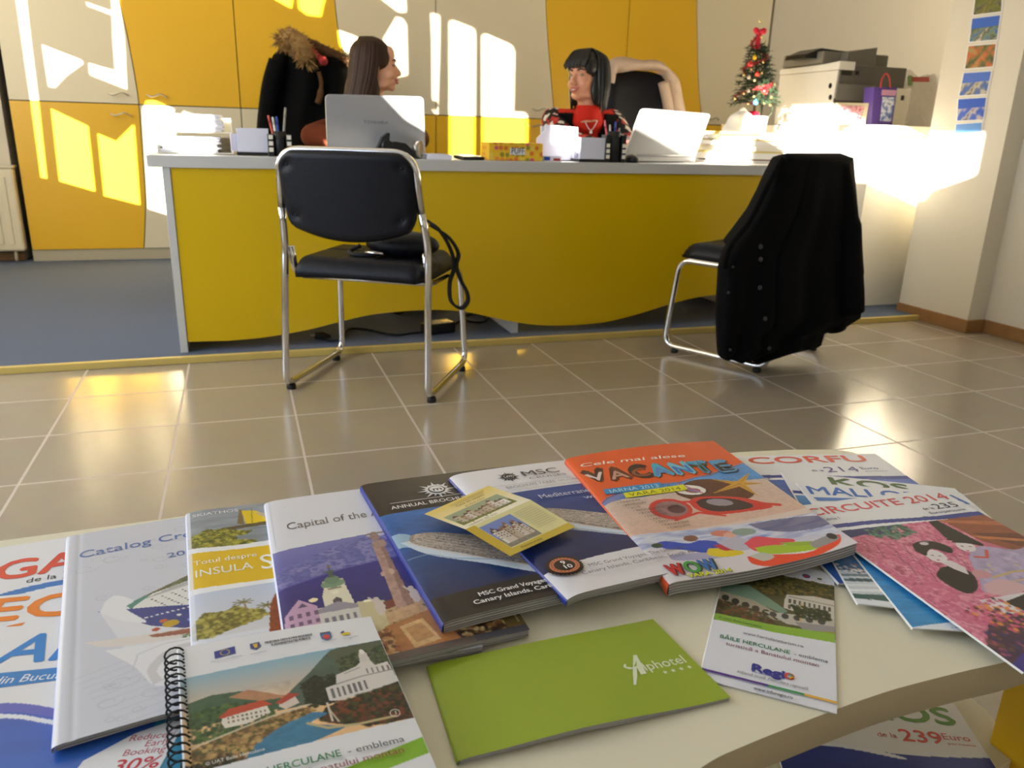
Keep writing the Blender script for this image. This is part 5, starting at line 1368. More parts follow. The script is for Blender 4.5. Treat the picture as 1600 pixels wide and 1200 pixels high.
def booklet(name, label, cat, key, cv, thick, curl=FLAT, pages=True, mt='print', stripes=True, pm='pages', back=None):
    cs = C[key]; ctr = sum(cs, Vector()) / 4
    t = thing(name, label, cat, (ctr.x, ctr.y, min(q.z for q in cs) - thick), 0, 'travel brochures on the coffee table' if cat == 'brochure' and key != 'KOS2' else None)
    ob, S = cover_mesh('cover', cv, cs, curl, t, M[mt])
    if pages:
        N = 30; b = MB()
        if callable(thick): th = thick
        else: th = lambda u, v: thick
        per = [(i / N, 0) for i in range(N)] + [(1, i / N) for i in range(N)] + [(1 - i / N, 1) for i in range(N)] + [(0, 1 - i / N) for i in range(N)]
        ins = .0035
        lay = 9 if stripes else 1; rings = []
        for k in range(lay + 1):
            ring = []
            for u, v in per:
                j = (.0022 * ((k * 37 % 5) / 5 - .3) if 0 < k < lay else 0) if stripes else 0
                uu = min(max(u, ins), 1 - ins - j); vv = min(max(v, ins), 1 - ins - j)
                p = S(np.array([uu]), np.array([vv]), 0)[0]; h_ = min(th(u, v) - .0008, max(.0006, p[2] - .0008 - under(p[0], p[1]))); ring.append((p[0], p[1], p[2] - .0004 - h_ * k / lay))
            rings.append(ring)
        m_ = len(per)
        vs = [p for r in rings for p in r]; fs = [(k * m_ + i, k * m_ + (i + 1) % m_, (k + 1) * m_ + (i + 1) % m_, (k + 1) * m_ + i) for k in range(lay) for i in range(m_)]
        b.add(vs, fs, 0, False)
        for q in range(len(b.mi)): b.mi[q] = (q // m_) % 2
        b.f.append(list(range(lay * m_, (lay + 1) * m_))); b.mi.append(0); b.sm.append(False)
        b.build('pages', [M[pm], M['pages_dark'] if stripes and pm == 'pages' else M[pm]], t)
        # spine: the cover's fold at the left edge
        b = MB(); sp = []
        for i in range(N + 1):
            v = i / N; p = S(np.array([0.0]), np.array([v]), 0)[0]; h = min(th(0, v), max(.001, p[2] - under(p[0] + .002, p[1])))
            sp.append([(p[0], p[1], p[2]), (p[0] - .0012, p[1], p[2] - h * .25), (p[0] - .0014, p[1], p[2] - h * .7), (p[0] - .0002, p[1], p[2] - h)])
        b.add([q for r in sp for q in r], [(i * 4 + k, i * 4 + k + 1, i * 4 + 5 + k, i * 4 + 4 + k) for i in range(N) for k in range(3)], 0, True)
        b.build('spine', back or M['paper'], t)
    LAID.append(cs)
    return t, ob, S
def curl_soft(left=.0015, bow=.0015, br=0.0, tr=0.0):
    """Cover dips to the spine, bows a little, may lift at its right corners."""
    def f(u, v):
        return -left * np.exp(-u / .03) + bow * np.sin(np.pi * u) + br * np.clip(u, 0, 1) ** 2.5 * v ** 3 + tr * u ** 3 * (1 - v) ** 3
    return f
WHT = (232, 233, 238)
# ------------------------------------------------------------------ shop catalogues (left fan)
c = Cv(210, 297, .9, WHT)
c.curve([(60, 108), (110, 88), (160, 84), (215, 92), (215, 98), (160, 92), (110, 98), (60, 116)], (40, 120, 200))
c.grad(110, 297, (70, 130, 200), (20, 60, 140)); c.noise(c.Y > 110, 14, .25, 2, 3)
c.t('GA', 90, 66, 34, (226, 74, 58), w=70, bold=.022).t('de la', 118, 79, 8, (50, 60, 80), w=24).t('2', 146, 82, 15, (40, 50, 110)).t('Edi', 176, 60, 8, (226, 74, 58))
booklet('brochure', 'white holiday catalogue with red letters GA, rearmost of the fan at the left edge', 'brochure', 'GA', c, .0020, curl_soft(.0004, .0004), pm='paper')
c = Cv(210, 297, .9, WHT)
c.grad(80, 297, (40, 120, 200), (20, 60, 150))
c.t('EC', 68, 39, 34, (240, 132, 34), w=72, bold=.024).t('de la', 110, 58, 8, (190, 60, 60), w=24).p([(94, 48), (106, 45), (104, 50), (92, 53)], (240, 132, 34)).p([(60, 60), (120, 66), (150, 66), (150, 72), (110, 72), (60, 66)], (40, 120, 200))
booklet('brochure', 'white holiday catalogue with orange letter C, middle of the fan at the left edge', 'brochure', 'EC', c, .0018, curl_soft(.0004, .0004), pm='paper')
c = Cv(210, 297, 1.0, WHT)
m = c.Y > 96 + .10 * (c.X - 70) + 7 * np.sin((c.X - 60) / 60)
c.grad(80, 297, (58, 92, 190), (40, 120, 205), m); c.noise(m, 20, .18, 5, 3)
c.curve([(50, 92), (90, 96), (130, 110), (175, 116), (175, 122), (130, 118), (90, 105), (50, 103)], (98, 104, 196))
c.curve([(50, 104), (90, 107), (130, 121), (175, 126), (175, 129), (130, 125), (90, 111), (50, 109)], (236, 238, 244))
c.grad(130, 297, (44, 150, 190), (30, 120, 170), (c.X > 186) & (c.Y > 128))
c.t('AN', 54, 50, 36, (24, 132, 214), w=76, bold=.016, sl=.2)
c.p([(56, 60), (138, 60), (130, 74), (56, 78)], (36, 130, 206)).t('din Bucuresti', 64, 73, 8.5, (236, 240, 246), w=62, sl=.15)
c.p([(146, 176), (150, 160), (176, 140), (206, 128), (205, 140), (197, 178), (190, 200), (150, 200)], (234, 236, 242))
for k, (s_, y, h) in enumerate((('Reduceri', 147, 5.5), ('Early', 153.5, 5.5), ('Booking', 160, 5.5))): c.t(s_, 201 - k * 1.5, y, h, (190, 60, 90), al='r', sl=.2)
c.t('30%', 168, 173, 10, (206, 44, 70), w=28, sl=.25, bold=.01).t('pana la', 152, 172, 3.5, (190, 60, 90), sl=.2)
booklet('brochure', 'blue and white holiday catalogue with big blue letters AN, front of the left fan', 'brochure', 'AN', c, .0018, curl_soft(.0004, .0004), pm='paper')

# ------------------------------------------------------------------ cruise catalogue with rolled paper drawing
c = Cv(210, 297, 1.15, (205, 209, 222))
rr = random.Random(5)
for k in range(60):      # pale embossed drawings
    x, y = rr.uniform(8, 200), rr.choice([rr.uniform(20, 130), rr.uniform(215, 290)]); r = rr.uniform(4, 12)
    pts = [(x + r * math.cos(a * .5) * (1 - a * .05), y + r * .7 * math.sin(a * .5) * (1 - a * .05)) for a in range(14)]
    c.line(pts, .9, (186, 190, 202), .8)
for k in range(10):
    y = 226 + k * 7; c.line([(10 + 3 * k, y + 6), (60, y - 6 + k), (120, y - 8), (200, y - 14)], .9, (188, 192, 204), .7)
c.curve([(27, 150), (34, 132), (40, 128), (60, 140), (130, 104), (210, 90), (210, 215), (140, 214), (92, 226), (86, 262), (64, 262), (50, 236), (40, 195)], (222, 224, 232))
P_ = [(46, 146), (95, 118), (210, 88), (210, 205), (100, 204), (88, 196), (60, 180)]
c.poly(P_, (96, 104, 72)); c.noise(c.pm(P_), 4, 1.0, 3, 2, [(60, 74, 50), (120, 126, 90), (70, 86, 60), (140, 120, 80)])
c.poly([(44, 146), (62, 138), (78, 142), (72, 156), (50, 153)], (80, 140, 128))
c.poly([(50, 154), (60, 143), (66, 137), (95, 127), (150, 112), (210, 96), (210, 168), (92, 168), (72, 166)], (228, 228, 226))
for k in range(4): c.line([(62 + 6 * k, 142 - 3 * k), (210, 104 - 3.2 * k)], 1.0, (150, 152, 156))
for k in range(7):
    for j in range(16): c.ell(66 + j * 8 + k * 2.2, 146 - j * 2.0 + k * 3.2, 1.0, .8, (60, 66, 84))
for k in range(4): c.line([(96, 138 - k * 7), (210, 110 - k * 7)], 1.2, (90, 92, 96))
HU = [(26, 148), (70, 159), (92, 166), (210, 160), (210, 200), (88, 200), (64, 186), (46, 168)]
c.poly(HU, (52, 66, 140)); c.noise(c.pm(HU), 9, .25, 3)
for (x, y, r, cc) in ((77, 188, 6, (196, 160, 40)), (72, 182, 3, (200, 100, 50)), (97, 172, 4, (210, 120, 80)), (54, 170, 2, (220, 220, 120)), (66, 192, 3, (190, 80, 60)), (92, 188, 3, (120, 150, 210)), (110, 186, 5, (200, 150, 60)), (122, 180, 4, (170, 60, 60)), (136, 186, 5, (80, 140, 170)), (84, 178, 2, (230, 230, 230))): c.ell(x, y, r, r * .8, cc)
for k in range(12): c.ell(60 + k * 4, 172 - .3 * k, 1.2, 1.0, (230, 230, 226))
c.poly([(96, 190), (122, 176), (136, 196), (100, 199)], (160, 70, 56)); c.poly([(112, 182), (122, 176), (130, 188), (118, 194)], (90, 120, 60))
c.curve([(16, 188), (60, 196), (120, 200), (210, 196), (210, 208), (120, 212), (60, 208), (30, 200)], (222, 216, 212))
c.curve([(60, 198), (120, 202), (210, 198), (210, 206), (120, 210), (70, 204)], (156, 96, 78))
c.blobs([(84, 208), (120, 206), (120, 222), (88, 226)], 260, 1.6, [(60, 100, 40), (100, 140, 50), (40, 70, 30), (150, 170, 80)], 4)
c.curve([(30, 205), (60, 210), (96, 216), (92, 240), (84, 262), (62, 264), (50, 236)], (228, 230, 236)); c.curve([(60, 262), (58, 240), (74, 222), (94, 222), (88, 240), (80, 252)], (206, 206, 210))
c.curve([(66, 258), (64, 244), (76, 230), (90, 230), (84, 246)], (232, 233, 238)); c.line([(48, 238), (52, 220), (70, 214), (96, 216)], .9, (196, 198, 206))
c.curve([(27, 150), (32, 133), (40, 128), (52, 142), (46, 152), (60, 178), (44, 170)], (230, 232, 238))
c.t('Catalog Croaziere', 10, 50, 13, (88, 120, 186), w=146, bold=.004, rot=-.05, sl=.05).t('2014', 82, 80, 9, (88, 120, 186), w=32, rot=-.05, bold=.002)
booklet('brochure', 'silver-white cruise catalogue with torn paper ship drawing, left of the yellow island guide', 'brochure', 'CAT', c, .0048, lambda u, v: -.0012 * np.exp(-u / .012) + .0012 * np.sin(np.pi * u) - .0004 * np.exp(-((u - .05) / .010) ** 2) + .002 * (v ** 4) * np.sin(np.pi * u), pm='pages', back=M['lav'])

# ------------------------------------------------------------------ yellow island guide
c = Cv(210, 297, 1.1, (222, 226, 238))
m = c.Y < 84; c.grad(0, 84, (146, 158, 172), (128, 142, 150), m); c.noise(m, 5, .35, 2, 5)
c.poly([(46, 40), (50, 10), (52, 10), (52, 44)], (120, 100, 60)); c.poly([(52, 12), (66, 16), (84, 42), (54, 44)], (236, 204, 20)); c.poly([(64, 20), (92, 30), (100, 42), (76, 40)], (200, 180, 150))
c.poly([(26, 46), (100, 40), (98, 48), (36, 52)], (84, 74, 50)); c.line([(62, 10), (60, 42)], .8, (110, 96, 60))
G = [(0, 84), (0, 58), (12, 50), (18, 44), (26, 48), (34, 46), (44, 54), (58, 58), (54, 64), (40, 66), (46, 74), (60, 78), (60, 84)]
c.poly(G, (104, 106, 36)); c.blobs(G, 500, 2.4, [(150, 150, 40), (90, 96, 30), (186, 180, 70), (64, 74, 26), (130, 126, 40)], 7)
c.curve([(-6, 76), (40, 84), (110, 80), (216, 76), (216, 92), (110, 92), (40, 92), (-6, 88)], (238, 240, 244))
c.curve([(-6, 86), (40, 92), (110, 92), (216, 88), (216, 158), (110, 154), (40, 154), (-6, 152)], (230, 190, 20))
c.curve([(-6, 150), (40, 153), (110, 153), (216, 155), (216, 166), (110, 160), (40, 160), (-6, 158)], (240, 242, 246))
c.grad(160, 225, (196, 208, 230), (214, 216, 222), (c.Y > 160) & (c.Y < 226))
G = [(0, 224), (0, 206), (10, 190), (24, 194), (34, 188), (44, 196), (54, 198), (58, 208), (44, 214), (30, 220), (12, 226)]
c.poly(G, (128, 118, 44)); c.blobs(G, 360, 2.6, [(160, 150, 60), (110, 104, 40), (186, 176, 90), (90, 86, 40)], 9)
for (x, y) in ((40, 184), (58, 194)):
    for a in range(9): c.line([(x, y), (x + 8 * math.cos(a * .7), y + 5 * math.sin(a * .7))], 1.3, (120, 110, 50))
c.line([(41, 186), (42, 200)], 1.5, (150, 130, 90))
HR = [(70, 172), (62, 190), (58, 214), (56, 244), (66, 252), (90, 252), (120, 246), (120, 180), (96, 166)]
c.curve(HR, (140, 62, 26)); c.noise(c.pm(HR), 3, .45, 4, .4)
c.grad(230, 297, (206, 212, 226), (190, 196, 214), (c.Y > 232) & (c.X < 56))
c.t('SKIATHOS', 5, 13, 6, (230, 234, 236), w=44, bold=.004).t('Totul despre', 4, 111, 8, (246, 246, 240), w=54).t('INSULA', 4, 132, 12, (246, 246, 240), w=49).t('SKIATHOS', 59, 136, 26, (246, 246, 240), w=128, bold=.004)
c.rect(0, 0, 3, 297, (226, 230, 240), .7)
booklet('brochure', 'yellow island guide showing a sail boat and the word INSULA', 'brochure', 'SKI', c, .0060, curl_soft(.0022, .0016), back=M['lav'])

# ------------------------------------------------------------------ city guide with column and church tower
c = Cv(200, 297, 1.15, (226, 228, 238))
m = (c.Y > 107 - .05 * c.X); c.grad(100, 215, (104, 112, 190), (38, 34, 120), m)
c.grad(100, 190, (120, 124, 190), (60, 60, 160), c.pm([(0, 107), (40, 106), (120, 100), (200, 97), (200, 120), (0, 190)]))
c.noise(c.pm([(0, 140), (30, 128), (60, 116), (100, 104), (140, 104), (200, 100), (200, 165), (120, 150), (60, 156), (0, 170)]), 12, .7, 5, 1.5, [(60, 66, 150), (120, 124, 186), (80, 84, 160), (150, 150, 196), (70, 76, 156)])
c.poly([(92, 106), (110, 100), (128, 98), (128, 106), (104, 110)], (206, 206, 222))
c.grad(150, 232, (48, 44, 140), (34, 30, 100), c.pm([(0, 172), (60, 158), (120, 152), (200, 168), (200, 250), (0, 250)])); c.noise(c.Y > 150, 10, .14, 8)
TW = (226, 222, 200)
c.poly([(36, 214), (36, 196), (40, 180), (58, 180), (62, 214)], TW).poly([(38, 182), (39, 172), (58, 172), (59, 182)], (190, 186, 160)).ell(48, 178, 11, 6, (120, 150, 120)).ell(48, 172, 7, 7, (104, 136, 110)).poly([(45, 168), (46, 158), (50, 158), (51, 168)], (70, 84, 80)).ell(48, 158, 5, 2.2, (80, 96, 86)).line([(48, 157), (48, 146)], 1.0, (70, 70, 60)).ell(48, 149, 1.8, 1.8, (120, 110, 70))
c.poly([(44, 214), (44, 203), (48, 199), (52, 203), (52, 214)], (90, 84, 90)).rect(42, 184, 55, 187, (150, 140, 120)).ell(48, 192, 3, 3, (240, 236, 210))
c.poly([(0, 268), (2, 212), (16, 192), (30, 206), (32, 268)], (196, 158, 190))
for j in range(5):
    for i in range(4): c.rect(6 + i * 7, 212 + j * 11, 9 + i * 7, 218 + j * 11, (110, 84, 120))
c.poly([(14, 204), (18, 198), (22, 204)], (90, 70, 110)); c.ell(28, 197, 4, 3, (250, 236, 190))
c.poly([(30, 262), (30, 210), (66, 214), (66, 262)], (206, 204, 200)).poly([(30, 212), (48, 206), (66, 216), (66, 220), (30, 218)], (150, 146, 160))
for i in range(5): c.rect(34 + i * 6, 226, 37 + i * 6, 234, (120, 116, 130))
c.poly([(64, 262), (64, 212), (88, 218), (88, 262)], (200, 190, 150)).ell(74, 214, 5, 2, (250, 244, 210))
c.poly([(78, 222), (118, 214), (122, 226), (82, 232)], (120, 54, 48)); c.poly([(84, 232), (124, 224), (128, 262), (84, 268)], (186, 160, 120))
for j in range(4):
    for i in range(6): c.rect(88 + i * 6, 234 + j * 8, 91 + i * 6, 239 + j * 8, (110, 90, 70))
def sx(pts, d=-9): return [(x + d * min(1, max(.15, (y - 100) / 90)), y) for x, y in pts]
c.poly(sx([(97, 126), (99, 118), (111, 116), (113, 126), (111, 131), (99, 132)]), (176, 146, 136)).ell(101, 110, 5, 8, (160, 132, 130)).ell(101, 103, 3.2, 3.6, (176, 148, 140)).poly(sx([(99, 132), (110, 130), (121, 232), (105, 236)]), (180, 146, 136)).poly(sx([(106, 131), (110, 130), (121, 232), (114, 234)]), (150, 116, 108))
c.noise(c.pm(sx([(96, 100), (114, 98), (124, 236), (104, 238)])), 4, .4, 3)
c.ell(104, 176, 2.6, 5, (206, 176, 156)); c.ell(95, 178, 2.2, 4, (196, 166, 156))
for (x, y) in ((82, 226), (116, 219)):
    c.ell(x, y, 4.5, 11, (206, 194, 190)).ell(x - 1, y - 12, 2.6, 3, (206, 194, 190)).line([(x - 3, y - 8), (x - 7, y - 16)], 2, (206, 194, 190))
c.poly([(88, 236), (116, 230), (124, 244), (84, 250)], (196, 160, 124))
c.poly([(80, 254), (124, 243), (140, 292), (86, 297)], (172, 116, 70)); c.poly([(92, 258), (114, 253), (122, 284), (98, 288)], (210, 172, 122)); c.poly([(96, 262), (111, 258), (118, 279), (101, 282)], (186, 140, 92)); c.noise(c.pm([(78, 236), (124, 232), (140, 292), (86, 297)]), 5, .3, 4)
G = [(50, 297), (58, 262), (82, 256), (88, 297)]
c.poly(G, (120, 74, 44)); c.blobs(G, 200, 2.6, [(160, 100, 60), (80, 50, 40), (200, 150, 100), (110, 60, 40), (220, 190, 150)], 3)
G = [(126, 246), (200, 230), (200, 297), (142, 297)]
c.poly(G, (70, 46, 34)); c.blobs(G, 300, 3.2, [(30, 18, 14), (200, 170, 120), (120, 80, 50), (40, 26, 20), (226, 206, 150), (150, 110, 60)], 6)
c.rect(182, 200, 200, 288, (110, 92, 50)); c.rect(150, 289, 200, 297, (70, 70, 84)); c.rect(0, 289, 150, 297, (90, 78, 76))
c.t('www.innsbruck.info', 196, 284, 3.4, (226, 216, 190), rot=-math.pi / 2)
c.p([(0, 106), (100, 102.5), (200, 97), (200, 99), (100, 104.5), (0, 108)], (150, 134, 96))
c.t('Capital of the Alps', 17, 69, 14, (120, 112, 108), w=116, rot=-.02).t('..', 18, 20, 4, (120, 110, 110)).p([(3.4, 2), (4.0, 2), (4.0, 100), (3.4, 100)], (206, 210, 226))
booklet('brochure', 'city guide titled Capital of the A, stone column before violet mountains', 'brochure', 'CAP', c, .0070, curl_soft(.0022, .0014), back=M['lav'])

# ------------------------------------------------------------------ the two cruise line brochures
def sunlogo(c, x, y, r, col, bg):
    for k in range(16):
        a = 2 * math.pi * k / 16; L = r * (1.0 if k % 2 == 0 else .74); w = .10
        c.p([(x + r * .52 * math.cos(a - w * 1.6), y + r * .52 * math.sin(a - w * 1.6)), (x + L * math.cos(a), y + L * math.sin(a)), (x + r * .52 * math.cos(a + w * 1.6), y + r * .52 * math.sin(a + w * 1.6))], col)
    c.ring(x, y, r * .42, r * .56, col); c.disc(x, y, r * .36, col); c.t('m', x, y + r * .16, r * .34, bg, al='c', w=r * .46, bold=.02)
def sea(c, y0, y1, c0, c1, seed):
    m = (c.Y >= y0) & (c.Y <= y1); c.grad(y0, y1, c0, c1, m); c.noise(m, 7, .22, seed, 6); return m
def ship(c, x0, y0, x1, y1, h, seed):
    """A white liner seen from above its bow, decks running from (x0,y0) to (x1,y1)."""
    d = Vector((x1 - x0, y1 - y0)); L = d.length; d /= L; n = Vector((d.y, -d.x))
    def q(s, t): return (x0 + d.x * s * L + n.x * t * h, y0 + d.y * s * L + n.y * t * h)
    c.curve([q(-.06, -.55), q(.2, -.95), q(.6, -1.0), q(1.1, -1.0), q(1.1, -.2), q(.5, -.1), q(.1, -.2)], (206, 220, 236))
    c.curve([q(-.03, -.1), q(.0, -.42), (q(.1, -.55)), q(.4, -.66), q(1.1, -.72), q(1.1, .40), q(.6, .42), q(.2, .30), q(.04, .12)], (150, 138, 132))
    m = c.pm([q(.0, -.42), q(.1, -.55), q(.4, -.66), q(1.1, -.72), q(1.1, .40), q(.6, .42), q(.2, .30), q(.0, .0)])
    c.noise(m, 3, .8, seed, 1.6, [(90, 76, 70), (190, 178, 168), (120, 104, 96), (216, 208, 200), (80, 66, 66)])
    for k in range(5): c.line([q(.05 + .02 * k, -.36 + .12 * k), q(.5, -.46 + .15 * k), q(1.1, -.5 + .16 * k)], 1.0, (206, 198, 190), .8)
    c.line([q(-.02, -.46), q(.1, -.60), q(.4, -.72), q(1.1, -.78)], 1.8, (214, 206, 204))
    for k in range(24): c.ell(*q(.08 + k * .042, -.54 - .006 * k), .9, .6, (80, 60, 60))
c = Cv(205, 285, 1.15, (34, 30, 36))
c.rect(0, 82, 205, 250, (30, 90, 170)); m = sea(c, 82, 250, (34, 104, 184), (16, 34, 84), 3)
c.noise((c.Y > 84) & (c.Y < 140) & (c.X < 110), 5, .3, 9, 2)
c.curve([(-6, 128), (10, 128), (30, 150), (60, 176), (110, 214), (205, 236), (205, 246), (110, 230), (40, 190), (10, 158), (-6, 150)], (172, 206, 226), .75)
ship(c, 22, 134, 125, 214, 36, 4)
c.line([(2, 178), (22, 176), (40, 192), (70, 206), (120, 226)], 1.6, (120, 160, 200), .8)
m = c.Y > 249 - .03 * c.X; c.put(m.astype(float), (30, 26, 32))
c.noise((c.Y < 80), 30, .15, 2)
sunlogo(c, 72, 42, 22, (226, 226, 230), (34, 30, 36))
c.t('MSC', 90, 48, 22, (226, 226, 230), w=66, bold=.006).t('CRUISES', 100, 60, 6, (200, 200, 206), w=62)
c.p([(16, 61), (200, 58), (200, 59), (16, 62.2)], (200, 200, 206)).t('ANNUAL BROCHURE', 14, 76, 7.6, (232, 232, 236), w=88, bold=.006)
c.t('MSC Grand Voyages, The United Arab Emirates,', 38, 264, 6, (238, 238, 240), w=150, bold=.012).t('Canary Islands, Caribbean, South America,', 30, 274, 6, (238, 238, 240), w=150, bold=.012)
M['blues'] = mat('blue_spine', (40, 60, 150), .35, var=.05)
booklet('brochure', 'dark cruise brochure reading ANNUAL BROCHURE, liner on deep blue sea', 'brochure', 'MSC1', c, .0110, lambda u, v: -.0018 * np.exp(-u / .02) + .002 * np.sin(np.pi * u) * (.5 + v * .6), back=M['blues'])
c = Cv(205, 285, 1.15, (230, 229, 234))
sea(c, 72, 240, (40, 74, 150), (16, 26, 78), 6)
c.curve([(60, 150), (90, 172), (140, 204), (210, 226), (210, 240), (140, 222), (80, 188), (54, 160)], (196, 212, 226), .75)
ship(c, 46, 118, 128, 182, 30, 8)
c.line([(30, 160), (44, 160), (66, 178), (100, 198), (150, 214)], 1.6, (150, 170, 200), .8)
m = c.Y > 229 + 5 * np.exp(-c.X / 14) * -1 + .022 * c.X * 0; m = c.Y > 246 - 16 * (1 - np.exp(-c.X / 30)); c.put(m.astype(float), (226, 224, 230))
sunlogo(c, 58, 30, 14, (40, 38, 44), (230, 229, 234))
c.t('MSC', 73, 36, 14, (40, 38, 44), w=46, bold=.004).t('CRUISES', 76, 46, 4.6, (70, 68, 76), w=46)
c.p([(20, 52), (200, 50), (200, 50.5), (20, 52.5)], (150, 150, 160)).t('BROCHURE FARES', 42, 63, 6, (130, 130, 140), w=58).t('OCTOBER 2013', 104, 62, 4, (130, 130, 140), w=42).p([(20, 68), (200, 66), (200, 66.5), (20, 68.5)], (150, 150, 160))
c.t('Mediterranean', 64, 100, 10.5, (206, 214, 232), w=70).t('way', 108, 116, 9, (206, 214, 232), w=24)
sx, sy = 20, 240
for k in range(28): a = 2 * math.pi * k / 28; c.disc(sx + 15.2 * math.cos(a), sy + 15.2 * math.sin(a), 2.0, (44, 26, 22), 8)
c.disc(sx, sy, 15, (44, 26, 22)).disc(sx, sy, 13.4, (214, 130, 90)).disc(sx, sy, 9.5, (44, 26, 22))
for k in range(22): a = 2 * math.pi * k / 22; c.disc(sx + 11.6 * math.cos(a), sy + 11.6 * math.sin(a), .8, (120, 60, 40), 6)
c.t('9', sx, sy - .4, 6.4, (246, 244, 244), al='c', bold=.02).t('10', sx + .5, sy + 7.5, 6.4, (246, 244, 244), al='c', bold=.02)
c.t('MSC Grand Voyages, The United Arab Emirates,', 38, 253, 5.4, (90, 90, 104), w=140).t('Canary Islands, Caribbean, South America,', 26, 263, 5.4, (90, 90, 104), w=140)
booklet('brochure', 'white and blue cruise brochure reading BROCHURE FARES and Mediterranean way', 'brochure', 'MSC2', c, .0075, lambda u, v: -.004 * np.exp(-u / .03) + .0018 * np.sin(np.pi * u), back=M['blues'])

# ------------------------------------------------------------------ orange holiday magazine
c = Cv(210, 290, 1.15, (220, 200, 190))
m = (c.Y > 88) & (c.Y < 205); c.grad(88, 205, (206, 190, 180), (216, 180, 160), m); c.noise(m, 3, .14, 3)
c.poly([(60, 100), (210, 76), (210, 124), (150, 118), (90, 118), (50, 126), (20, 122)], (84, 150, 214)); c.noise(c.pm([(60, 100), (210, 76), (210, 124), (90, 118)]), 10, .3, 4, 3)
c.poly([(0, 112), (14, 104), (40, 100), (60, 112), (40, 122), (10, 126), (0, 130)], (70, 110, 190), .8)
c.poly([(-1, -1), (211, -1), (211, 74), (196, 80), (176, 86), (150, 96), (128, 98), (104, 104), (80, 102), (56, 108), (30, 106), (10, 114), (-1, 122)], (232, 92, 34)); c.noise(c.Y < 70, 30, .06, 4)
c.line([(211, 76), (196, 82), (176, 88), (150, 98), (128, 100), (104, 106), (80, 104), (56, 110), (30, 108), (10, 116), (-1, 124)], 1.4, (110, 70, 50))
# coconut, star fish, sunglasses
c.curve([(96, 118), (118, 106), (146, 108), (172, 130), (176, 152), (160, 164), (120, 160), (98, 146), (88, 130)], (96, 52, 34)); c.noise(c.pm([(88, 106), (178, 106), (178, 166), (88, 166)]) & (c.a[..., 0] < .2), 2.5, .5, 5)
c.ell(108, 126, 20, 14, (60, 34, 24), 1, .3).ell(108, 126, 18, 12, (234, 228, 222), 1, .3).ell(110, 128, 9, 6, (160, 96, 84), 1, .3).line([(92, 112), (116, 134)], 2.6, (110, 130, 200)).line([(102, 108), (118, 136)], 2.6, (190, 110, 140))
sf = (172, 128)
for a, L in ((-2.5, 34), (-.7, 38), (.25, 30), (1.45, 36), (2.85, 46)): c.poly([(sf[0] + 5.5 * math.cos(a - 1.4), sf[1] + 5.5 * math.sin(a - 1.4)), (sf[0] + L * math.cos(a), sf[1] + L * math.sin(a)), (sf[0] + 5.5 * math.cos(a + 1.4), sf[1] + 5.5 * math.sin(a + 1.4))], (214, 160, 50)).line([sf, (sf[0] + L * .8 * math.cos(a), sf[1] + L * .8 * math.sin(a))], .9, (150, 100, 30))
RD = (214, 56, 48)
c.ell(66, 160, 24, 23, RD, 1, .2).ell(67, 160, 18, 17, (150, 110, 114), 1, .2).ell(72, 162, 10, 9, (90, 50, 56), 1, .2)
c.curve([(92, 150), (110, 144), (150, 156), (172, 176), (176, 190), (150, 190), (112, 186), (94, 172)], RD); c.curve([(100, 154), (114, 149), (144, 159), (158, 176), (150, 184), (114, 180), (101, 168)], (64, 44, 48)); c.ell(126, 162, 15, 8, (170, 160, 170), .8, .4)
c.line([(88, 150), (96, 152)], 5, RD).line([(60, 184), (92, 176), (116, 190)], 4, RD).line([(172, 180), (186, 188)], 6, RD)
# snow picture
m = c.Y > 200 + .09 * (c.X); c.grad(196, 290, (150, 164, 206), (222, 216, 222), m)
c.noise(c.pm([(0, 200), (210, 218), (210, 262), (100, 244), (0, 240)]), 16, .9, 6, 4, [(96, 130, 206), (220, 222, 232), (150, 160, 204), (236, 236, 240)])
c.curve([(130, 214), (170, 216), (210, 226), (210, 246), (170, 244), (140, 230)], (74, 70, 120), .8)
c.curve([(-6, 228), (60, 238), (110, 254), (210, 280), (210, 300), (-6, 300)], (218, 212, 218))
c.curve([(20, 246), (60, 250), (90, 262), (60, 262), (24, 256)], (150, 150, 196), .8)
c.curve([(18, 222), (30, 220), (50, 230), (66, 228), (82, 236), (76, 250), (58, 250), (40, 240), (24, 234)], (40, 74, 190)); c.ell(18, 226, 6, 4.5, (60, 80, 60)).ell(58, 222, 8, 6, (130, 84, 70)).curve([(66, 244), (90, 250), (96, 262), (72, 262), (60, 254)], (226, 202, 30)).curve([(74, 240), (92, 240), (96, 252), (80, 252)], (190, 50, 70))
c.curve([(80, 236), (100, 232), (112, 240), (108, 256), (90, 254)], (186, 182, 200)).ell(94, 222, 12, 6, (214, 130, 110), 1, .2).ell(101, 227, 7, 5, (222, 170, 150))
c.ell(118, 226, 13, 7, (140, 160, 150), 1, .15)
c.curve([(96, 268), (120, 272), (160, 282), (196, 268), (204, 270), (190, 284), (150, 292), (110, 290), (94, 280)], (236, 74, 40))
c.curve([(106, 246), (124, 238), (140, 246), (158, 256), (150, 262), (128, 258), (110, 262)], (228, 70, 90)); c.curve([(112, 256), (132, 258), (160, 268), (172, 270), (170, 280), (140, 276), (114, 268)], (166, 196, 40)); c.curve([(140, 256), (160, 262), (176, 268), (170, 272), (150, 266)], (150, 180, 50))
c.curve([(168, 268), (190, 264), (200, 264), (200, 274), (182, 278), (168, 278)], (150, 146, 146)).ell(196, 267, 5, 6, (60, 50, 50)).curve([(98, 268), (114, 266), (122, 276), (108, 280)], (190, 190, 180))
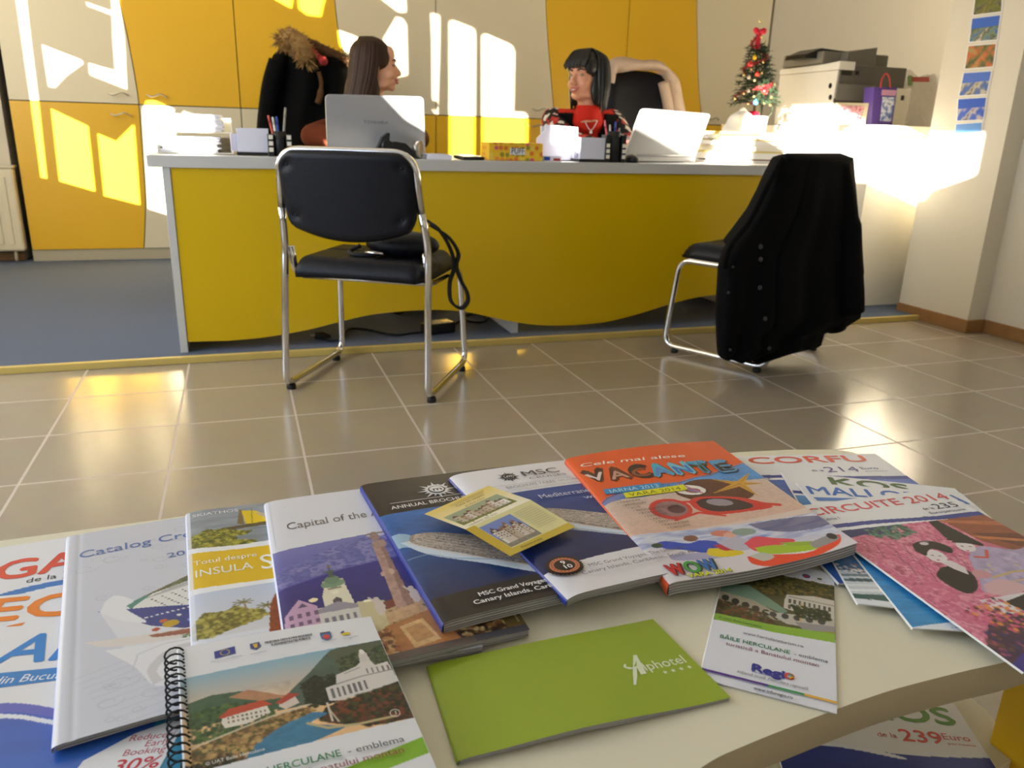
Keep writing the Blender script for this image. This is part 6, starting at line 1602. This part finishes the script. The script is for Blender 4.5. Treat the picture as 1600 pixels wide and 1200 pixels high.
# lettering
c.t('Cele mai alese', 7, 31, 9, (246, 238, 232), w=138, sl=.25, rot=.09, bold=.004)
def photo_word(c, s_, x, y, h, w, seed):
    """Letters cut from holiday pictures: each letter carries two colours."""
    cs = [((222, 204, 196), (70, 34, 24)), ((196, 150, 130), (110, 50, 30)), ((150, 80, 50), (60, 34, 26)), ((84, 130, 200), (60, 170, 200)), ((60, 120, 200), (110, 190, 210)), ((60, 90, 60), (60, 150, 190)), ((50, 44, 40), (70, 150, 200))]
    W = w / len(s_)
    for k, ch in enumerate(s_):
        xx = x + k * W; yy = y + k * W * .13
        c.t(ch, xx + 1, yy + 1, h, (90, 36, 20), w=W * .86, bold=.06); c.t(ch, xx, yy, h, cs[k % 7][1], w=W * .86, bold=.05)
        c.t(ch, xx + .6, yy - h * .06, h * .62, cs[k % 7][0], w=W * .8, bold=.02)
photo_word(c, 'VACANTE', 5, 74, 32, 186, 4)
c.p([(12, 96), (82, 100), (80, 113), (10, 109)], (40, 140, 200)).t('IARNA 2013', 16, 107, 7.6, (190, 226, 240), w=60, rot=.06)
c.p([(30, 112), (106, 113), (104, 126), (28, 124)], (226, 222, 30)).t('VARA 2014', 34, 122, 7.6, (110, 110, 20), w=64, rot=.03)
for k, s_ in enumerate(('CRACIUN', 'REVELION', 'SCHI', 'PROGRAME SOCIALE', 'ROMANIA', 'CHARTER', 'PASTE', 'EXOTICE', 'CROAZIERE', 'CIRCUITE')): c.t('\u2022 ' + s_, 14 + k * 3.2, 134 + k * 7.4, 3.8, (96, 84, 80))
for k, (ch, cc) in enumerate((('W', (206, 30, 40)), ('O', (60, 160, 60)), ('W', (40, 110, 190)))):
    c.t(ch, 8 + k * 17.5, 282 - .0 * k, 19, (90, 20, 30) if k == 0 else (30, 60, 60), w=16.5, bold=.03); c.t(ch, 7 + k * 17.5, 281 - .0 * k, 19, cc, w=15.5, bold=.02)
c.t('VARA 2014', 22, 289, 6.2, (60, 70, 20), w=46, bold=.03).t('VARA 2014', 21.5, 288.5, 6.2, (226, 226, 30), w=46, bold=.02)
M['orange'] = mat('orange_spine', (224, 92, 50), .35, var=.05)
c_mag = c
# ------------------------------------------------------------------ holiday catalogues (right fan)
def swoosh(c, y):
    c.curve([(-4, y - 8), (60, y - 6), (140, y + 2), (214, y + 4), (214, y + 12), (140, y + 10), (60, y + 2), (-4, y)], (40, 60, 150))
    c.curve([(-4, y), (60, y + 2), (140, y + 10), (150, y + 12), (60, y + 8), (-4, y + 5)], (232, 234, 240))
c = Cv(210, 297, .9, WHT)
c.grad(70, 180, (64, 104, 190), (110, 140, 200), c.Y > 70); c.noise(c.Y > 74, 12, .25, 3, 3); swoosh(c, 66)
c.grad(180, 297, (60, 120, 190), (30, 80, 160), c.Y > 200)
c.t('CORFU', 28, 25, 20, (226, 88, 66), w=158, bold=.022).t('de la', 96, 52, 5, (90, 90, 150), w=16).t('214', 114, 55, 15, (70, 74, 150), w=44).t('Euro', 162, 49, 7, (90, 90, 150), w=24).t('persoana', 164, 56, 3, (110, 110, 160), w=30).t('2014', 20, 72, 5, (90, 110, 180)).t('VARA', 40, 106, 5, (200, 50, 60), w=22)
booklet('brochure', 'white catalogue titled CORFU in red, at the table edge behind the orange magazine', 'brochure', 'COR', c, .0030, curl_soft(.0004, .0006), pm='paper')
c = Cv(210, 297, 1.0, WHT)
c.grad(60, 297, (90, 150, 210), (40, 90, 150), c.Y > 60); swoosh(c, 62)
m = c.Y > 232
c.put(m.astype(float), (206, 214, 222))
for k in range(8):
    y = 236 + k * 9; c.poly([(0, y), (60, y - 10), (120, y - 12), (120, y - 7), (60, y - 4), (0, y + 4)], [(236, 240, 244), (120, 140, 150), (70, 110, 120), (226, 232, 236)][k % 4])
for k in range(9): c.rect(6 + k * 7, 252 - k, 10 + k * 7, 257 - k, (70, 90, 100))
c.blobs([(0, 226), (60, 220), (60, 238), (0, 240)], 80, 2.2, [(160, 120, 100), (90, 100, 120), (220, 210, 200), (60, 90, 120)], 3)
c.poly([(0, 280), (110, 272), (110, 280), (0, 288)], (60, 100, 96)); c.poly([(0, 289), (110, 282), (110, 297), (0, 297)], (232, 236, 242))
c.t('KOS', 52, 27, 22, (60, 96, 50), w=98, bold=.03)
booklet('brochure', 'catalogue titled KOS in green with white boats at its lower corner', 'brochure', 'KOS', c, .0020, curl_soft(.0004, .0006), pm='paper')
c = Cv(210, 297, 1.0, WHT)
m = c.Y > 70; c.grad(70, 297, (60, 130, 200), (60, 150, 210), m); c.noise(m, 3, .28, 4, 6); swoosh(c, 66)
c.curve([(-4, 297), (20, 290), (60, 280), (110, 272), (214, 262), (214, 268), (110, 278), (60, 287), (20, 297)], (228, 236, 244)); c.curve([(-4, 300), (20, 296), (70, 288), (140, 276), (214, 270), (214, 300)], (232, 236, 242))
c.t('MALLORCA', 4, 31, 22, (40, 106, 196), w=200, bold=.014, sl=.05).p([(6, 40), (66, 36), (64, 44), (8, 49)], (60, 120, 200))
booklet('brochure', 'catalogue titled MALLORCA in blue with rippling blue water at its lower corner', 'brochure', 'MAL', c, .0020, curl_soft(.0004, .0006), pm='paper')

c = Cv(210, 297, 1.15, WHT)
IM = c.Y > 62
c.put(IM.astype(float), (206, 110, 140))
c.poly([(0, 60), (100, 60), (96, 84), (60, 96), (20, 82), (0, 74)], (30, 44, 110))
PK = [(0, 80), (30, 76), (60, 84), (84, 66), (120, 64), (150, 70), (150, 110), (110, 160), (60, 250), (0, 297), (0, 80)]
c.poly(PK, (214, 112, 146)); c.noise(c.pm(PK), 16, .8, 5, 1, [(180, 70, 104), (222, 130, 160), (206, 96, 134), (236, 160, 184), (170, 60, 94)]); c.blobs(PK, 1100, 2.0, [(228, 140, 168), (200, 84, 120), (240, 172, 192), (214, 110, 144), (150, 54, 84)], 5, .55)
c.blobs([(40, 66), (90, 62), (96, 84), (60, 92), (40, 82)], 160, 3, [(60, 110, 90), (40, 80, 70), (90, 140, 120)], 6)
for k in range(16):
    x, y = 20 + 6 * k, 120 + (k * 37 % 60); c.line([(x, y), (x + 10, y - 22), (x + 8, y - 40)], .9, (90, 30, 44), .7)
RF = [(146, 62), (210, 62), (210, 160), (176, 148), (152, 116)]
c.poly(RF, (150, 80, 54)); c.poly([(140, 66), (210, 84), (210, 94), (146, 74)], (190, 110, 70)); c.poly([(156, 100), (210, 112), (210, 140), (186, 136)], (110, 56, 44)); c.poly([(150, 104), (210, 126), (210, 132), (156, 112)], (196, 120, 70)); c.noise(c.pm(RF), 6, .25, 4, 2)
# standing dancer in lavender with a tall black hat, seated dancer with dark hair and black gown
KM = [(108, 142), (122, 132), (142, 126), (174, 140), (214, 140), (214, 225), (150, 214), (108, 204), (70, 198), (84, 176)]
c.curve(KM, (176, 164, 200)); c.noise(c.pm([(108, 142), (142, 126), (214, 140), (214, 225), (108, 204), (70, 198)]), 9, .35, 8)
c.blobs([(90, 176), (140, 140), (205, 150), (205, 205), (110, 196)], 120, 3.4, [(196, 184, 214), (150, 138, 182), (206, 190, 150), (206, 190, 220)], 8, .7)
c.line([(100, 178), (130, 174), (160, 176), (205, 190)], 3, (200, 176, 120)).line([(96, 188), (130, 188), (170, 196)], 2, (206, 180, 130)).line([(116, 142), (128, 146), (140, 134)], 3.4, (210, 84, 64)).line([(150, 200), (205, 196), (205, 204)], 7, (196, 84, 60))
c.poly([(132, 56), (140, 58), (148, 122), (140, 120), (130, 110), (118, 102)], (22, 18, 22)); c.curve([(114, 106), (126, 102), (142, 112), (148, 124), (138, 122), (124, 112)], (26, 20, 24))
c.ell(125, 122, 9.5, 12.5, (228, 220, 222), 1, .75); c.curve([(116, 112), (126, 108), (142, 118), (144, 126), (132, 118)], (26, 20, 24))
c.ell(121, 121, 1.8, .9, (50, 36, 40), 1, .6).ell(129, 124, 1.8, .9, (50, 36, 40), 1, .6).ell(119, 130, 1.6, 1.1, (186, 50, 56))
c.curve([(84, 166), (96, 162), (104, 172), (94, 178), (84, 174)], (206, 150, 160)); c.curve([(78, 186), (104, 182), (118, 196), (96, 208), (72, 200)], (214, 176, 184))
c.curve([(66, 150), (60, 152), (46, 162), (44, 180), (50, 194), (64, 192), (78, 180), (86, 164), (82, 152), (76, 150)], (26, 20, 26)); c.poly([(70, 140), (84, 142), (88, 156), (80, 168), (74, 156)], (224, 214, 218))
c.ell(76, 131, 10.5, 13, (232, 224, 227), 1, .55); c.curve([(62, 118), (70, 106), (84, 102), (98, 106), (106, 120), (98, 130), (90, 124), (84, 118), (74, 122), (66, 128)], (24, 17, 24)); c.ell(84, 107, 5, 3.2, (216, 208, 212)).ell(90, 104, 3, 2, (110, 100, 120))
c.ell(73, 129, 1.7, .9, (50, 36, 40), 1, .5).ell(80, 132, 1.7, .9, (50, 36, 40), 1, .5).ell(72, 138, 1.6, 1.1, (196, 50, 60))
c.poly([(52, 206), (112, 206), (104, 250), (54, 248)], (224, 218, 226)); c.noise(c.pm([(52, 206), (112, 206), (104, 250), (54, 248)]), 7, .2, 3)
c.poly([(74, 214), (130, 204), (210, 232), (210, 297), (110, 297), (84, 246)], (30, 26, 32)); c.ell(96, 236, 8, 11, (196, 196, 206), 1, .6).ell(97, 236, 4, 7, (80, 84, 100), 1, .6)
DK = [(0, 297), (0, 262), (30, 236), (60, 228), (84, 244), (100, 297)]
c.poly(DK, (70, 44, 74)); c.blobs(DK, 200, 4, [(60, 40, 80), (90, 60, 60), (50, 50, 110), (120, 80, 60), (196, 90, 120)], 4, .7)
c.blobs([(20, 216), (70, 206), (90, 240), (40, 256)], 130, 3, [(214, 90, 130), (190, 60, 100), (230, 150, 60), (60, 50, 40)], 9)
c.curve([(0, 286), (30, 276), (60, 284), (60, 297), (0, 297)], (60, 50, 150), .8); c.blobs([(60, 270), (110, 276), (110, 297), (60, 297)], 80, 4, [(90, 120, 40), (150, 150, 50), (60, 80, 40)], 5)
swoosh(c, 56)
c.t('CIRCUITE 2014', 2, 26, 16, (220, 78, 88), w=202, bold=.012).t('Editia I', 10, 39, 5, (70, 80, 150), w=22).t('de la', 146, 44, 6, (60, 60, 90), w=16).t('235', 164, 45, 12, (50, 50, 80), w=34).t('Euro/persoana', 146, 54, 5, (70, 70, 100), w=52)
booklet('brochure', 'catalogue titled CIRCUITE 2014 with two kimono dancers and pink blossom, overhanging the table edge', 'brochure', 'CIR', c, .0018, lambda u, v: .0005 * np.sin(np.pi * u) + 0 * v, pm='paper')

booklet('magazine', 'orange holiday magazine titled Cele mai alese VACANTE, with red sunglasses and sledge', 'magazine', 'VAC', c_mag, .0130, lambda u, v: -.002 * np.exp(-u / .02) - .004 * np.sin(np.pi * u) * v + .004 * np.sin(np.pi * u) * (1 - v) + .0035 * u ** 5 * v ** 3, back=M['orange'])

# ------------------------------------------------------------------ spiral notebook
c = Cv(148, 210, 1.8, (228, 230, 236))
P_ = [(0, 38), (148, 33), (148, 124), (0, 132)]; PH = c.pm(P_)
c.grad(34, 90, (130, 178, 200), (232, 190, 140), PH)
c.poly([(148, 34), (148, 90), (60, 92), (72, 74), (88, 58), (100, 44), (108, 36)], (74, 96, 84)); c.noise(c.pm([(148, 34), (148, 90), (60, 92), (88, 58), (108, 36)]), 10, .35, 3)
c.poly([(104, 40), (112, 35), (148, 33), (148, 78), (112, 60)], (84, 92, 76)); c.blobs([(108, 50), (148, 38), (148, 72), (110, 70)], 240, 2.2, [(44, 62, 40), (60, 80, 46), (90, 96, 60)], 4)
c.poly([(4, 66), (20, 62), (40, 64), (58, 74), (74, 80), (70, 90), (4, 92)], (60, 92, 70)); c.poly([(30, 68), (44, 64), (58, 72), (70, 80), (50, 78)], (176, 128, 96)); c.noise(c.pm([(4, 62), (74, 62), (74, 92), (4, 92)]), 6, .3, 5)
c.blobs([(4, 78), (22, 74), (52, 80), (60, 96), (20, 106), (4, 108)], 420, 2.2, [(40, 74, 40), (56, 92, 44), (30, 58, 34), (80, 110, 54)], 3)
c.poly([(24, 92), (26, 84), (54, 82), (56, 92), (40, 98), (26, 98)], (226, 218, 206)).poly([(22, 87), (30, 80), (52, 78), (58, 84), (26, 88)], (190, 74, 50))
for j in range(2):
    for i in range(9): c.rect(28 + i * 3, 88 + j * 4, 29.4 + i * 3, 90.4 + j * 4, (120, 110, 100))
c.poly([(62, 88), (64, 82), (74, 80), (76, 88), (66, 92)], (216, 200, 190)).poly([(60, 84), (70, 76), (78, 79), (64, 86)], (176, 64, 46))
c.curve([(92, 96), (82, 90), (80, 78), (86, 66), (92, 62), (96, 70), (102, 66), (106, 76), (104, 92)], (26, 34, 26)); c.blobs([(80, 66), (106, 64), (108, 94), (80, 96)], 220, 1.8, [(24, 34, 24), (40, 52, 34), (16, 24, 18)], 7)
WB = [(96, 92), (96, 78), (104, 76), (106, 66), (112, 64), (122, 60), (126, 56), (134, 56), (136, 62), (146, 60), (148, 84), (124, 90), (104, 94)]
c.poly(WB, (214, 210, 206)); c.poly([(126, 56), (127, 46), (130, 42), (133, 46), (134, 56)], (206, 202, 198)).ell(130, 44, 2, 3, (230, 228, 224))
for i in range(7): c.rect(99 + i * 4, 80 - i * .5, 101 + i * 4, 90 - i * .5, (110, 108, 112))
for i in range(5): c.rect(128 + i * 4, 64, 129.4 + i * 4, 70, (120, 116, 116))
c.line([(104, 76), (124, 72), (148, 70)], 1.2, (150, 146, 144)).line([(112, 66), (124, 62)], 1.0, (150, 146, 144))
DKB = [(92, 98), (104, 95), (124, 91), (148, 85), (148, 124), (120, 124), (96, 116), (86, 108)]
c.poly(DKB, (60, 40, 26)); c.blobs(DKB, 420, 2.6, [(30, 36, 22), (90, 50, 26), (44, 46, 28), (120, 60, 34), (60, 70, 36), (24, 26, 18)], 8)
c.line([(94, 94), (94, 112)], 1.4, (214, 206, 190)).line([(94, 100), (98, 114)], 1, (200, 190, 170))
c.curve([(34, 132), (44, 118), (60, 108), (78, 100), (92, 104), (80, 110), (92, 116), (100, 121), (60, 132)], (58, 124, 160)); c.noise(c.pm([(34, 132), (44, 118), (60, 106), (92, 100), (104, 122), (60, 134)]), 4, .3, 6, 2)
BK = [(4, 112), (22, 106), (50, 98), (80, 94), (86, 99), (64, 106), (46, 116), (34, 130), (4, 134)]
c.poly(BK, (150, 116, 70)); c.blobs(BK, 260, 2.2, [(176, 140, 84), (110, 84, 50), (90, 70, 40), (190, 160, 100), (70, 80, 40)], 4)
c.line([(4, 110), (26, 104), (56, 96), (82, 92)], 1.3, (206, 196, 170)); c.line([(78, 110), (90, 118), (110, 120), (136, 119)], 2.2, (190, 176, 130))
c.blobs([(0, 124), (26, 122), (30, 134), (0, 136)], 80, 2.2, [(34, 40, 24), (60, 60, 34), (24, 28, 20)], 4)
c.put((~PH & (c.Y > 30) & (c.Y > 120)).astype(float), (228, 230, 236))
c.poly([(60, 164), (110, 152), (148, 143), (148, 158), (110, 166), (60, 178)], (134, 184, 50)); c.poly([(0, 178), (60, 164), (60, 178), (0, 190)], (134, 184, 50))
c.p([(25, 13), (40, 11), (40, 20), (25, 22)], (44, 62, 150))
for k in range(12): a = 2 * math.pi * k / 12; c.star(32.5 + 3.2 * math.cos(a), 16.5 + 3.2 * math.sin(a), .8, (230, 200, 40))
c.p([(51, 12), (58, 11.4), (58.6, 17), (55, 20.4), (51, 18)], (60, 70, 130)).p([(53, 13), (56.5, 13), (56, 18), (54, 18.4)], (224, 180, 50))
c.t('MINISTERUL DEZVOLTARII REGIONALE', 62, 15.2, 2.6, (50, 52, 70), w=36, rot=-.02, bold=.02).t('SI ADMINISTRATIEI PUBLICE', 66, 19.2, 2.6, (50, 52, 70), w=30, rot=-.02, bold=.02)
c.p([(103.5, 15), (108, 13.6), (112.5, 15), (112, 20.5), (108, 24), (104, 21)], (60, 110, 170)).p([(105, 18), (108, 16), (111, 18), (110.5, 21), (108, 23), (105.5, 21)], (206, 70, 70)).p([(104, 13), (112, 13), (112, 15), (104, 15)], (90, 90, 100))
c.p([(119, 18.5), (122, 17), (127, 18.4), (126, 20.6), (121, 21)], (230, 200, 40)).p([(119, 17.4), (122, 15), (123, 16.6), (121, 18.4)], (50, 80, 170))
for x, w in ((22, 22), (50, 12), (103, 12), (120, 12)): c.p([(x, 25), (x + w, 24.2), (x + w, 24.8), (x, 25.6)], (170, 174, 186))
c.ring(136, 117.5, 3.1, 3.6, (226, 226, 226), 24).t('1', 136, 119.4, 3.6, (240, 240, 240), al='c')
c.t('\u00a9 UAT Baile Herculane', 12, 129.5, 2.8, (230, 230, 226), w=36, rot=-.05)
c.t('B\u0102ILE HERCULANE', 24, 149, 6.0, (40, 130, 80), w=69, rot=-.03, bold=.008).t('- emblema', 97, 146.8, 5.6, (60, 62, 70), w=38, rot=-.03).t('turistic\u0103 a Banatului montan', 30, 158, 5.6, (150, 50, 70), w=102, rot=-.03)
nb, nbo, S_ = booklet('notebook', 'spiral-bound notebook of a mountain river town, black wire coil down its left edge', 'notebook', 'NOTE', c, .0075, curl_soft(.0, .0012), pm='paper', back=M['paper'])
for k in range(26):
    v = (6 + k * 7.9) / 210
    if v > .99: break
    p = Vector(S_(np.array([.018]), np.array([v]), 0)[0]); b = MB(); pts = []
    for q in range(13):
        a = 2 * math.pi * q / 12 + .4; pts.append(p + Vector((-.0052 + .0066 * math.cos(a), -.0016 * (q / 6 - 1), -.0020 + .0062 * math.sin(a))))
    b.tube(pts, .00075, 6); b.build('coil_ring', M['rubber'], nb)

# ------------------------------------------------------------------ green landscape booklet, flyer, folded card
c = Cv(210, 100, 1.3, (150, 172, 44)); c.noise(None, 40, .05, 3)
c.t('lphotel', 165, 57, 9.4, (226, 234, 206), w=38, bold=.006)
W_ = (226, 234, 206)
c.p([(165.5, 38), (168.6, 38), (164, 60), (159, 60), (160.4, 51.5), (155, 61), (149, 69.5), (146.8, 69.5), (153.5, 57)], W_).p([(164.6, 44.5), (161, 50.4), (158.6, 50.4)], (150, 172, 44)).p([(153, 52.4), (150, 49), (152, 46), (154, 46), (152.4, 49), (157, 51.2), (164, 51.2), (164, 52.6), (157, 52.6)], W_)
for k in range(4): c.star(179 + k * 7.4, 62.5, 2.3, W_)
booklet('booklet', 'lime green landscape booklet lettered Alphotel with four stars, lying flat at the front', 'booklet', 'ALP', c, .0042, lambda u, v: -.0012 * np.exp(-u / .02) + .0030 * np.sin(np.pi * np.clip(u * 1.1, 0, 1)) ** 2 * (.35 + .65 * v) * (u < .95), pm='pages', back=mat('lime_spine', (150, 172, 44), .4, var=.03))
c = Cv(99, 205, 1.7, (226, 228, 238))
PH = (c.Y > 22 + .0 * c.X) & (c.Y < 102 + .10 * (50 - c.X) * -1 + 6)
c.grad(20, 110, (70, 70, 40), (90, 84, 50), (c.Y > 24) & (c.Y < 112)); c.blobs([(0, 24), (99, 24), (99, 60), (0, 62)], 900, 2.2, [(60, 70, 34), (90, 84, 36), (110, 96, 44), (44, 54, 28), (130, 106, 50)], 4)
c.poly([(0, 62), (24, 54), (44, 70), (60, 84), (56, 90), (30, 80), (0, 76)], (120, 150, 130)); c.poly([(0, 74), (30, 78), (50, 90), (60, 100), (40, 104), (0, 92)], (170, 160, 140))
for k in range(6): c.ell(6 + k * 9, 84 + k * 2.4, 3.4, 5, (60, 56, 46))
c.poly([(56, 68), (58, 56), (68, 54), (80, 50), (99, 50), (99, 84), (76, 84), (56, 80)], (206, 200, 186)); c.rect(60, 58, 99, 60, (160, 154, 140))
for k in range(9): c.rect(60 + k * 4.2, 63, 62 + k * 4.2, 70, (90, 86, 84)); c.rect(60 + k * 4.2, 73, 62 + k * 4.2, 79, (100, 96, 92))
c.poly([(40, 92), (99, 80), (99, 100), (60, 104)], (190, 186, 176))
for k in range(5): c.ell(48 + k * 10, 94 - k * 1.2, 3.2, 4.2, (70, 68, 66))
c.line([(71, 66), (71, 96)], 1.8, (206, 176, 110)); c.blobs([(62, 72), (92, 70), (96, 86), (66, 90)], 200, 2.2, [(40, 54, 26), (60, 72, 34), (30, 40, 20)], 5)
c.blobs([(0, 88), (40, 96), (56, 112), (0, 114)], 320, 2.2, [(90, 60, 30), (60, 70, 34), (120, 70, 40), (50, 50, 26)], 6); c.poly([(66, 98), (99, 92), (99, 108), (74, 108)], (150, 146, 150)); c.poly([(80, 106), (99, 100), (99, 112), (88, 112)], (150, 150, 60))
c.poly([(0, 112), (50, 110), (99, 103), (99, 116), (50, 121), (0, 122)], (140, 184, 60)); c.rect(0, 0, 99, 22, (226, 228, 238))
c.put(((c.Y > 122) | ((c.Y > 118) & (c.Y > 121.5 - .055 * (c.X - 50)))).astype(float), (226, 228, 238))
c.disc(74, 16, 3.6, (60, 90, 150)).disc(74, 16.5, 2.2, (196, 70, 80)).p([(84, 15), (88, 15), (88, 18), (84, 18)], (90, 110, 60)).p([(82, 20), (92, 20), (92, 20.6), (82, 20.6)], (160, 160, 170))
c.t('\u00a9 UAT Baile Herculane', 4, 118.6, 3, (70, 110, 60), w=36).t('www.herculaneturism.ro', 26, 134, 4.2, (90, 96, 110), w=48).t('B\u0102ILE HERCULANE', 8, 147, 5, (40, 130, 80), w=56, bold=.008).t('- emblema', 67, 147, 4.6, (60, 80, 110), w=26).t('turistic\u0103 a Banatului montan', 14, 155, 4.6, (130, 50, 80), w=72)
c.t('Regi', 36, 180, 9, (44, 50, 150), w=25, bold=.05).ring(64.6, 176.2, 1.9, 3.9, (206, 70, 60), 24).p([(64.6, 172.3), (68.5, 176), (66.5, 176), (64.6, 174.2)], (60, 150, 80)).p([(68.5, 176.4), (64.8, 180.1), (64.8, 178.1), (66.6, 176.4)], (230, 180, 40)).p([(37, 182), (58, 182), (58, 182.6), (37, 182.6)], (44, 50, 150))
c.t('Ini\u0163iativ\u0103 local\u0103. Dezvoltare regional\u0103.', 26, 188, 3.4, (90, 96, 110), w=53, sl=.2).t('www.inforegio.ro', 40, 203, 3.6, (60, 64, 80), w=28, bold=.01)
c.p([(0, 193), (50, 193), (50, 195.6), (0, 195.6)], (84, 40, 140)).p([(50, 193), (76, 193), (76, 195.6), (50, 195.6)], (60, 150, 90)).p([(76, 193), (99, 193), (99, 195.6), (76, 195.6)], (232, 178, 60))
booklet('flyer', 'narrow white flyer reading BAILE HERCULANE and Regio at the front table edge', 'flyer', 'FLY', c, .0016, FLAT, pm='paper')

# folded card: two leaves hinged along their common edge
C['CARDA'] = (atz(663, 803, .4735), atz(763, 759, .4715), atz(727, 827, .4770), atz(829, 781, .4770))
C['CARDB'] = (atz(727, 827, .4770), atz(829, 781, .4770), atz(797, 869, .4725), atz(899, 823, .4715))
card = thing('folded_card', 'small yellow folded card with two town pictures lying across the two cruise brochures', 'card', sum(C['CARDA'], Vector()) / 4, 0, None)
def town(c, x0, y0, x1, y1, skyc, ground, seed):
    c.rect(x0, y0, x1, y1, skyc); rr = random.Random(seed); w = (x1 - x0); h = y1 - y0
    c.rect(x0, y0 + h * .62, x1, y1, ground); c.noise((c.X > x0) & (c.X < x1) & (c.Y > y0 + h * .5) & (c.Y < y1), 3, .4, seed)
    for k in range(11):
        x = x0 + w * (.06 + .08 * k); t_ = y0 + h * rr.uniform(.22, .5); ww = w * .085
        c.rect(x, t_, min(x + ww, x1), y0 + h * .86, rr.choice([(206, 196, 184), (186, 170, 150), (226, 220, 212), (170, 150, 130)])); c.poly([(x - 1, t_ + 1), (x + ww / 2, t_ - h * .12), (min(x + ww + 1, x1), t_ + 1)], rr.choice([(110, 74, 56), (90, 70, 64), (140, 96, 70)]))
        for j in range(3): c.rect(x + 1, t_ + 4 + j * 5, min(x + 2.4, x1), t_ + 6.5 + j * 5, (90, 80, 80))
c = Cv(98, 58, 2.0, (222, 206, 130)); c.grad(0, 58, (226, 200, 100), (234, 228, 206)); town(c, 6, 22, 86, 50, (150, 160, 130), (110, 116, 50), 3)
c.t('Casa de oaspeti', 34, 14, 4, (150, 120, 60), w=42, rot=0).t('gradina mare', 40, 20, 3, (150, 120, 60), w=30); c.p([(30, 5), (84, 5), (84, 5.7), (30, 5.7)], (170, 150, 90)).p([(30, 8), (80, 8), (80, 8.7), (30, 8.7)], (170, 150, 90)).t('vedere de sus', 8, 56, 3, (160, 140, 100), w=40)
cover_mesh('leaf', c, C['CARDA'], FLAT, card, M['print2'])
c = Cv(98, 75, 2.0, (214, 200, 130)); c.grad(0, 75, (222, 216, 160), (228, 218, 160)); c.rect(0, 0, 12, 75, (206, 176, 60)); c.rect(0, 64, 98, 75, (206, 180, 70)); town(c, 13, 8, 58, 62, (120, 140, 200), (140, 134, 120), 9)
for k in range(11): c.p([(62, 10 + k * 4), (92, 10 + k * 4), (92, 10.6 + k * 4), (62, 10.6 + k * 4)], (176, 172, 150))
c.t('Pensiunea', 20, 71.5, 3.4, (90, 80, 40), w=30)
cover_mesh('leaf', c, C['CARDB'], FLAT, card, M['print2'])

# ------------------------------------------------------------------ catalogue on the lower shelf
c = Cv(210, 297, .9, (224, 224, 226)); m = c.Y > 92 + .05 * (210 - c.X) * -1 + 12 * np.sin(c.X / 70); c.grad(84, 297, (46, 66, 150), (30, 50, 120), m); c.noise(m, 14, .25, 4, 3)
c.curve([(20, 92), (70, 92), (120, 102), (120, 106), (70, 98), (20, 98)], (226, 228, 234)); c.curve([(110, 128), (150, 132), (200, 140), (200, 144), (150, 138), (110, 133)], (150, 160, 206))
c.t('KOS', 100, 50, 26, (96, 146, 60), w=98, bold=.024).t('de la', 108, 77, 7, (206, 90, 80), w=20).t('239', 131, 80, 17, (206, 70, 60), w=42, bold=.014).t('Euro', 174, 73, 9, (206, 90, 80), w=28).t('persoana', 176, 80, 3.6, (206, 110, 100), w=28).t('Kos', 186, 122, 6, (150, 150, 160), w=14)
booklet('brochure', 'holiday catalogue reading 239 Euro on the lower shelf under the tabletop', 'brochure', 'KOS2', c, .0030, FLAT, pm='paper')
